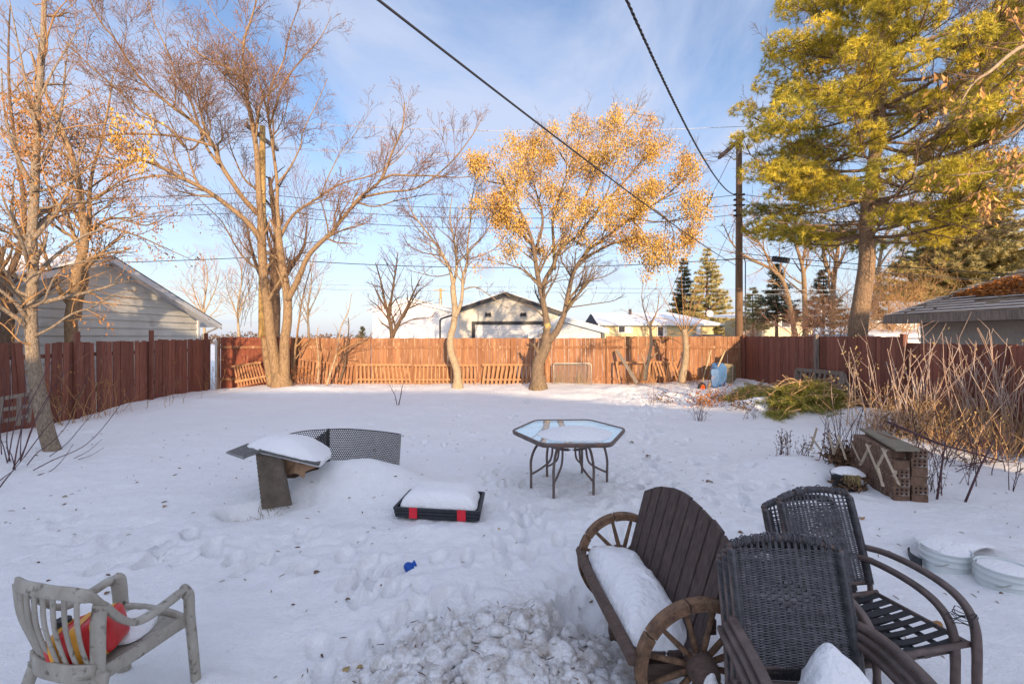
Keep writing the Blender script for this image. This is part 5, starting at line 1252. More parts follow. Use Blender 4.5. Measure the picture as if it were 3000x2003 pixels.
# dark stemmed perennials behind the brick stack
x, y = GX(2470,1330,.15)
shrub('dry_plant', 'dark upright stems with a shaggy brown leaf clump behind the brick stack', 'dry plant', 205, [(x,y,.10)], 34, .95, .55, .0055, M_stem_d, None, curve=.1, fork=.15)
def clump(name, label, px, py, z, rad, n, mt, seed, size=.07, cat='dry plant'):
    x, y = GX(px, py, z); rs = np.random.RandomState(seed); q = rs.normal(size=(n,3))*rad*.5; q[:,2] = np.abs(q[:,2])*.9; q += np.array([x,y,gz(x,y)+.02])
    m = MB(); m.cards(leaf_cards(q, np.full(n,size), rs, aspect=.4)); return tag(own(m.build(name, mt)), label, cat)
clump('leaf_clump', 'shaggy heap of curled brown leaves under the dark upright stems', 2480, 1325, .22, .22, 900, M_dead, 31, .075)
clump('leaf_clump', 'shaggy dry leaf bunch hanging at the far end of the brick stack', 2488, 1388, .12, .13, 420, M_dead, 32, .07)
def spike(seed, px, py, h, n, label, mt=M_stem_d, lf=M_dead, sp=.05, lean=.12, z=0, **kw):
    x, y = GX(px, py, z); return shrub('dry_plant', label, 'dry plant', seed, [(x,y,sp)], n, h, lean, .0045, mt, lf, kw.pop('leafn',4), kw.pop('leafs',.03), kw.pop('prob',.9), **kw)
spike(210, 2290, 1352, .38, 12, 'upright dark dried flower clump in open snow, left of the trellis', fork=.9)
spike(211, 2350, 1335, .32, 9, 'low spreading dried stems between flower clump and trellis', lean=.9, fork=.6)
spike(212, 2425, 1335, .40, 10, 'dried stems with hanging leaves at the left end of the trellis', lean=.5, fork=.7, leafs=.05)
spike(213, 2050, 1212, .55, 16, 'bushy dark weed tuft below the wheelbarrow', lean=.5, fork=.5, z=.1)
spike(214, 2200, 1225, .28, 7, 'small dark twiggy tuft in snow below the bough pile', lean=.7, fork=.6)
spike(215, 2260, 1220, .25, 7, 'small tuft of stems in snow, right of another tuft', lean=.7, fork=.6)
spike(216, 2725, 1425, .42, 10, 'dried seed heads at the right foot of the brick stack', lf=M_straw, lean=.3, fork=.8)
spike(217, 2960, 1430, .75, 3, 'bare branching twig plant near the right frame edge', lean=.25, fork=1.6, lf=None, sp=.02)
spike(218, 2750, 1440, .8, 4, 'dark forked stalks standing right of the brick stack', lean=.12, fork=.6, lf=None, sp=.05)
spike(219, 2845, 1410, .5, 5, 'short brown stalks halfway between brick stack and frame edge', lean=.5, fork=.6)
for k, (px, py, tx, ty, z, lab) in enumerate(((2820,1462,2912,1290,0,'long dark cane slanting out of the snow above the buckets'),(2742,1455,2770,1290,0,'thin dark cane rising from snow right of the brick stack'))):
    b = P(px, py, H*F/(py-HZ)); a = P(tx, ty, b.y+.1); m = MB(); m.tube([b+Vector((0,0,-.1)), b.lerp(a,.5)+Vector((.01,0,.02)), a], [.012,.01,.007], 6, True); tag(own(m.build('cane', M_stem_d, smooth=True)), lab, 'cane')
m = MB(); b = P(2600,1235,6.9); a = P(2935,1350,5.7); m.tube([b, b.lerp(a,.5)+Vector((0,0,-.06)), a], [.02,.014,.008], 6); tag(own(m.build('fallen_branch', M_stem_d, smooth=True)), 'long dark branch lying across the snow above the slanting cane', 'branch')
# leaf litter patches around the right bed
for k, (px, py, z, n, lab) in enumerate(((2060,1185,.1,380,'reddish leafy weeds below the wheelbarrow'),(2115,1165,.12,260,'dry weeds right under the wheelbarrow tray'),(2165,1200,.1,260,'brown leaf tuft between wheelbarrow weeds and bough pile'),(1938,1175,.05,160,'pinkish weed tuft by the trodden path'),(1955,1120,.1,150,'dry weeds at the foot of the young trunks'),(2680,1260,.2,500,'dry weeds under the big silvery shrub'))):
    clump('dry_weeds', lab, px, py, z, .42, n, M_orangeleaf if k < 2 else M_dead, 40+k, .07, 'dry weeds')
for k, (px, py, h, lab) in enumerate(((1912,1190,.75,'left one of two thin reddish stalks by the path'),(1962,1192,.62,'right one of two thin reddish stalks by the path'))):
    spike(230+k, px, py, h, 3, lab, M_twig_red, M_dead, .04, .1, 0, fork=.5, prob=.3)
# small dark sapling in mid yard
quick(240, [([(1163,1186),(1158,1160),(1148,1140),(1138,1122)],.012,.005,4,.15), ([(1168,1186),(1175,1155),(1180,1128),(1190,1112)],.014,.005,4,.15)], GX(1165,1186)[1], 'small dark forked sapling alone in the shaded snow', M_stem_d, M_stem_d, (1165,1186), name='sapling', cat='sapling', maxl=3, rmin=.003, minl=.05)
# left foreground stems arching from the snow
t = thing('dogwood', 'dark arching stems in front of the crooked tree, many rooted in one clump', 'shrub', (-5.9,5.8,0))
m = MB()
for pts, r0 in (([(40,1375),(55,1290),(80,1200),(125,1110),(160,1040)],.009),([(25,1350),(38,1270),(60,1200),(100,1125),(105,1060)],.008),([(62,1345),(90,1270),(118,1200),(190,1090),(265,1030)],.008),
    ([(70,1340),(130,1260),(185,1200),(245,1140),(255,1100)],.007),([(80,1362),(110,1325),(145,1300),(200,1240),(245,1130),(268,1070)],.007),([(98,1377),(160,1345),(240,1310),(300,1255),(370,1160),(395,1110)],.007),
    ([(112,1390),(150,1378),(185,1345),(215,1300)],.006),([(145,1337),(200,1295),(250,1235),(290,1190),(300,1140)],.006),([(218,1342),(260,1320),(300,1285)],.005),([(230,1345),(270,1332),(305,1310)],.005),
    ([(-10,1440),(20,1400),(45,1370),(70,1340)],.008),([(-10,1415),(15,1395),(40,1378)],.007),([(22,1355),(8,1300),(-10,1260)],.008),([(30,1350),(20,1290),(28,1200),(30,1110),(35,1040)],.008),([(38,1372),(70,1320),(95,1250),(140,1170),(150,1110)],.008),([(60,1350),(62,1280),(72,1180),(72,1080)],.007),
    ([(5,1330),(2,1250),(15,1150),(10,1080)],.007),([(45,1375),(33,1330),(18,1310)],.007)):
    d0 = min(6.6, H*F/(pts[0][1]-HZ)); m.tube(catmull([P(a, b, d0+.25*i) for i, (a, b) in enumerate(pts)], 4), [r0*(1-.5*j/(4*(len(pts)-1))) for j in range(4*(len(pts)-1)+1)], 5)
m.build('stems', M_stem_d, t, smooth=True)
# weeds along the left fence
for k, (px, py, h, n, lab) in enumerate(((500,1160,1.0,14,'dry forking weed stems against the left fence near the gap'),(580,1140,1.1,12,'thin weed stems beside the fence gap'),(330,1195,1.2,14,'dry stalks with curled leaves along the left fence, right of the crooked tree'),(230,1215,1.2,12,'straw coloured stalks directly right of the crooked trunk at the fence'),(520,1180,.35,8,'short dry twigs in the snow before the left fence'),(150,1225,1.1,9,'thin pale stalks behind the crooked trunk'))):
    x, y = GX(px, py); x = max(x, -10.25); shrub('dry_plant', lab, 'dry plant', 250+k, [(x,y,.3)], n, h, .35, .006, M_twig_gold if k else M_twig_red, M_leaf_b if k != 4 else None, 3, .06, .25, curve=.05, fork=.7, wig=.1)
shrub('dry_plant', 'reddish undergrowth between the double trunk and the picket panel', 'dry plant', 260, [(P(880,0,15.3).x,15.3,.3)], 40, .6, .5, .006, M_twig_red, M_orangeleaf, 3, .06, .5, fork=.6, wig=.1)
shrub('dry_plant', 'dry grass tuft around the golden tree root', 'dry plant', 261, [(P(1577,0,14.3).x,14.3,.16)], 50, .22, .8, .004, M_straw, M_straw, 2, .04, .3)
shrub('dry_plant', 'tan grass behind the chain link gate', 'dry plant', 262, [(1.6,15.85,.12),(2.3,15.85,.2)], 60, .5, .35, .005, M_straw, None)
shrub('dry_plant', 'golden grass below the leaning board and broken pickets', 'dry plant', 263, [(P(1860,0,15.5).x,15.5,.2),(P(1880,0,15.5).x,15.5,.3)], 70, .75, .4, .005, M_twig_gold, None, fork=.4)
shrub('dry_plant', 'orange grass tufts left of the wheelbarrow', 'dry plant', 264, [(P(2030,0,15.3).x,15.3,.25)], 60, .35, .8, .005, M_orangeleaf, M_orangeleaf, 2, .06, .5)
# grass tuft at the composter board
x, y = GX(775,1482,0)
m, e = stalks(265, [(x,y+.08,.08)], 90, .20, 1.3, .0022, curve=-.6, wig=.14); o = own(m.build('grass_tuft', mat('green_straw',(.25,.20,.08),.9,.3,5,island=.4))); tag(o, 'dry grass tuft in the hollow beside the standing grey board', 'grass tuft')
for k, (px, py) in enumerate(()): pass
# pile of cut pine boughs
rs = np.random.RandomState(9); r_ = random.Random(9); tips = []; tw = MB()
def bough_zone(px0, px1, d, h, n):
    for i in range(n):
        f = r_.random(); px = px0+(px1-px0)*f; dd = d+r_.gauss(0,.35); x = (px-1500)/F*dd; g0 = gz(x, dd)
        u = min(1, max(0, 1-abs(2*f-1)**2.2)); z = g0+h*u*r_.uniform(.1,1)
        a = r_.gauss(3.6,.9); dr = Vector((math.cos(a), math.sin(a), -.25+r_.gauss(0,.25))).normalized(); p = Vector((x,dd,z)); l = r_.uniform(.25,.5)
        pts = [p-dr*l, p+Vector((0,0,.05)), p+dr*l*.8+Vector((0,0,-.04))]; tw.tube(pts, [.010,.008,.004], 4, False)
        for j in range(9):
            v = (j+1)/9; c = pts[0].lerp(pts[2], .2+.8*v); sd = Vector((-dr.y, dr.x, r_.gauss(0,.3)))*r_.choice((-1,1))
            dd2 = (dr+sd*.6).normalized(); tips.append((c+dd2*.16, dd2))
bough_zone(2270,2475,10.7,.44,240); bough_zone(2275,2350,11.2,.30,80); bough_zone(2150,2300,12.3,.30,120)
t = thing('bough_pile', 'heap of cut green pine boughs lying before the slatted panel', 'brush pile', (6.9,11,.3)); tw.build('branches', M_stem_y, t)
m = MB(); m.cards(needles(tips, rs, 26, .13, .009, .2, .6)); m.build('needles', mat('bough_needles',(.44,.38,.07),.6,.3,2,island=.35,col2=(.20,.21,.05)), t)
m = MB()
for pts in ([(2270,1135),(2300,1112),(2325,1110),(2350,1130)],[(2345,1150),(2400,1125),(2430,1120),(2450,1140)],[(2240,1170),(2290,1130),(2330,1118)],[(2330,1180),(2340,1140),(2345,1110)],[(2350,1165),(2375,1140),(2385,1160)]):
    m.tube(catmull([P(a,b,10.5) for a,b in pts],4), .012, 4)
m.build('bare_twigs', M_stem_y, t)

# scattered twigs, needles and leaf bits on the snow
rs = np.random.RandomState(15); m = MB(); n = 360
pos = []
while len(pos) < n:
    d = 1.6+rs.rand()**.8*7.5; x = rs.uniform(-1,1)*d*1.15
    if x < -9.5 or x > 7 or float(pnoise(np.array([x*.9+2]), np.array([d*.9]))[0]) < rs.uniform(-.45,.25): continue
    pos.append((x, d))
for x, y in pos:
    z = gz(x,y)+.004; a = rs.uniform(0,6.28); l = rs.uniform(.008,.028); w_ = .0035 if rs.rand() < .8 else .008
    d = Vector((math.cos(a)*l, math.sin(a)*l, rs.normal()*.002)); m.tube([Vector((x,y,z))-d, Vector((x,y,z+.003)), Vector((x,y,z))+d], [w_*.5,w_,w_*.5], 3, False)
for i in range(150):
    a = rs.uniform(0,6.28); q = abs(rs.normal())*.5; x = math.cos(a)*q*.9-.02; y = 2.3+math.sin(a)*q*.75; z = gz(x,y)+.02; l = rs.uniform(.006,.025)
    a = rs.uniform(0,6.28); d = Vector((math.cos(a)*l, math.sin(a)*l, rs.normal()*.006)); m.tube([Vector((x,y,z))-d, Vector((x,y,z))+d], [.002,.0035], 3, False)
tag(m.build('twig_litter', M_dead), 'small twigs and seed bits scattered over the snow', kind='stuff')
# individual leaves and droppings one can pick out
def leafbit(px, py, s, mt, label, name='dead_leaf', cat='leaf', z=0, kind='curl', group=None):
    x, y = GX(px, py, z); g = gz(x, y); r_ = random.Random(px); m = MB(); rows = []
    a = r_.uniform(0,3.14); ca, sa = math.cos(a), math.sin(a)
    for i in range(7):
        u = i/6-.5; row = []; wv = math.sqrt(max(0,1-(2*u)**2))*.32+.02
        for j in range(5):
            v = (j/4-.5)*2*wv; zz = .22*math.cos(u*3+v*2)+abs(v)*.8+r_.gauss(0,.03); row.append((x+(u*ca-v*sa)*s, y+(u*sa+v*ca)*s, g+.004+zz*s*.55))
        rows.append(row)
    m.grid(rows); m.grid([[(p[0],p[1],p[2]-.002) for p in row][::-1] for row in rows]); return tag(own(m.build(name, mt, smooth=True)), label, cat, group)
for px, py, s, mt, lab in ((906,1648,.07,M_leaf_b,'curled tan leaf stuck upright in the snow, left of the blue toy'),(928,1664,.05,M_dead,'dark brown leaf bit touching the curled tan leaf'),(1019,1751,.035,M_dead,'small brown leaf bit left of the dirty snow heap'),(1116,1711,.022,M_dead,'tiny dark bit below the blue toy'),
                           (1014,1972,.05,M_straw,'tan husk at the lower frame edge, left of another husk'),(1056,1968,.04,M_straw,'tan husk at the lower frame edge, right one of two'),(1462,1530,.035,M_leaf_y,'yellow leaf bit in the snow between black lid and bench'),
                           (2078,1412,.09,M_dead,'dark curled leaf in the snow behind the bench back'),(1770,1237,.10,M_dead,'dark twig piece lying on the trodden snow near the path'),(1850,1293,.09,M_dead,'dark leaf bit right of the table'),(1900,1338,.09,M_dead,'two dark leaf crumbs below right of the table'),
                           (2170,1548,.05,M_dead,'small dark bit left of the far wicker chair'),(2525,1507,.07,M_leaf_b,'tan curled leaf right of the far wicker chair top'),(2745,1822,.07,M_leaf_b,'light brown leaf below the buckets'),(1670,1252,.06,M_dead,'thin dark twig bit above the glass table'),
                           (483,1480,.05,M_leaf_b,'small brown leaf left of the standing grey board'),(315,1730,.04,M_dead,'small dark bit right above the plastic chair arm'),(190,1450,.05,M_straw,'bent straw bit on the left snow')):
    leafbit(px, py, s, mt, lab)
# ------------------------------------------------------------------ snow blobs
def snow_blob(outline, h, p=4, nz=.012, nsc=9, rings=12, seed=0, under=.01, shear=(0,0), ztop=None, subs=6):
    pts = [Vector(q) for q in outline]; n0 = len(pts)
    cl = []                                            # closed Catmull-Rom
    for i in range(n0):
        a, b, c, d = pts[i-1], pts[i], pts[(i+1) % n0], pts[(i+2) % n0]
        for k in range(subs):
            t = k/subs; cl.append(.5*((2*b)+(-a+c)*t+(2*a-5*b+4*c-d)*t*t+(-a+3*b-3*c+d)*t**3))
    c = sum(cl, Vector())/len(cl); n = len(cl); m = MB()
    for j in range(rings+1):
        s = 1-(1-j/rings)**1.7 if j < rings else 1
        for q in cl:
            v = c+(q-c)*s; hh = h*(1-s**p)
            v = Vector((v.x+shear[0]*hh, v.y+shear[1]*hh, v.z+hh))
            w_ = float(fbm(np.array([v.x*nsc+seed]), np.array([v.y*nsc]), 4)[0])*nz*(1 if j < rings else 0)
            v.z += w_; hw = float(fbm(np.array([q.x*16+seed]), np.array([q.y*16+v.z*20]), 3)[0])*min(.014, h*.12)*s; v.x += (q.x-c.x)/max(1e-3,(q-c).length)*hw; v.y += (q.y-c.y)/max(1e-3,(q-c).length)*hw; m.v.append(tuple(v))
    for j in range(rings):
        for i in range(n):
            k = (i+1) % n; m.f.append((j*n+i, j*n+k, (j+1)*n+k, (j+1)*n+i))
    b = len(m.v); m.v += [(q.x, q.y, q.z-under) for q in cl]; m.f += [(rings*n+i, rings*n+(i+1)%n, b+(i+1)%n, b+i) for i in range(n)]; m.f.append(tuple(b+i for i in range(n-1,-1,-1)))
    return m
def snow_thing(name, label, m, cat='snow patch'): return tag(own(m.build(name, M_cap, smooth=True)), label, cat)

# ------------------------------------------------------------------ glass table
TZ = .66
hx = []
for px, py in ((1590,1302),(1790,1301),(1831,1257),(1727,1230),(1570,1231),(1500,1262)):
    d = (H-TZ)*F/(py-HZ); hx.append(Vector(((px-1500)/F*d, d, TZ)))
c = sum(hx, Vector())/6
t = thing('glass_table', 'six sided glass patio table with a brown rim and curved metal legs', 'table', (c.x, c.y, 0))
def rounded(poly, r=.09, k=5):
    out = []
    for i in range(len(poly)):
        a, b, e = poly[i-1], poly[i], poly[(i+1) % len(poly)]; p = b+(a-b).normalized()*r; q = b+(e-b).normalized()*r
        for j in range(k+1): s = j/k; out.append(p*(1-s)**2+b*2*s*(1-s)+q*s*s)
    return out
ro = rounded(hx); m = MB(); n = len(ro)
prof = [(.0,-.018),(.012,-.02),(.016,0),(.01,.012),(-.012,.014),(-.02,.006),(-.02,-.018)]
for q in ro:
    o_ = Vector((q.x-c.x, q.y-c.y, 0)).normalized()
    for a, b in prof: m.v.append(tuple(q+o_*a+Vector((0,0,b))))
k = len(prof)
for i in range(n):
    j = (i+1) % n
    for s in range(k): m.f.append((i*k+s, i*k+(s+1)%k, j*k+(s+1)%k, j*k+s))
m.build('rim', M_tubebrown, t, smooth=True)
M_tglass = bpy.data.materials.new('table_glass'); M_tglass.use_nodes = True; b_ = M_tglass.node_tree.nodes['Principled BSDF']
b_.inputs['Base Color'].default_value = (.80,.88,.88,1); b_.inputs['Roughness'].default_value = .015; b_.inputs['IOR'].default_value = 1.55; b_.inputs['Transmission Weight'].default_value = .75
m = MB(); inn = [c+(q-c)*.985 for q in ro]; m.prism(inn, (0,0,.000), (0,0,.006)); m.build('glass_top', M_tglass, t)
feet = [Vector((x, y-.09, gz(x, y)-.03)) for x, y in TABLE_LEGS]; fc = sum(feet, Vector())/6
for f in feet:
    o_ = Vector((f.x-fc.x, f.y-fc.y, 0)); tp = Vector((fc.x, fc.y, 0))*.5+Vector((c.x, c.y, 0))*.5
    m = MB(); m.tube(catmull([tp+o_*.55+Vector((0,0,TZ-.02)), tp+o_*.62+Vector((0,0,TZ-.07)), f+Vector((-o_.x*.12,-o_.y*.12,0))*1+Vector((0,0,TZ-.2-f.z)), Vector((f.x,f.y,f.z+.37)), Vector((f.x,f.y,f.z+.2)), f], 5), .0155, 8)
    lg = m.build('leg', M_tubebrown, t, smooth=True)
    m = MB(); m.tube(catmull([Vector((f.x,f.y,f.z+.20)), f-o_*.28+Vector((0,0,.27)), f-o_*.50+Vector((0,0,.36)), tp+o_*.44+Vector((0,0,.46)), tp+o_*.52+Vector((0,0,TZ-.10)), tp+o_*.62+Vector((0,0,TZ-.02))], 5), .013, 8); m.build('leg_brace', M_tubebrown, t, smooth=True)
rc = Vector(((fc.x+c.x)/2, (fc.y+c.y)/2, .47))
m = MB(); m.tube([rc+Vector((math.cos(a)*.225, math.sin(a)*.225, 0)) for a in np.linspace(0, 2*math.pi, 33)], .016, 8, False); m.build('ring', M_tubebrown, t, smooth=True)
m = MB()
for i in range(6):
    a = i*math.pi/3+.3; m.tube([rc, rc+Vector((math.cos(a)*.22, math.sin(a)*.22, 0))], .005, 5)
m.tube([rc+Vector((math.cos(a)*.03, math.sin(a)*.03, 0)) for a in np.linspace(0, 2*math.pi, 13)], .006, 5, False); m.build('ring_spokes', M_tubebrown, t, smooth=True)
m = MB(); m.tube([Vector((q.x*.995+c.x*.005, q.y*.995+c.y*.005, TZ-.025)) for q in ro+[ro[0]]], .012, 6, False); m.build('under_rim', M_tubebrown, t)
def on_plane(px, py, z): d = (H-z)*F/(py-HZ); return Vector(((px-1500)/F*d, d, z))
zt = TZ+.007
snow_thing('table_snow', 'low oval patch of snow on the glass table', snow_blob([on_plane(a, b_, zt) for a, b_ in ((1573,1272),(1600,1258),(1650,1248),(1710,1247),(1765,1256),(1793,1268),(1785,1280),(1760,1290),(1700,1291),(1640,1291),(1600,1284))], .055, 2.2, .008))

# ------------------------------------------------------------------ black lid with red bands
t = thing('sandbox_lid', 'low black ribbed frame with two red bands half sunk in the snow', 'box', (-.75, 4.85, 0))
q = [on_plane(1156,1484,.10), on_plane(1404,1497,.10), on_plane(1417,1440,.10), on_plane(1205,1432,.10)]
cc = sum(q, Vector())/4
ribs = MB()
for i in range(4):
    a, b = q[i], q[(i+1) % 4]
    for s, (zz, ins) in enumerate(((0,.0),(-.035,.008),(-.07,.016))):
        ia = a+(cc-a).normalized()*(.0+ins); ib = b+(cc-b).normalized()*(.0+ins)
        ribs.bar(ia+Vector((0,0,zz-.014)), ib+Vector((0,0,zz-.014)), .03, .030)
    n_ = 12
ribs.build('frame', M_black_pl, t, bevel=.004)
m = MB(); m.prism([q_+(cc-q_).normalized()*.03 for q_ in q], (0,0,-.10), (0,0,-.02)); m.build('panel', M_black_pl, t)
for f0, f1 in ((.18,.275),(.745,.845)):
    m = MB(); a = q[0].lerp(q[1], f0)+Vector((0,-.017,-.045)); b = q[0].lerp(q[1], f1)+Vector((0,-.017,-.045)); m.bar(a, b, .012, .105); m.build('red_band', M_redband, t, bevel=.003)
ins = [q_+(cc-q_).normalized()*.045 for q_ in q]; e = []
for i in range(4):
    a, b = ins[i], ins[(i+1) % 4]; e += [a.lerp(b,.10), a.lerp(b,.5), a.lerp(b,.90)]
snow_thing('lid_snow', 'thick square cap of snow on the black lid with red bands', snow_blob(e, .135, 7, .010, 6, shear=(0,.0)))

# ------------------------------------------------------------------ collapsed composter
def lattice(m, fn, nu, nv, w=.32, th=.004):
    """brick pattern lattice on surface fn(u,v)"""
    def strip(p, q, r_, s): m.quad(p, q, r_, s)
    for j in range(nv+1):
        v0 = j/nv; dv = w/nv/2; us = np.linspace(0, 1, nu+1)
        for i in range(nu): strip(fn(us[i], max(0,v0-dv)), fn(us[i+1], max(0,v0-dv)), fn(us[i+1], min(1,v0+dv)), fn(us[i], min(1,v0+dv)))
    for j in range(nv):
        for i in range(nu+1):
            u = (i+(.5 if j % 2 else 0))/nu
            if u > 1: continue
            du = w/nu/2; strip(fn(max(0,u-du), j/nv), fn(min(1,u+du), j/nv), fn(min(1,u+du), (j+1)/nv), fn(max(0,u-du), (j+1)/nv))
def solidify(o, th):
    s = o.modifiers.new('Solidify', 'SOLIDIFY'); s.thickness = th; return o
t = thing('composter', 'collapsed grey plastic mesh composter half buried in a snow drift', 'compost bin', (-2.2, 5.2, 0))
TL, TR, BR, BL = P(750,1328,4.93), P(826,1341,4.88), P(853,1479,4.86), P(768,1490,4.93)
m = MB(); nb = (TR-TL).cross(BL-TL).normalized()
if nb.y > 0: nb = -nb
m.hexa([BL, BR, BR-nb*.02, BL-nb*.02, TL, TR, TR-nb*.02, TL-nb*.02]); bd = m.build('standing_panel', mat('panel_weathered',(.20,.165,.13),.8,.35,7,.4,60,col2=(.075,.065,.055)), t)
m = MB(); lattice(m, lambda u, v: TL.lerp(TR,u).lerp(BL.lerp(BR,u), v)+nb*.004, 20, 26, .42); solidify(m.build('panel_ribs', mat('panel_rib',(.22,.175,.135),.8,.3,9), bd), .004)
# back wall: curved sheet right of the post
mids = [P(962,1258,5.95), P(1015,1257,5.98), P(1067,1260,5.95), P(1120,1265,5.85), P(1171,1272,5.72)]
cv = catmull(mids, 8)
def sheet(cv, drop, lean=0):
    L_ = [0]
    for i in range(len(cv)-1): L_.append(L_[-1]+(cv[i+1]-cv[i]).length)
    def fn(u, v):
        s = u*L_[-1]; k = 0
        while k < len(cv)-2 and L_[k+1] < s: k += 1
        f = (s-L_[k])/(L_[k+1]-L_[k]); p = cv[k].lerp(cv[k+1], min(1,f)); return p+Vector((lean*v, 0, -drop*v))
    return fn, L_[-1]
fn, Lr = sheet(cv, .60, -.03)
m = MB(); lattice(m, fn, 40, 26, .42); solidify(m.build('mesh_sheet', M_mesh, t), .006)
m = MB(); m.tube([P(962,1255,5.93), P(963,1340,5.93), P(964,1420,5.93)], .016, 6); m.build('corner_post', M_mesh_dk, t)
m = MB(); a = P(1172,1271,5.70); m.bar(a, P(1164,1395,5.66), .03, .025, (0,-1,0)); m.build('edge_strip', mat('edge_strip_grey',(.26,.26,.25),.6,.2,20), t)
fn, Lr = sheet(catmull([P(962,1258,5.95), P(900,1262,5.9), P(860,1269,5.8), P(822,1279,5.68)], 8), .5)
m = MB(); lattice(m, fn, 24, 20, .26); solidify(m.build('mesh_sheet', M_mesh_dk, t), .006)
fn, Lr = sheet([P(962,1258,5.93), P(930,1280,5.7), P(900,1296,5.5)], .5)
m = MB(); lattice(m, fn, 14, 20, .5); solidify(m.build('mesh_sheet', M_mesh_dk, t), .006)
m = MB(); m.tube([v+Vector((0,0,.004)) for v in cv], .008, 5); m.tube([v+Vector((0,0,.004)) for v in catmull([P(962,1258,5.95), P(900,1262,5.9), P(860,1269,5.8), P(822,1279,5.68)], 8)], .006, 5); m.build('top_edge', M_mesh_dk, t)
# roof sheet
zr_ = .53
A0, A1, A2, A3 = P(667,1326,5.0), P(716,1343,4.83), P(762,1326,4.86), P(727,1302,5.2)
m = MB(); m.hexa([A0, A1, A2, A3, A0+Vector((0,0,.018)), A1+Vector((0,0,.018)), A2+Vector((0,0,.018)), A3+Vector((0,0,.018))]); fl = m.build('bent_flap', M_mesh, t)
m = MB(); m.tube([A0+Vector((-.005,0,.005)), A1+Vector((0,-.005,.005))], .013, 6); m.build('flap_edge', mat('edge_strip_grey',(.26,.26,.25)), fl)
B0, B1, B2, B3 = P(757,1323,4.84), P(934,1364,4.74), P(965,1322,5.45), P(800,1290,5.5)
m = MB(); up = Vector((0,0,.022)); m.hexa([B0, B1, B2, B3, B0+up, B1+up, B2+up, B3+up]); m.build('roof_panel', M_mesh, t)
m = MB(); lattice(m, lambda u, v: (B0+Vector((0,-.012,.018))).lerp(B1+Vector((0,-.012,.018)), u)+Vector((.0,.0,-.045*v*(.3+u*0))), 40, 3, .4); m.build('roof_edge_mesh', M_mesh, t)
e = [P(727,1306,5.12), P(744,1316,4.98), P(762,1322,4.88), P(800,1329,4.84), P(850,1341,4.80), P(900,1354,4.78), P(934,1361,4.80), P(955,1345,5.0), P(970,1330,5.3), P(950,1306,5.6), P(880,1290,5.7), P(790,1288,5.5)]
e = [v+Vector((0,0,.018)) for v in e]
snow_thing('composter_snow', 'smooth snow cap on the tilted roof sheet of the composter', snow_blob(e, .15, 2.3, .02, 3.5, under=.04))
t = thing('cardboard_box', 'torn open brown cardboard under the composter roof sheet', 'cardboard', (-2.3,5.0,.3))
fl = [P(806,1338,4.95), P(862,1352,4.92), P(838,1388,4.98), P(836,1392,5.0), P(815,1360,5.1)]
def flap(pts, label=None): 
    m = MB(); m.prism(pts, (0,0,0), (0,.006,0)); return m.build('cardboard_flap', M_card, t)
flap([P(806,1337,5.0), P(866,1350,4.95), P(836,1390,5.0), P(831,1391,5.02)])
flap([P(866,1350,4.96), P(880,1357,4.95), P(889,1400,4.9), P(884,1397,4.9), P(873,1388,4.92), P(862,1386,4.93), P(855,1388,4.95), P(838,1391,5.0)])
flap([P(880,1358,4.93), P(932,1366,4.86), P(905,1377,4.86), P(895,1381,4.86), P(893,1394,4.86), P(889,1401,4.86)])
m = MB(); m.prism([P(800,1336,5.3), P(935,1364,5.3), P(930,1400,5.3), P(800,1400,5.3)], (0,0,0), (0,.006,0)); m.build('cardboard_back', mat('cardboard_inside',(.10,.06,.04),.9,.2), t)

# ------------------------------------------------------------------ white plastic chair
t = thing('plastic_chair', 'grimy white plastic garden chair seen from behind in the lower left', 'chair', (-1.935, 2.19, -.03), math.atan2(-.247,.97)); t.scale = (.80, .85, .88)
S_ = .0
rail = [(-.295,.20,.615),(-.295,.10,.60),(-.29,-.04,.59),(-.29,-.13,.65),(-.285,-.21,.765),(-.27,-.265,.83),(-.20,-.30,.855),(-.1,-.325,.865),(0,-.33,.868),(.1,-.325,.865),(.20,-.30,.855),(.27,-.265,.83),(.285,-.21,.765),(.29,-.13,.65),(.29,-.04,.59),(.295,.10,.60),(.295,.20,.615)]
def swept(path, w, h, upf=None, sq=.6):
    """flattened tube: wide w across, thin h"""
    m = MB(); pts = catmull(path, 5); n = len(pts); k = 10
    for i, p in enumerate(pts):
        tg = (pts[min(i+1,n-1)]-pts[max(i-1,0)]).normalized(); up = Vector(upf(i/(n-1)) if upf else (0,0,1)); x = tg.cross(up).normalized(); y = x.cross(tg).normalized()
        ww = w(i/(n-1)) if callable(w) else w; hh = h(i/(n-1)) if callable(h) else h
        for j in range(k):
            a = 2*math.pi*j/k; ca, sa = math.cos(a), math.sin(a); ca = math.copysign(abs(ca)**sq, ca); sa = math.copysign(abs(sa)**sq, sa)
            m.v.append(tuple(p+x*ca*ww/2+y*sa*hh/2))
    for i in range(n-1):
        for j in range(k): q = (j+1) % k; m.f.append((i*k+j, i*k+q, (i+1)*k+q, (i+1)*k+j))
    m.f.append(tuple(range(k-1,-1,-1))); m.f.append(tuple((n-1)*k+j for j in range(k))); return m
swept(rail[4:13], .062, .02, lambda f: (0,-1,.25), sq=.35).build('top_rail', M_plastic, t, local=True, smooth=True)
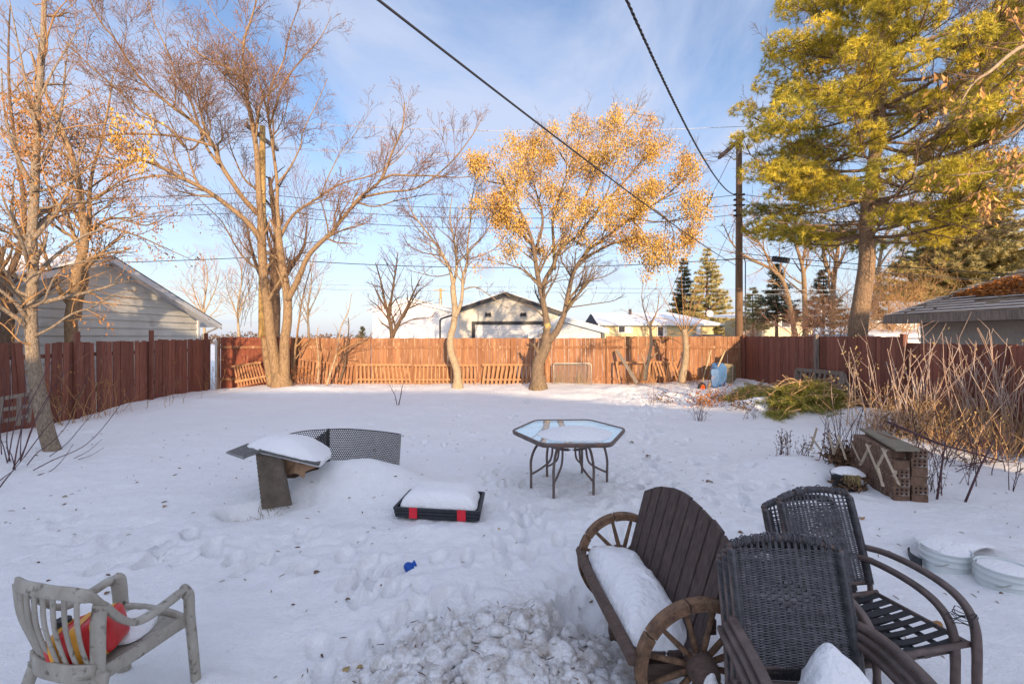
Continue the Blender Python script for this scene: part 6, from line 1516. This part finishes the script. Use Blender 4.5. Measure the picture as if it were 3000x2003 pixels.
for s in (-1, 1):
    pp = [(s*abs(x), y, z) for x, y, z in rail[12:]]
    swept([(s*.285,-.215,.77)]+pp[1:]+[(s*.295,.235,.585)], .062, .032, sq=.45).build('arm', M_plastic, t, local=True, smooth=True)
    swept([(s*.295,.205,.612),(s*.297,.238,.59),(s*.292,.25,.45),(s*.295,.265,.30),(s*.31,.285,-.03)], lambda f: .085-.02*f, .048, lambda f: (s*.4,1,.2), sq=.4).build('leg', M_plastic, t, local=True, smooth=True)
    swept([(s*.235,-.20,.42),(s*.25,-.235,.30),(s*.262,-.27,.15),(s*.27,-.30,-.03)], lambda f: .10-.03*f, .045, lambda f: (s*.4,-1,.1), sq=.4).build('leg', M_plastic, t, local=True, smooth=True)
    swept([(s*.285,-.225,.775),(s*.268,-.225,.68),(s*.25,-.215,.56),(s*.235,-.205,.44),(s*.24,-.20,.40)], .075, .018, lambda f: (s*.4,-1,.2), sq=.35).build('back_stile', M_plastic, t, local=True, smooth=True)
for i in range(8):
    u = -.195+.39*i/7; yb = -.245-.035*(1-(u/.2)**2); yt = -.275-.055*(1-(u/.27)**2)
    swept([(u*1.18, yt+.005, .85),(u*1.12, (yt+yb)/2-.012, .70),(u*1.0, yb-.005, .56),(u*.95, yb+.035, .43)], .033, .010, lambda f: (0,-1,.2), sq=.35).build('back_slat', M_plastic, t, local=True, smooth=True)
m = MB(); rows = []
for j in range(13):
    y = -.245+.49*j/12; w_ = .235+.03*j/12; row = []
    for i in range(13):
        u = -1+2*i/12; row.append((u*w_, y-(.03*(1-u*u) if j == 0 else 0), .425+.02*(j/12)-.028*(1-u*u)*math.sin(math.pi*min(1,(j+1)/12))-(.02 if j == 12 else 0)))
    rows.append(row)
m.grid([r_[::-1] for r_ in rows][::-1]); m.grid([[(p[0],p[1],p[2]-.012) for p in r_] for r_ in rows])
m.build('seat', M_plastic, t, local=True, smooth=True)
for s in (-1, 1): swept([(s*.245,-.22,.41),(s*.258,0,.415),(s*.268,.2,.425),(s*.272,.25,.42)], .022, .075).build('seat_rim', M_plastic, t, local=True, smooth=True)
swept([(-.27,.245,.43),(-.1,.262,.435),(.1,.262,.435),(.27,.245,.43)], .03, .05).build('seat_rim', M_plastic, t, local=True, smooth=True)
swept([(-.24,-.22,.43),(-.12,-.262,.435),(0,-.27,.437),(.12,-.262,.435),(.24,-.22,.43)], .02, .09, sq=.35).build('back_rail', M_plastic, t, local=True, smooth=True)
CM = Matrix.Translation((-1.935,2.19,-.03)) @ Matrix.Rotation(math.atan2(-.247,.97), 4, 'Z') @ Matrix.Diagonal((.80,.85,.88,1))
snow_thing('seat_snow', 'small snow patch on the plastic chair seat', snow_blob([CM @ Vector(p) for p in ((-.05,.02,.44),(.05,-.04,.44),(.16,.0,.44),(.17,.10,.445),(.10,.2,.45),(0,.23,.45),(-.10,.2,.45),(-.14,.1,.445))], .05, 2.6, .012))
# red and yellow bag on the seat
M4 = CM @ Matrix.Translation((.055,-.115,.43)) @ Matrix.Rotation(R(32), 4, 'Z') @ Matrix.Rotation(R(-14), 4, 'Y')
t = thing('striped_bag', 'red bag with yellow stripes lying on the plastic chair seat', 'bag', tuple(M4 @ Vector((0,0,0))))
def superbox(lo, hi, sx, sy, sz, p=.30, n=28, band=None, grow=0):
    m = MB(); rows = []
    for j in range(lo, hi+1):
        th = -math.pi/2+math.pi*j/n; row = []
        for i in range(33):
            ph = 2*math.pi*i/32; f = lambda v: math.copysign(abs(v)**p, v)
            row.append(M4 @ Vector((f(math.sin(th))*(sx+grow), f(math.cos(th))*f(math.cos(ph))*(sy+grow), sz+f(math.cos(th))*f(math.sin(ph))*(sz+grow))))
        rows.append(row)
    m.grid(rows); return m
superbox(0, 28, .15, .105, .095).build('body', M_red, t, smooth=True)
def xband(x0, x1):
    m = MB(); rows = []
    for k in range(6):
        x = x0+(x1-x0)*k/5; s = abs(x/.15)**(1/.30); th = math.asin(min(1,s)); cth = max(0,math.cos(th))**.30; row = []
        for i in range(49):
            ph = 2*math.pi*i/48; f = lambda v: math.copysign(abs(v)**.30, v)
            row.append(M4 @ Vector((x, f(math.cos(ph))*cth*.1075, .095+f(math.sin(ph))*cth*.0975)))
        rows.append(row)
    m.grid(rows); return m
for x0, x1 in ((-.115,-.07),(-.02,.025),(.075,.12)): xband(x0, x1).build('yellow_stripe', M_yel, t, smooth=True)
m = MB(); m.lathe([(.03,0),(.035,.03),(.03,.06)], M4 @ Vector((-.13,.05,.15)), 12, closed=True); m.build('cap', M_black_pl, t)

# ------------------------------------------------------------------ wagon wheel bench
t = thing('wagon_wheel_bench', 'weathered wooden bench with wagon wheel ends and arched slat back', 'bench', (.80, 2.56, 0))
ax = Vector((.106,-.994,0)); uu = Vector((.994,.106,0)); zz = Vector((0,0,1))
def wheel(c, r, out, label):
    m = MB(); n = 48; segs = 8                              # felloes: eight curved blocks
    for s in range(segs):
        a0 = 2*math.pi*s/segs+.012+.2; a1 = 2*math.pi*(s+1)/segs-.012+.2; rows = []
        for i in range(9):
            a = a0+(a1-a0)*i/8; rd = uu*math.cos(a)+zz*math.sin(a)
            rows.append([c+rd*(r-.042)-ax*.026, c+rd*(r)-ax*.026, c+rd*(r)+ax*.026, c+rd*(r-.042)+ax*.026, c+rd*(r-.042)-ax*.026])
        m.grid(rows); m.quad(*[rows[0][k] for k in (0,3,2,1)]); m.quad(*[rows[-1][k] for k in (0,1,2,3)])
    w = m.build('wheel', M_wheelwood, t, label=label); 
    for s in range(12):
        a = 2*math.pi*s/12+.26; rd = uu*math.cos(a)+zz*math.sin(a); m = MB(); m.tube([c+rd*.04, c+rd*.12, c+rd*(r-.038)], [.013,.014,.010], 8); m.build('spoke', M_wheelwood, w, smooth=True)
    m = MB(); rows = []
    for rr_, o_ in ((.0,.085),(.050,.085),(.056,.078),(.058,.05),(.066,.045),(.070,.02),(.070,-.03),(.055,-.035),(.05,-.05),(0,-.05)):
        rows.append([c+(uu*math.cos(a)+zz*math.sin(a))*rr_+ax*o_*out for a in np.linspace(0, 2*math.pi, 25)])
    m.grid(rows if out > 0 else rows[::-1]); m.build('hub', M_benchwood, w, smooth=True)
    return w
wheel(Vector((.74,3.07,.31)), .30, -1, 'far wheel at the garden end'); wheel(Vector((.85,2.06,.31)), .30, 1, 'near wheel with its hub facing the camera')
m = MB(); fr_ = catmull([Vector((.462,3.08,.355)), Vector((.462,2.92,.352)), Vector((.475,2.65,.36)), Vector((.51,2.33,.36)), Vector((.54,2.03,.36))], 5); m.tube(fr_, [.032]*len(fr_), 7); m.build('seat_rail', M_benchwood, t, label='rough front log rail of the seat')
for k in range(4):
    o_ = .52+.08*k; m = MB(); a = Vector((o_+.0,3.02,.345)); b = Vector((o_+.07,2.08,.345)); m.bar(a, b, .07, .025); m.build('seat_slat', M_slatwood, t, bevel=.003)
m = MB(); nsl = 9; sr = random.Random(3)
for i in range(nsl):
    f0 = (i+.05)/nsl; f1 = (i+.93)/nsl
    def bp(f, z): 
        o_ = ax*(f-.5)*.94; base_ = Vector((.85,2.56,0)); fan = (f-.5)*.06*(z-.36)/.5
        return base_+o_+ax*fan+uu*(.30*(z-.36)-.02)+zz*z
    def tz(f): return .905-(.145 if f < .5 else .085)*(2*f-1)**2
    n_ = Vector((-.95,-.1,.28)).normalized()*.011; m = MB()
    dz = sr.uniform(-.005,.005)
    lo = [bp(f0,.26), bp(f1,.26)]; hi = [bp(f0,tz(f0)+dz), bp(f1,tz(f1)+dz)]
    m.hexa([lo[0]-n_, lo[0]+n_, lo[1]+n_, lo[1]-n_, hi[0]-n_, hi[0]+n_, hi[1]+n_, hi[1]-n_]); m.build('back_slat', M_slatwood, t, bevel=.003)
for z in (.45,.70):
    m = MB(); m.bar(bp(.02,z)+uu*.03, bp(.98,z)+uu*.03, .03, .07); m.build('back_brace', M_benchwood, t, bevel=.003)
for a, b in (((.50,3.0,.25),(.86,3.03,.25)),((.58,2.14,.25),(.92,2.14,.25))):
    m = MB(); m.bar(a, b, .05, .06); m.build('cross_rail', M_benchwood, t)
for p in ((.64,2.78),(.66,2.2)):
    m = MB(); m.box((p[0], p[1], .13), (.09,.07,.40)); m.build('leg', M_benchwood, t)
e = [Vector(v) for v in ((.52,3.06,.36),(.50,2.85,.36),(.515,2.58,.36),(.54,2.32,.36),(.57,2.12,.36),(.68,2.09,.36),(.80,2.12,.36),(.86,2.3,.37),(.84,2.58,.38),(.815,2.8,.38),(.79,3.0,.37),(.66,3.09,.36))]
snow_thing('bench_snow', 'long thick slab of snow on the wagon wheel bench seat', snow_blob(e, .115, 3.6, .022, 6, rings=18, subs=8))
m = snow_blob([Vector((.86+math.cos(a)*.045, 1.99+math.sin(a)*.04, .27)) for a in np.linspace(0,5.6,8)], .075, 2.5, .006, 20); snow_thing('hub_snow', 'small snow lump on the near wheel hub of the bench', m)

# ------------------------------------------------------------------ wicker arm chairs
def weave(w_top, w_bot, hgt, arch, fn, gaps=False, seed=1):
    m = MB(); ncol = 17; r_ = random.Random(seed)
    def W_(v): return w_bot+(w_top-w_bot)*v
    for c_ in range(ncol):
        u = ((c_+.5)/ncol*2-1)*1.04
        for s in (-.0042,0,.0042):
            pts = [fn(u*W_(v)/2+s, v*(1+0), 0) for v in np.linspace(0, 1+arch*(1-u*u)/hgt, 12)]
            m.tube(pts, .0026, 4, False)
    nrow = int(hgt/.0047)
    for j in range(nrow):
        v = (j+.5)/nrow; hw = W_(v)/2; n = ncol*2+1; dia = abs(v-.60)/.13
        if gaps and v > .84 and r_.random() < .5: continue
        pts = []; seg = []
        for i in range(n+1):
            u = -1+2*i/n; col = u*ncol/2
            amp = .0030*math.cos(math.pi*(u*ncol/2+.5))*(1 if j % 2 else -1)
            if i == 0 or i == n: amp = 0
            if dia < 1 and abs(u) < .52*(1-dia):
                if len(seg) > 2: pts.append(seg)
                seg = []
            else: seg.append(fn(u*hw, v+r_.gauss(0,.0010), amp+r_.gauss(0,.0005)))
        if len(seg) > 2: pts.append(seg)
        for sg in pts: m.tube(sg, .0026, 4, False)
    for j in range(9):                                     # wide flat weave in the diamond
        v = .60+(j-4)*.028; dia = abs(v-.60)/.13; hu = .56*(1-dia)
        if hu < .05: continue
        n = 24; rows = []
        for i in range(n+1):
            u = (-1+2*i/n)*hu; amp = .003*math.cos(math.pi*(u*ncol/2+.5+(j % 2)))-.001
            rows.append([fn(u*W_(v)/2, v-.0125, amp), fn(u*W_(v)/2, v+.0125, amp)])
        m.grid(rows)
    return m
def wicker_chair(name, label, seed, gaps=False, seat=True):
    t = thing(name, label, 'chair')
    def fn(x, v, off):                                      # local: +y forward, back panel leans back
        z = .45+.44*v; y = -.215-.125*v**1.1-off-.02*(1-(x/.26)**2)*(1)
        return Vector((x, y+.012, z))
    weave(.46, .47, .44, .035, fn, gaps, seed).build('backrest', M_wicker, t, local=True, label='woven grey wicker backrest')
    for s in (-1, 1):
        m = MB(); m.tube(catmull([(s*.262,-.235,-.02),(s*.258,-.225,.25),(s*.252,-.215,.45),(s*.248,-.27,.68),(s*.243,-.335,.895)], 4), .014, 8); m.build('back_post', M_tubebrown, t, local=True, smooth=True)
        m = MB(); w1 = [Vector((s*.236,-.203-.125*v**1.1,.45+.44*v)) for v in np.linspace(0,1,9)]; m.tube(w1, .0165, 7)
        for k_ in range(80):
            cc_ = w1[0].lerp(w1[-1], (k_+.5)/80); cc_ = Vector((cc_.x, -.203-.125*((k_+.5)/80)**1.1, cc_.z)); m.tube([cc_+Vector((math.cos(a)*.021, math.sin(a)*.019, 0)) for a in np.linspace(0,2*math.pi,9)], .0026, 3, False)
        m.build('wrapped_edge', M_wicker, t, local=True, smooth=True)
        a = swept([(s*.262,-.26,.625),(s*.28,-.15,.64),(s*.288,0,.637),(s*.292,.13,.612),(s*.292,.21,.565),(s*.290,.25,.49),(s*.288,.26,.38),(s*.285,.262,.2),(s*.283,.265,-.02)], .038, .030); a.build('arm', M_tubebrown, t, local=True, smooth=True)
        m = MB(); m.tube([(s*.262,-.22,.40),(s*.28,.24,.40)], .012, 7); m.build('side_rail', M_tubebrown, t, local=True, smooth=True)
    m = MB(); top = [Vector((x, -.345-.02*(1-(x/.24)**2), .895+.035*(1-(x/.245)**2))) for x in np.linspace(-.245,.245,21)]; m.tube(top, .012, 8); m.build('top_rail', M_tubebrown, t, local=True, smooth=True)
    m = MB(); r_ = random.Random(seed)                      # loose coils round the top rail
    i = 0; x = -.235
    while x < .235:
        p = Vector((x, -.345-.02*(1-(x/.24)**2), .895+.035*(1-(x/.245)**2))); rr_ = r_.uniform(.0155,.0185) if r_.random() < .78 else r_.uniform(.018,.023); tl = r_.gauss(0,.2)
        pts = []
        a_end = 2*math.pi if r_.random() < .75 else r_.uniform(3.5,5)
        for k in range(11):
            a = a_end*k/10-.8; pts.append(p+Vector((tl*.012*math.sin(a), math.cos(a)*rr_, math.sin(a)*rr_+(rr_-.014)*.6)))
        m.tube(pts, .0028, 4, False); x += r_.uniform(.005,.007) if r_.random() < .93 else .02
    m.build('top_coils', M_wicker, t, local=True)
    m = MB(); m.tube([(-.25,-.215,.455),(0,-.235,.45),(.25,-.215,.455)], .012, 8); m.build('lower_rail', M_tubebrown, t, local=True, smooth=True)
    m = MB()
    for k in range(70):
        x = -.24+.48*k/69; m.tube([Vector((x,-.222-.012*(1-(x/.25)**2)+math.cos(a)*.016,.4525+math.sin(a)*.016)) for a in np.linspace(0,2*math.pi,8)], .0026, 3, False)
    m.build('lower_coils', M_wicker, t, local=True)
    for y in (.235,-.2):
        m = MB(); m.tube([(-.285,y,.40),(.285,y,.40)], .013, 8); m.build('seat_rail', M_tubebrown, t, local=True, smooth=True)
    for k in range(8):                                      # webbing straps with a sag
        y = -.17+.37*k/7; m = MB(); rows = []
        for i in range(9):
            x = -.27+.54*i/8; sg_ = .022*(1-(x/.27)**2); rows.append([(x,y-.015,.405-sg_),(x,y+.015,.402-sg_-.006*math.sin(k))])
        m.grid(rows); solidify(m.build('seat_strap', M_strap, t, local=True), .003)
    for k in range(3):
        x = -.16+.16*k; m = MB(); m.grid([[(x-.018,y,.396-.02*(1-(x/.27)**2)),(x+.018,y,.396-.02*(1-(x/.27)**2))] for y in np.linspace(-.2,.235,5)]); solidify(m.build('seat_strap', M_strap, t, local=True), .003)
    return t
def face(o, x, y, z, fx, fy): o.location = (x, y, z); o.rotation_euler = (0, 0, math.atan2(-fx, fy))
near = wicker_chair('wicker_chair', 'near stack of wicker armchairs, topmost chair with snow on its seat', 1)
near['group'] = 'stacked wicker armchairs'; near.scale = (.955,1,1); face(near, 1.165, 1.651, -.02, -.07, -.997)
for k, lab in ((1,'near stack of wicker armchairs, second chair showing as a thin edge behind the topmost'),(2,'near stack of wicker armchairs, lowest chair showing below the others')):
    c_ = copy_tree(near); c_['label'] = lab; face(c_, 1.165-.011*k, 1.651+.026*k, -.02-.038*k, -.07, -.997)
far = wicker_chair('wicker_chair', 'far pair of wicker armchairs, upper chair with gaps torn in its weave', 2, gaps=True)
far['group'] = 'stacked wicker armchairs'; far.scale = (.97,1,1); face(far, 1.80, 2.28, -.02, .2, -.98)
c_ = copy_tree(far); c_['label'] = 'far pair of wicker armchairs, lower chair nested under the upper one'; face(c_, 1.78-.045, 2.28+.035, -.075, .2, -.98)
CA = Matrix.Translation((1.15,1.651,-.02)) @ Matrix.Rotation(math.atan2(.07,-.997), 4, 'Z')
e = [CA @ Vector(v) for v in ((.03,-.13,.41),(-.05,-.12,.41),(-.11,-.02,.41),(-.15,.1,.41),(-.17,.2,.41),(.0,.25,.41),(.18,.2,.41),(.17,.06,.41),(.11,-.06,.41))]
m = snow_blob(e, .28, 1.9, .03, 7, rings=14, shear=(.1,.22)); snow_thing('chair_snow', 'peaked snow heap on the seat of the near wicker chair', m)
CB = Matrix.Translation((1.78,2.28,-.03)) @ Matrix.Rotation(math.atan2(-.2,-.98), 4, 'Z')
e = [CB @ Vector(v) for v in ((.24,-.12,.33),(.05,-.16,.33),(.02,.0,.33),(.06,.12,.33),(.18,.16,.33),(.25,.05,.33))]
snow_thing('chair_snow', 'flat snow remnant under the straps of the far wicker chair', snow_blob(e, .06, 3, .01, 9))
m = MB(); r_ = random.Random(5)
for k in range(5):
    c0 = CB @ Vector((-.285,.225,.50+.012*k)); m.tube([c0+Vector((math.cos(a)*(.045+.01*math.sin(k)), math.sin(a)*.035, .012*math.sin(a*2+k))) for a in np.linspace(0,6.28,14)], .002, 4, False)
m.tube([CB @ Vector((-.29,.23,.52)), CB @ Vector((-.23,.21,.55)), CB @ Vector((-.2,.2,.53))], .002, 4); tag(own(m.build('tie_wire', M_cable)), 'black wire tied round the bent arms of the far wicker chairs', 'wire')

# ------------------------------------------------------------------ buckets
def bucket(x, y, zr, r, lab, snowh, handle=True):
    t = thing('bucket', lab, 'bucket', (x, y, zr-.36), group='white buckets sunk in the snow')
    m = MB(); m.lathe([(0,zr-.36),(r*.86,zr-.36),(r*.93,zr-.12),(r*.935,zr-.105),(r*.985,zr-.10),(r*.985,zr-.085),(r*.95,zr-.082),(r*.955,zr-.055),(r*.99,zr-.05),(r*.99,zr-.04),(r*.96,zr-.036),(r*.965,zr-.012),(r,zr-.008),(r,zr),(r*.97,zr),(r*.95,zr-.02),(r*.93,zr-.3)], (x,y,0), 48)
    m.build('body', M_bucket, t, smooth=True)
    m = MB(); rows = []
    for k in range(13):
        a = R(205+k*6.5); rows.append([(x+math.cos(a)*r*.937, y+math.sin(a)*r*.937, zr-.125),(x+math.cos(a)*r*.928, y+math.sin(a)*r*.928, zr-.15+.012*math.sin(k*2.1))])
    m.grid(rows); m.build('green_print', M_bucket_gr, t)
    m = MB(); a = R(235); m.tube([(x+math.cos(a)*r*1.0, y+math.sin(a)*r*1.0, zr-.07),(x+math.cos(a-.3)*r*1.04, y+math.sin(a-.3)*r*1.04, zr-.10),(x+math.cos(a-.5)*r*1.04, y+math.sin(a-.5)*r*1.04, zr-.11)], .003, 5); m.build('handle', M_galv, t)
    e = [Vector((x+math.cos(a)*r*.9, y+math.sin(a)*r*.9, zr-.035)) for a in np.linspace(0,2*math.pi,13)[:-1]]
    return t, e
t, e = bucket(3.52, 3.70, .085, .165, 'white bucket heaped with snow, left of two', .05)
e = [Vector((3.42,3.62,.055)),Vector((3.45,3.70,.055)),Vector((3.44,3.80,.06)),Vector((3.5,3.95,.06)),Vector((3.7,4.1,.03)),Vector((4.0,4.1,.02)),Vector((4.1,3.85,.03)),Vector((3.85,3.72,.08)),Vector((3.68,3.64,.075)),Vector((3.56,3.565,.055))]
snow_thing('bucket_snow', 'snow heaped over the rim of the left white bucket', snow_blob(e, .04, 2.6, .008, 6))
t, e = bucket(3.66, 3.38, .095, .165, 'white bucket with flat snow inside at the right frame edge', .0)
snow_thing('bucket_snow', 'flat snow filling the right white bucket', snow_blob([v+Vector((0,0,.022)) for v in e], .022, 3, .004, 6))
t = thing('black_tub', 'black tub rim peeking out behind the left white bucket', 'tub', (3.50,3.73,-.2))
m = MB(); rows = []
for k in range(20):
    a = R(125+k*3.6); rows.append([(3.505+math.cos(a)*.185, 3.73+math.sin(a)*.185, -.2),(3.505+math.cos(a)*.200, 3.73+math.sin(a)*.200, .0),(3.505+math.cos(a)*.190, 3.73+math.sin(a)*.190, .0),(3.505+math.cos(a)*.18, 3.73+math.sin(a)*.18, -.2)])
m.grid(rows); m.build('wall', M_black_pl, t)

# ------------------------------------------------------------------ brick stack, plank, trellis, pot
bx, by = 4.33, 4.98; bw, bl, bh = .155, .068, .098
def brick_proto():
    me = MB(); me.box((0,0,bh/2), (bw,bl,bh)); o = me.build('brick', M_brick, local=True, bevel=.004)
    tag(o, 'brown cored brick in the stack under the mossy plank', 'brick', 'loose bricks stacked beside the trellis')
    m = MB()
    for i in range(3):
        for j in range(2): m.lathe([(0,0),(.0125,0),(.0125,.003)], (-.045+.045*i, -bl/2-.0035, .028+.042*j), 10, Matrix.Rotation(R(-90),3,'X'))
    h = m.build('core_holes', M_brick_hole, o, local=True); return o
bp_ = brick_proto(); first = True; r_ = random.Random(8)
for row in range(6):
    for col in range(14):
        for k in range(2):
            if k == 1 and col > 1 and row < 5: continue
            if row == 5 and (col < 1 or col > 12) and k == 0: continue
            o = bp_ if first else copy_tree(bp_); first = False
            o.location = (4.37+k*(bw+.006)+col*.0165+r_.uniform(-.008,.008), 5.12+col*.070-k*.04, -.085+row*(bh+.002)+(.03 if k else 0)); o.rotation_euler = (0,0,-.23+r_.uniform(-.05,.05)+(math.pi if r_.random() < .4 else 0))
m = MB(); a, b, c_, d_ = P(2624,1314,5.0), P(2696,1316,5.0), P(2594,1264,6.1), P(2517,1252,6.2); u = Vector((0,0,-.028))
m.hexa([a+u, b+u, c_+u, d_+u, a, b, c_, d_]); o = own(m.build('mossy_plank', M_plank, bevel=.004)); tag(o, 'grey green weathered plank laid on top of the brick stack', 'plank')
t = thing('trellis', 'collapsed expanding trellis of thin crossed laths leaning on the brick stack', 'trellis', (4.1,5.3,0))
for x0, y0, d0, x1, y1, d1 in ((2393,1253,6.5,2374,1318,6.4),(2376,1278,6.5,2406,1320,6.3),(2428,1268,6.3,2443,1331,6.1),(2462,1280,6.1,2441,1331,6.1),(2455,1274,6.1,2478,1345,5.8),(2494,1296,5.9,2518,1348,5.6),(2549,1303,5.4,2520,1362,5.5),(2538,1300,5.4,2588,1422,4.95),(2596,1316,5.15,2568,1370,5.2),(2584,1312,5.15,2634,1420,4.85),(2625,1378,4.85,2618,1396,4.85),(2572,1368,5.05,2586,1424,4.93)):
    m = MB(); m.bar(P(x0,y0,d0-.08), P(x1,y1,d1-.08), .028, .008, (0,-1,0)); m.build('lath', M_lath, t)
px_, py_ = 4.12, 5.62
t = thing('plant_pot', 'black plant pot sunk in snow with straw hanging over its rim', 'plant pot', (px_,py_,-.15))
m = MB(); m.lathe([(0,-.15),(.13,-.15),(.155,.09),(.165,.09),(.165,.12),(.15,.12),(.13,-.1)], (px_,py_,0), 28); m.build('body', M_black_pl, t, smooth=True)
m = MB(); r_ = random.Random(4)
for k in range(46):
    a = R(r_.uniform(225,290)); p = Vector((px_+math.cos(a)*.16, py_+math.sin(a)*.16, .125)); q = p+Vector((r_.gauss(0,.02),-.02,-r_.uniform(.06,.13))); m.tube([p+Vector((0,.04,.005)), p, p.lerp(q,.5)+Vector((0,-.015,0)), q], .0028, 3, False)
m.build('straw', M_straw, t)
snow_thing('pot_snow', 'domed snow cap on the black plant pot', snow_blob([Vector((px_+.0+math.cos(a)*.165+(.05 if math.cos(a) > 0 else 0), py_+math.sin(a)*.15, .115)) for a in np.linspace(0,5.7,11)], .075, 2.4, .006, 12))

# ------------------------------------------------------------------ wheelbarrow and bin
WD = 14.2
t = thing('wheelbarrow', 'blue wheelbarrow tipped up on its nose against the back right corner', 'wheelbarrow', tuple(P(2085,1150,WD)))
for a, b in ((P(2083,1024,WD+.25), P(2058,1118,WD+.05)), (P(2124,1027,WD-.05), P(2070,1146,WD-.25))):
    m = MB(); m.tube([a, a.lerp(b,.15), b], [.022,.027,.027], 8); m.build('handle', M_handle, t, smooth=True)
tr_ = [(2098,1063),(2117,1065),(2126,1072),(2129,1084),(2127,1110),(2120,1132),(2108,1147),(2096,1148),(2088,1140),(2084,1110),(2082,1080),(2087,1066)]
m = MB(); cpt = P(2104,1106,WD)
outer = [P(a, b, WD+.05) for a, b in tr_]; inner = [P(2104+(a-2104)*.55-10, 1106+(b-1106)*.62, WD-.28) for a, b in tr_]
n = len(tr_); m.v += [tuple(v) for v in outer+inner]; m.f += [(i, (i+1)%n, n+(i+1)%n, n+i) for i in range(n)]; m.f.append(tuple(n+i for i in range(n))); m.build('tray', M_barrow, t, bevel=.01)
m = MB(); m.tube(outer+[outer[0]], .014, 6, False); m.build('tray_rim', M_barrow, t, smooth=True)
m = MB()
for pl in ([(2046,1078),(2043,1086),(2052,1104),(2058,1112)],[(2046,1078),(2060,1076),(2078,1076),(2096,1080)],[(2078,1076),(2082,1092),(2085,1104)],[(2085,1066),(2078,1096),(2076,1120)]):
    m.tube(catmull([P(a,b,WD-.3) for a,b in pl],3), .010, 5)
m.build('leg_frame', M_metal_dk, t)
M = Matrix.Rotation(R(90),3,'X') @ Matrix.Rotation(R(25),3,'Y'); wc = P(2056,1136,WD-.25)
M = Matrix.Rotation(R(28),3,'Z') @ Matrix.Rotation(R(90),3,'X')
m = MB(); m.lathe([(.10,-.04),(.14,-.045),(.165,-.02),(.165,.02),(.14,.045),(.10,.04)], wc, 24, M); w_ = m.build('wheel', M_rubber, t, smooth=True)
m = MB(); m.lathe([(0,-.035),(.03,-.045),(.04,-.03),(.08,-.025),(.105,-.04),(.105,.04),(.08,.025),(.04,.03),(.03,.045),(0,.035)], wc, 24, M); m.build('rim', M_orange, w_, smooth=True)
t = thing('plastic_bin', 'olive grey ribbed bin standing behind the tipped blue wheelbarrow', 'bin', tuple(P(2140,1150,14.7)))
a0, a1, a2 = P(2120,1064,14.7), P(2143,1064,14.6), P(2155,1074,15.3); bz = .05
m = MB(); m.hexa([Vector((a0.x,a0.y,bz)),Vector((a1.x+.0,a1.y,bz)),Vector((a2.x,a2.y,bz)),Vector((a0.x+.1,15.35,bz)),a0,a1+Vector((.03,0,-.03)),Vector((a2.x+.02,a2.y,a0.z-.1)),Vector((a0.x+.1,15.35,a0.z))]); m.build('body', M_wickerbin, t, bevel=.03)
for k in range(5):
    z = .25+.14*k; m = MB(); m.tube([Vector((a0.x,a0.y-.01,z)),Vector((a1.x+.02,a1.y-.01,z-.01)),Vector((a2.x+.01,a2.y-.01,z-.02))], .012, 5); m.build('rib', M_wickerbin, t)
m = MB(); m.tube([Vector((a1.x+.02,a1.y-.015,bz)), Vector((a1.x+.03,a1.y-.015,a0.z-.05))], .018, 5); m.build('corner_rib', M_lath, t)

# ------------------------------------------------------------------ blue toy
x, y = GX(1198,1656,0); g = gz(x,y)
m = MB(); M = Matrix.Rotation(R(35),3,'Z') @ Matrix.Rotation(R(75),3,'Y')
m.lathe([(.0,-.035),(.028,-.033),(.04,-.015),(.04,.005),(.028,.022),(.018,.032),(.022,.045),(.028,.055),(.016,.058),(0,.05)], (x,y,g+.03), 18, M)
for s in (-1,1): m.lathe([(0,-.02),(.016,-.015),(.018,0),(.012,.014),(0,.016)], Vector((x+.035*s*.5+.012,y-.01,g+.022)), 10, M)
tag(own(m.build('rubber_toy', M_blue, smooth=True)), 'small blue rubber dog toy lying on the snow', 'toy')
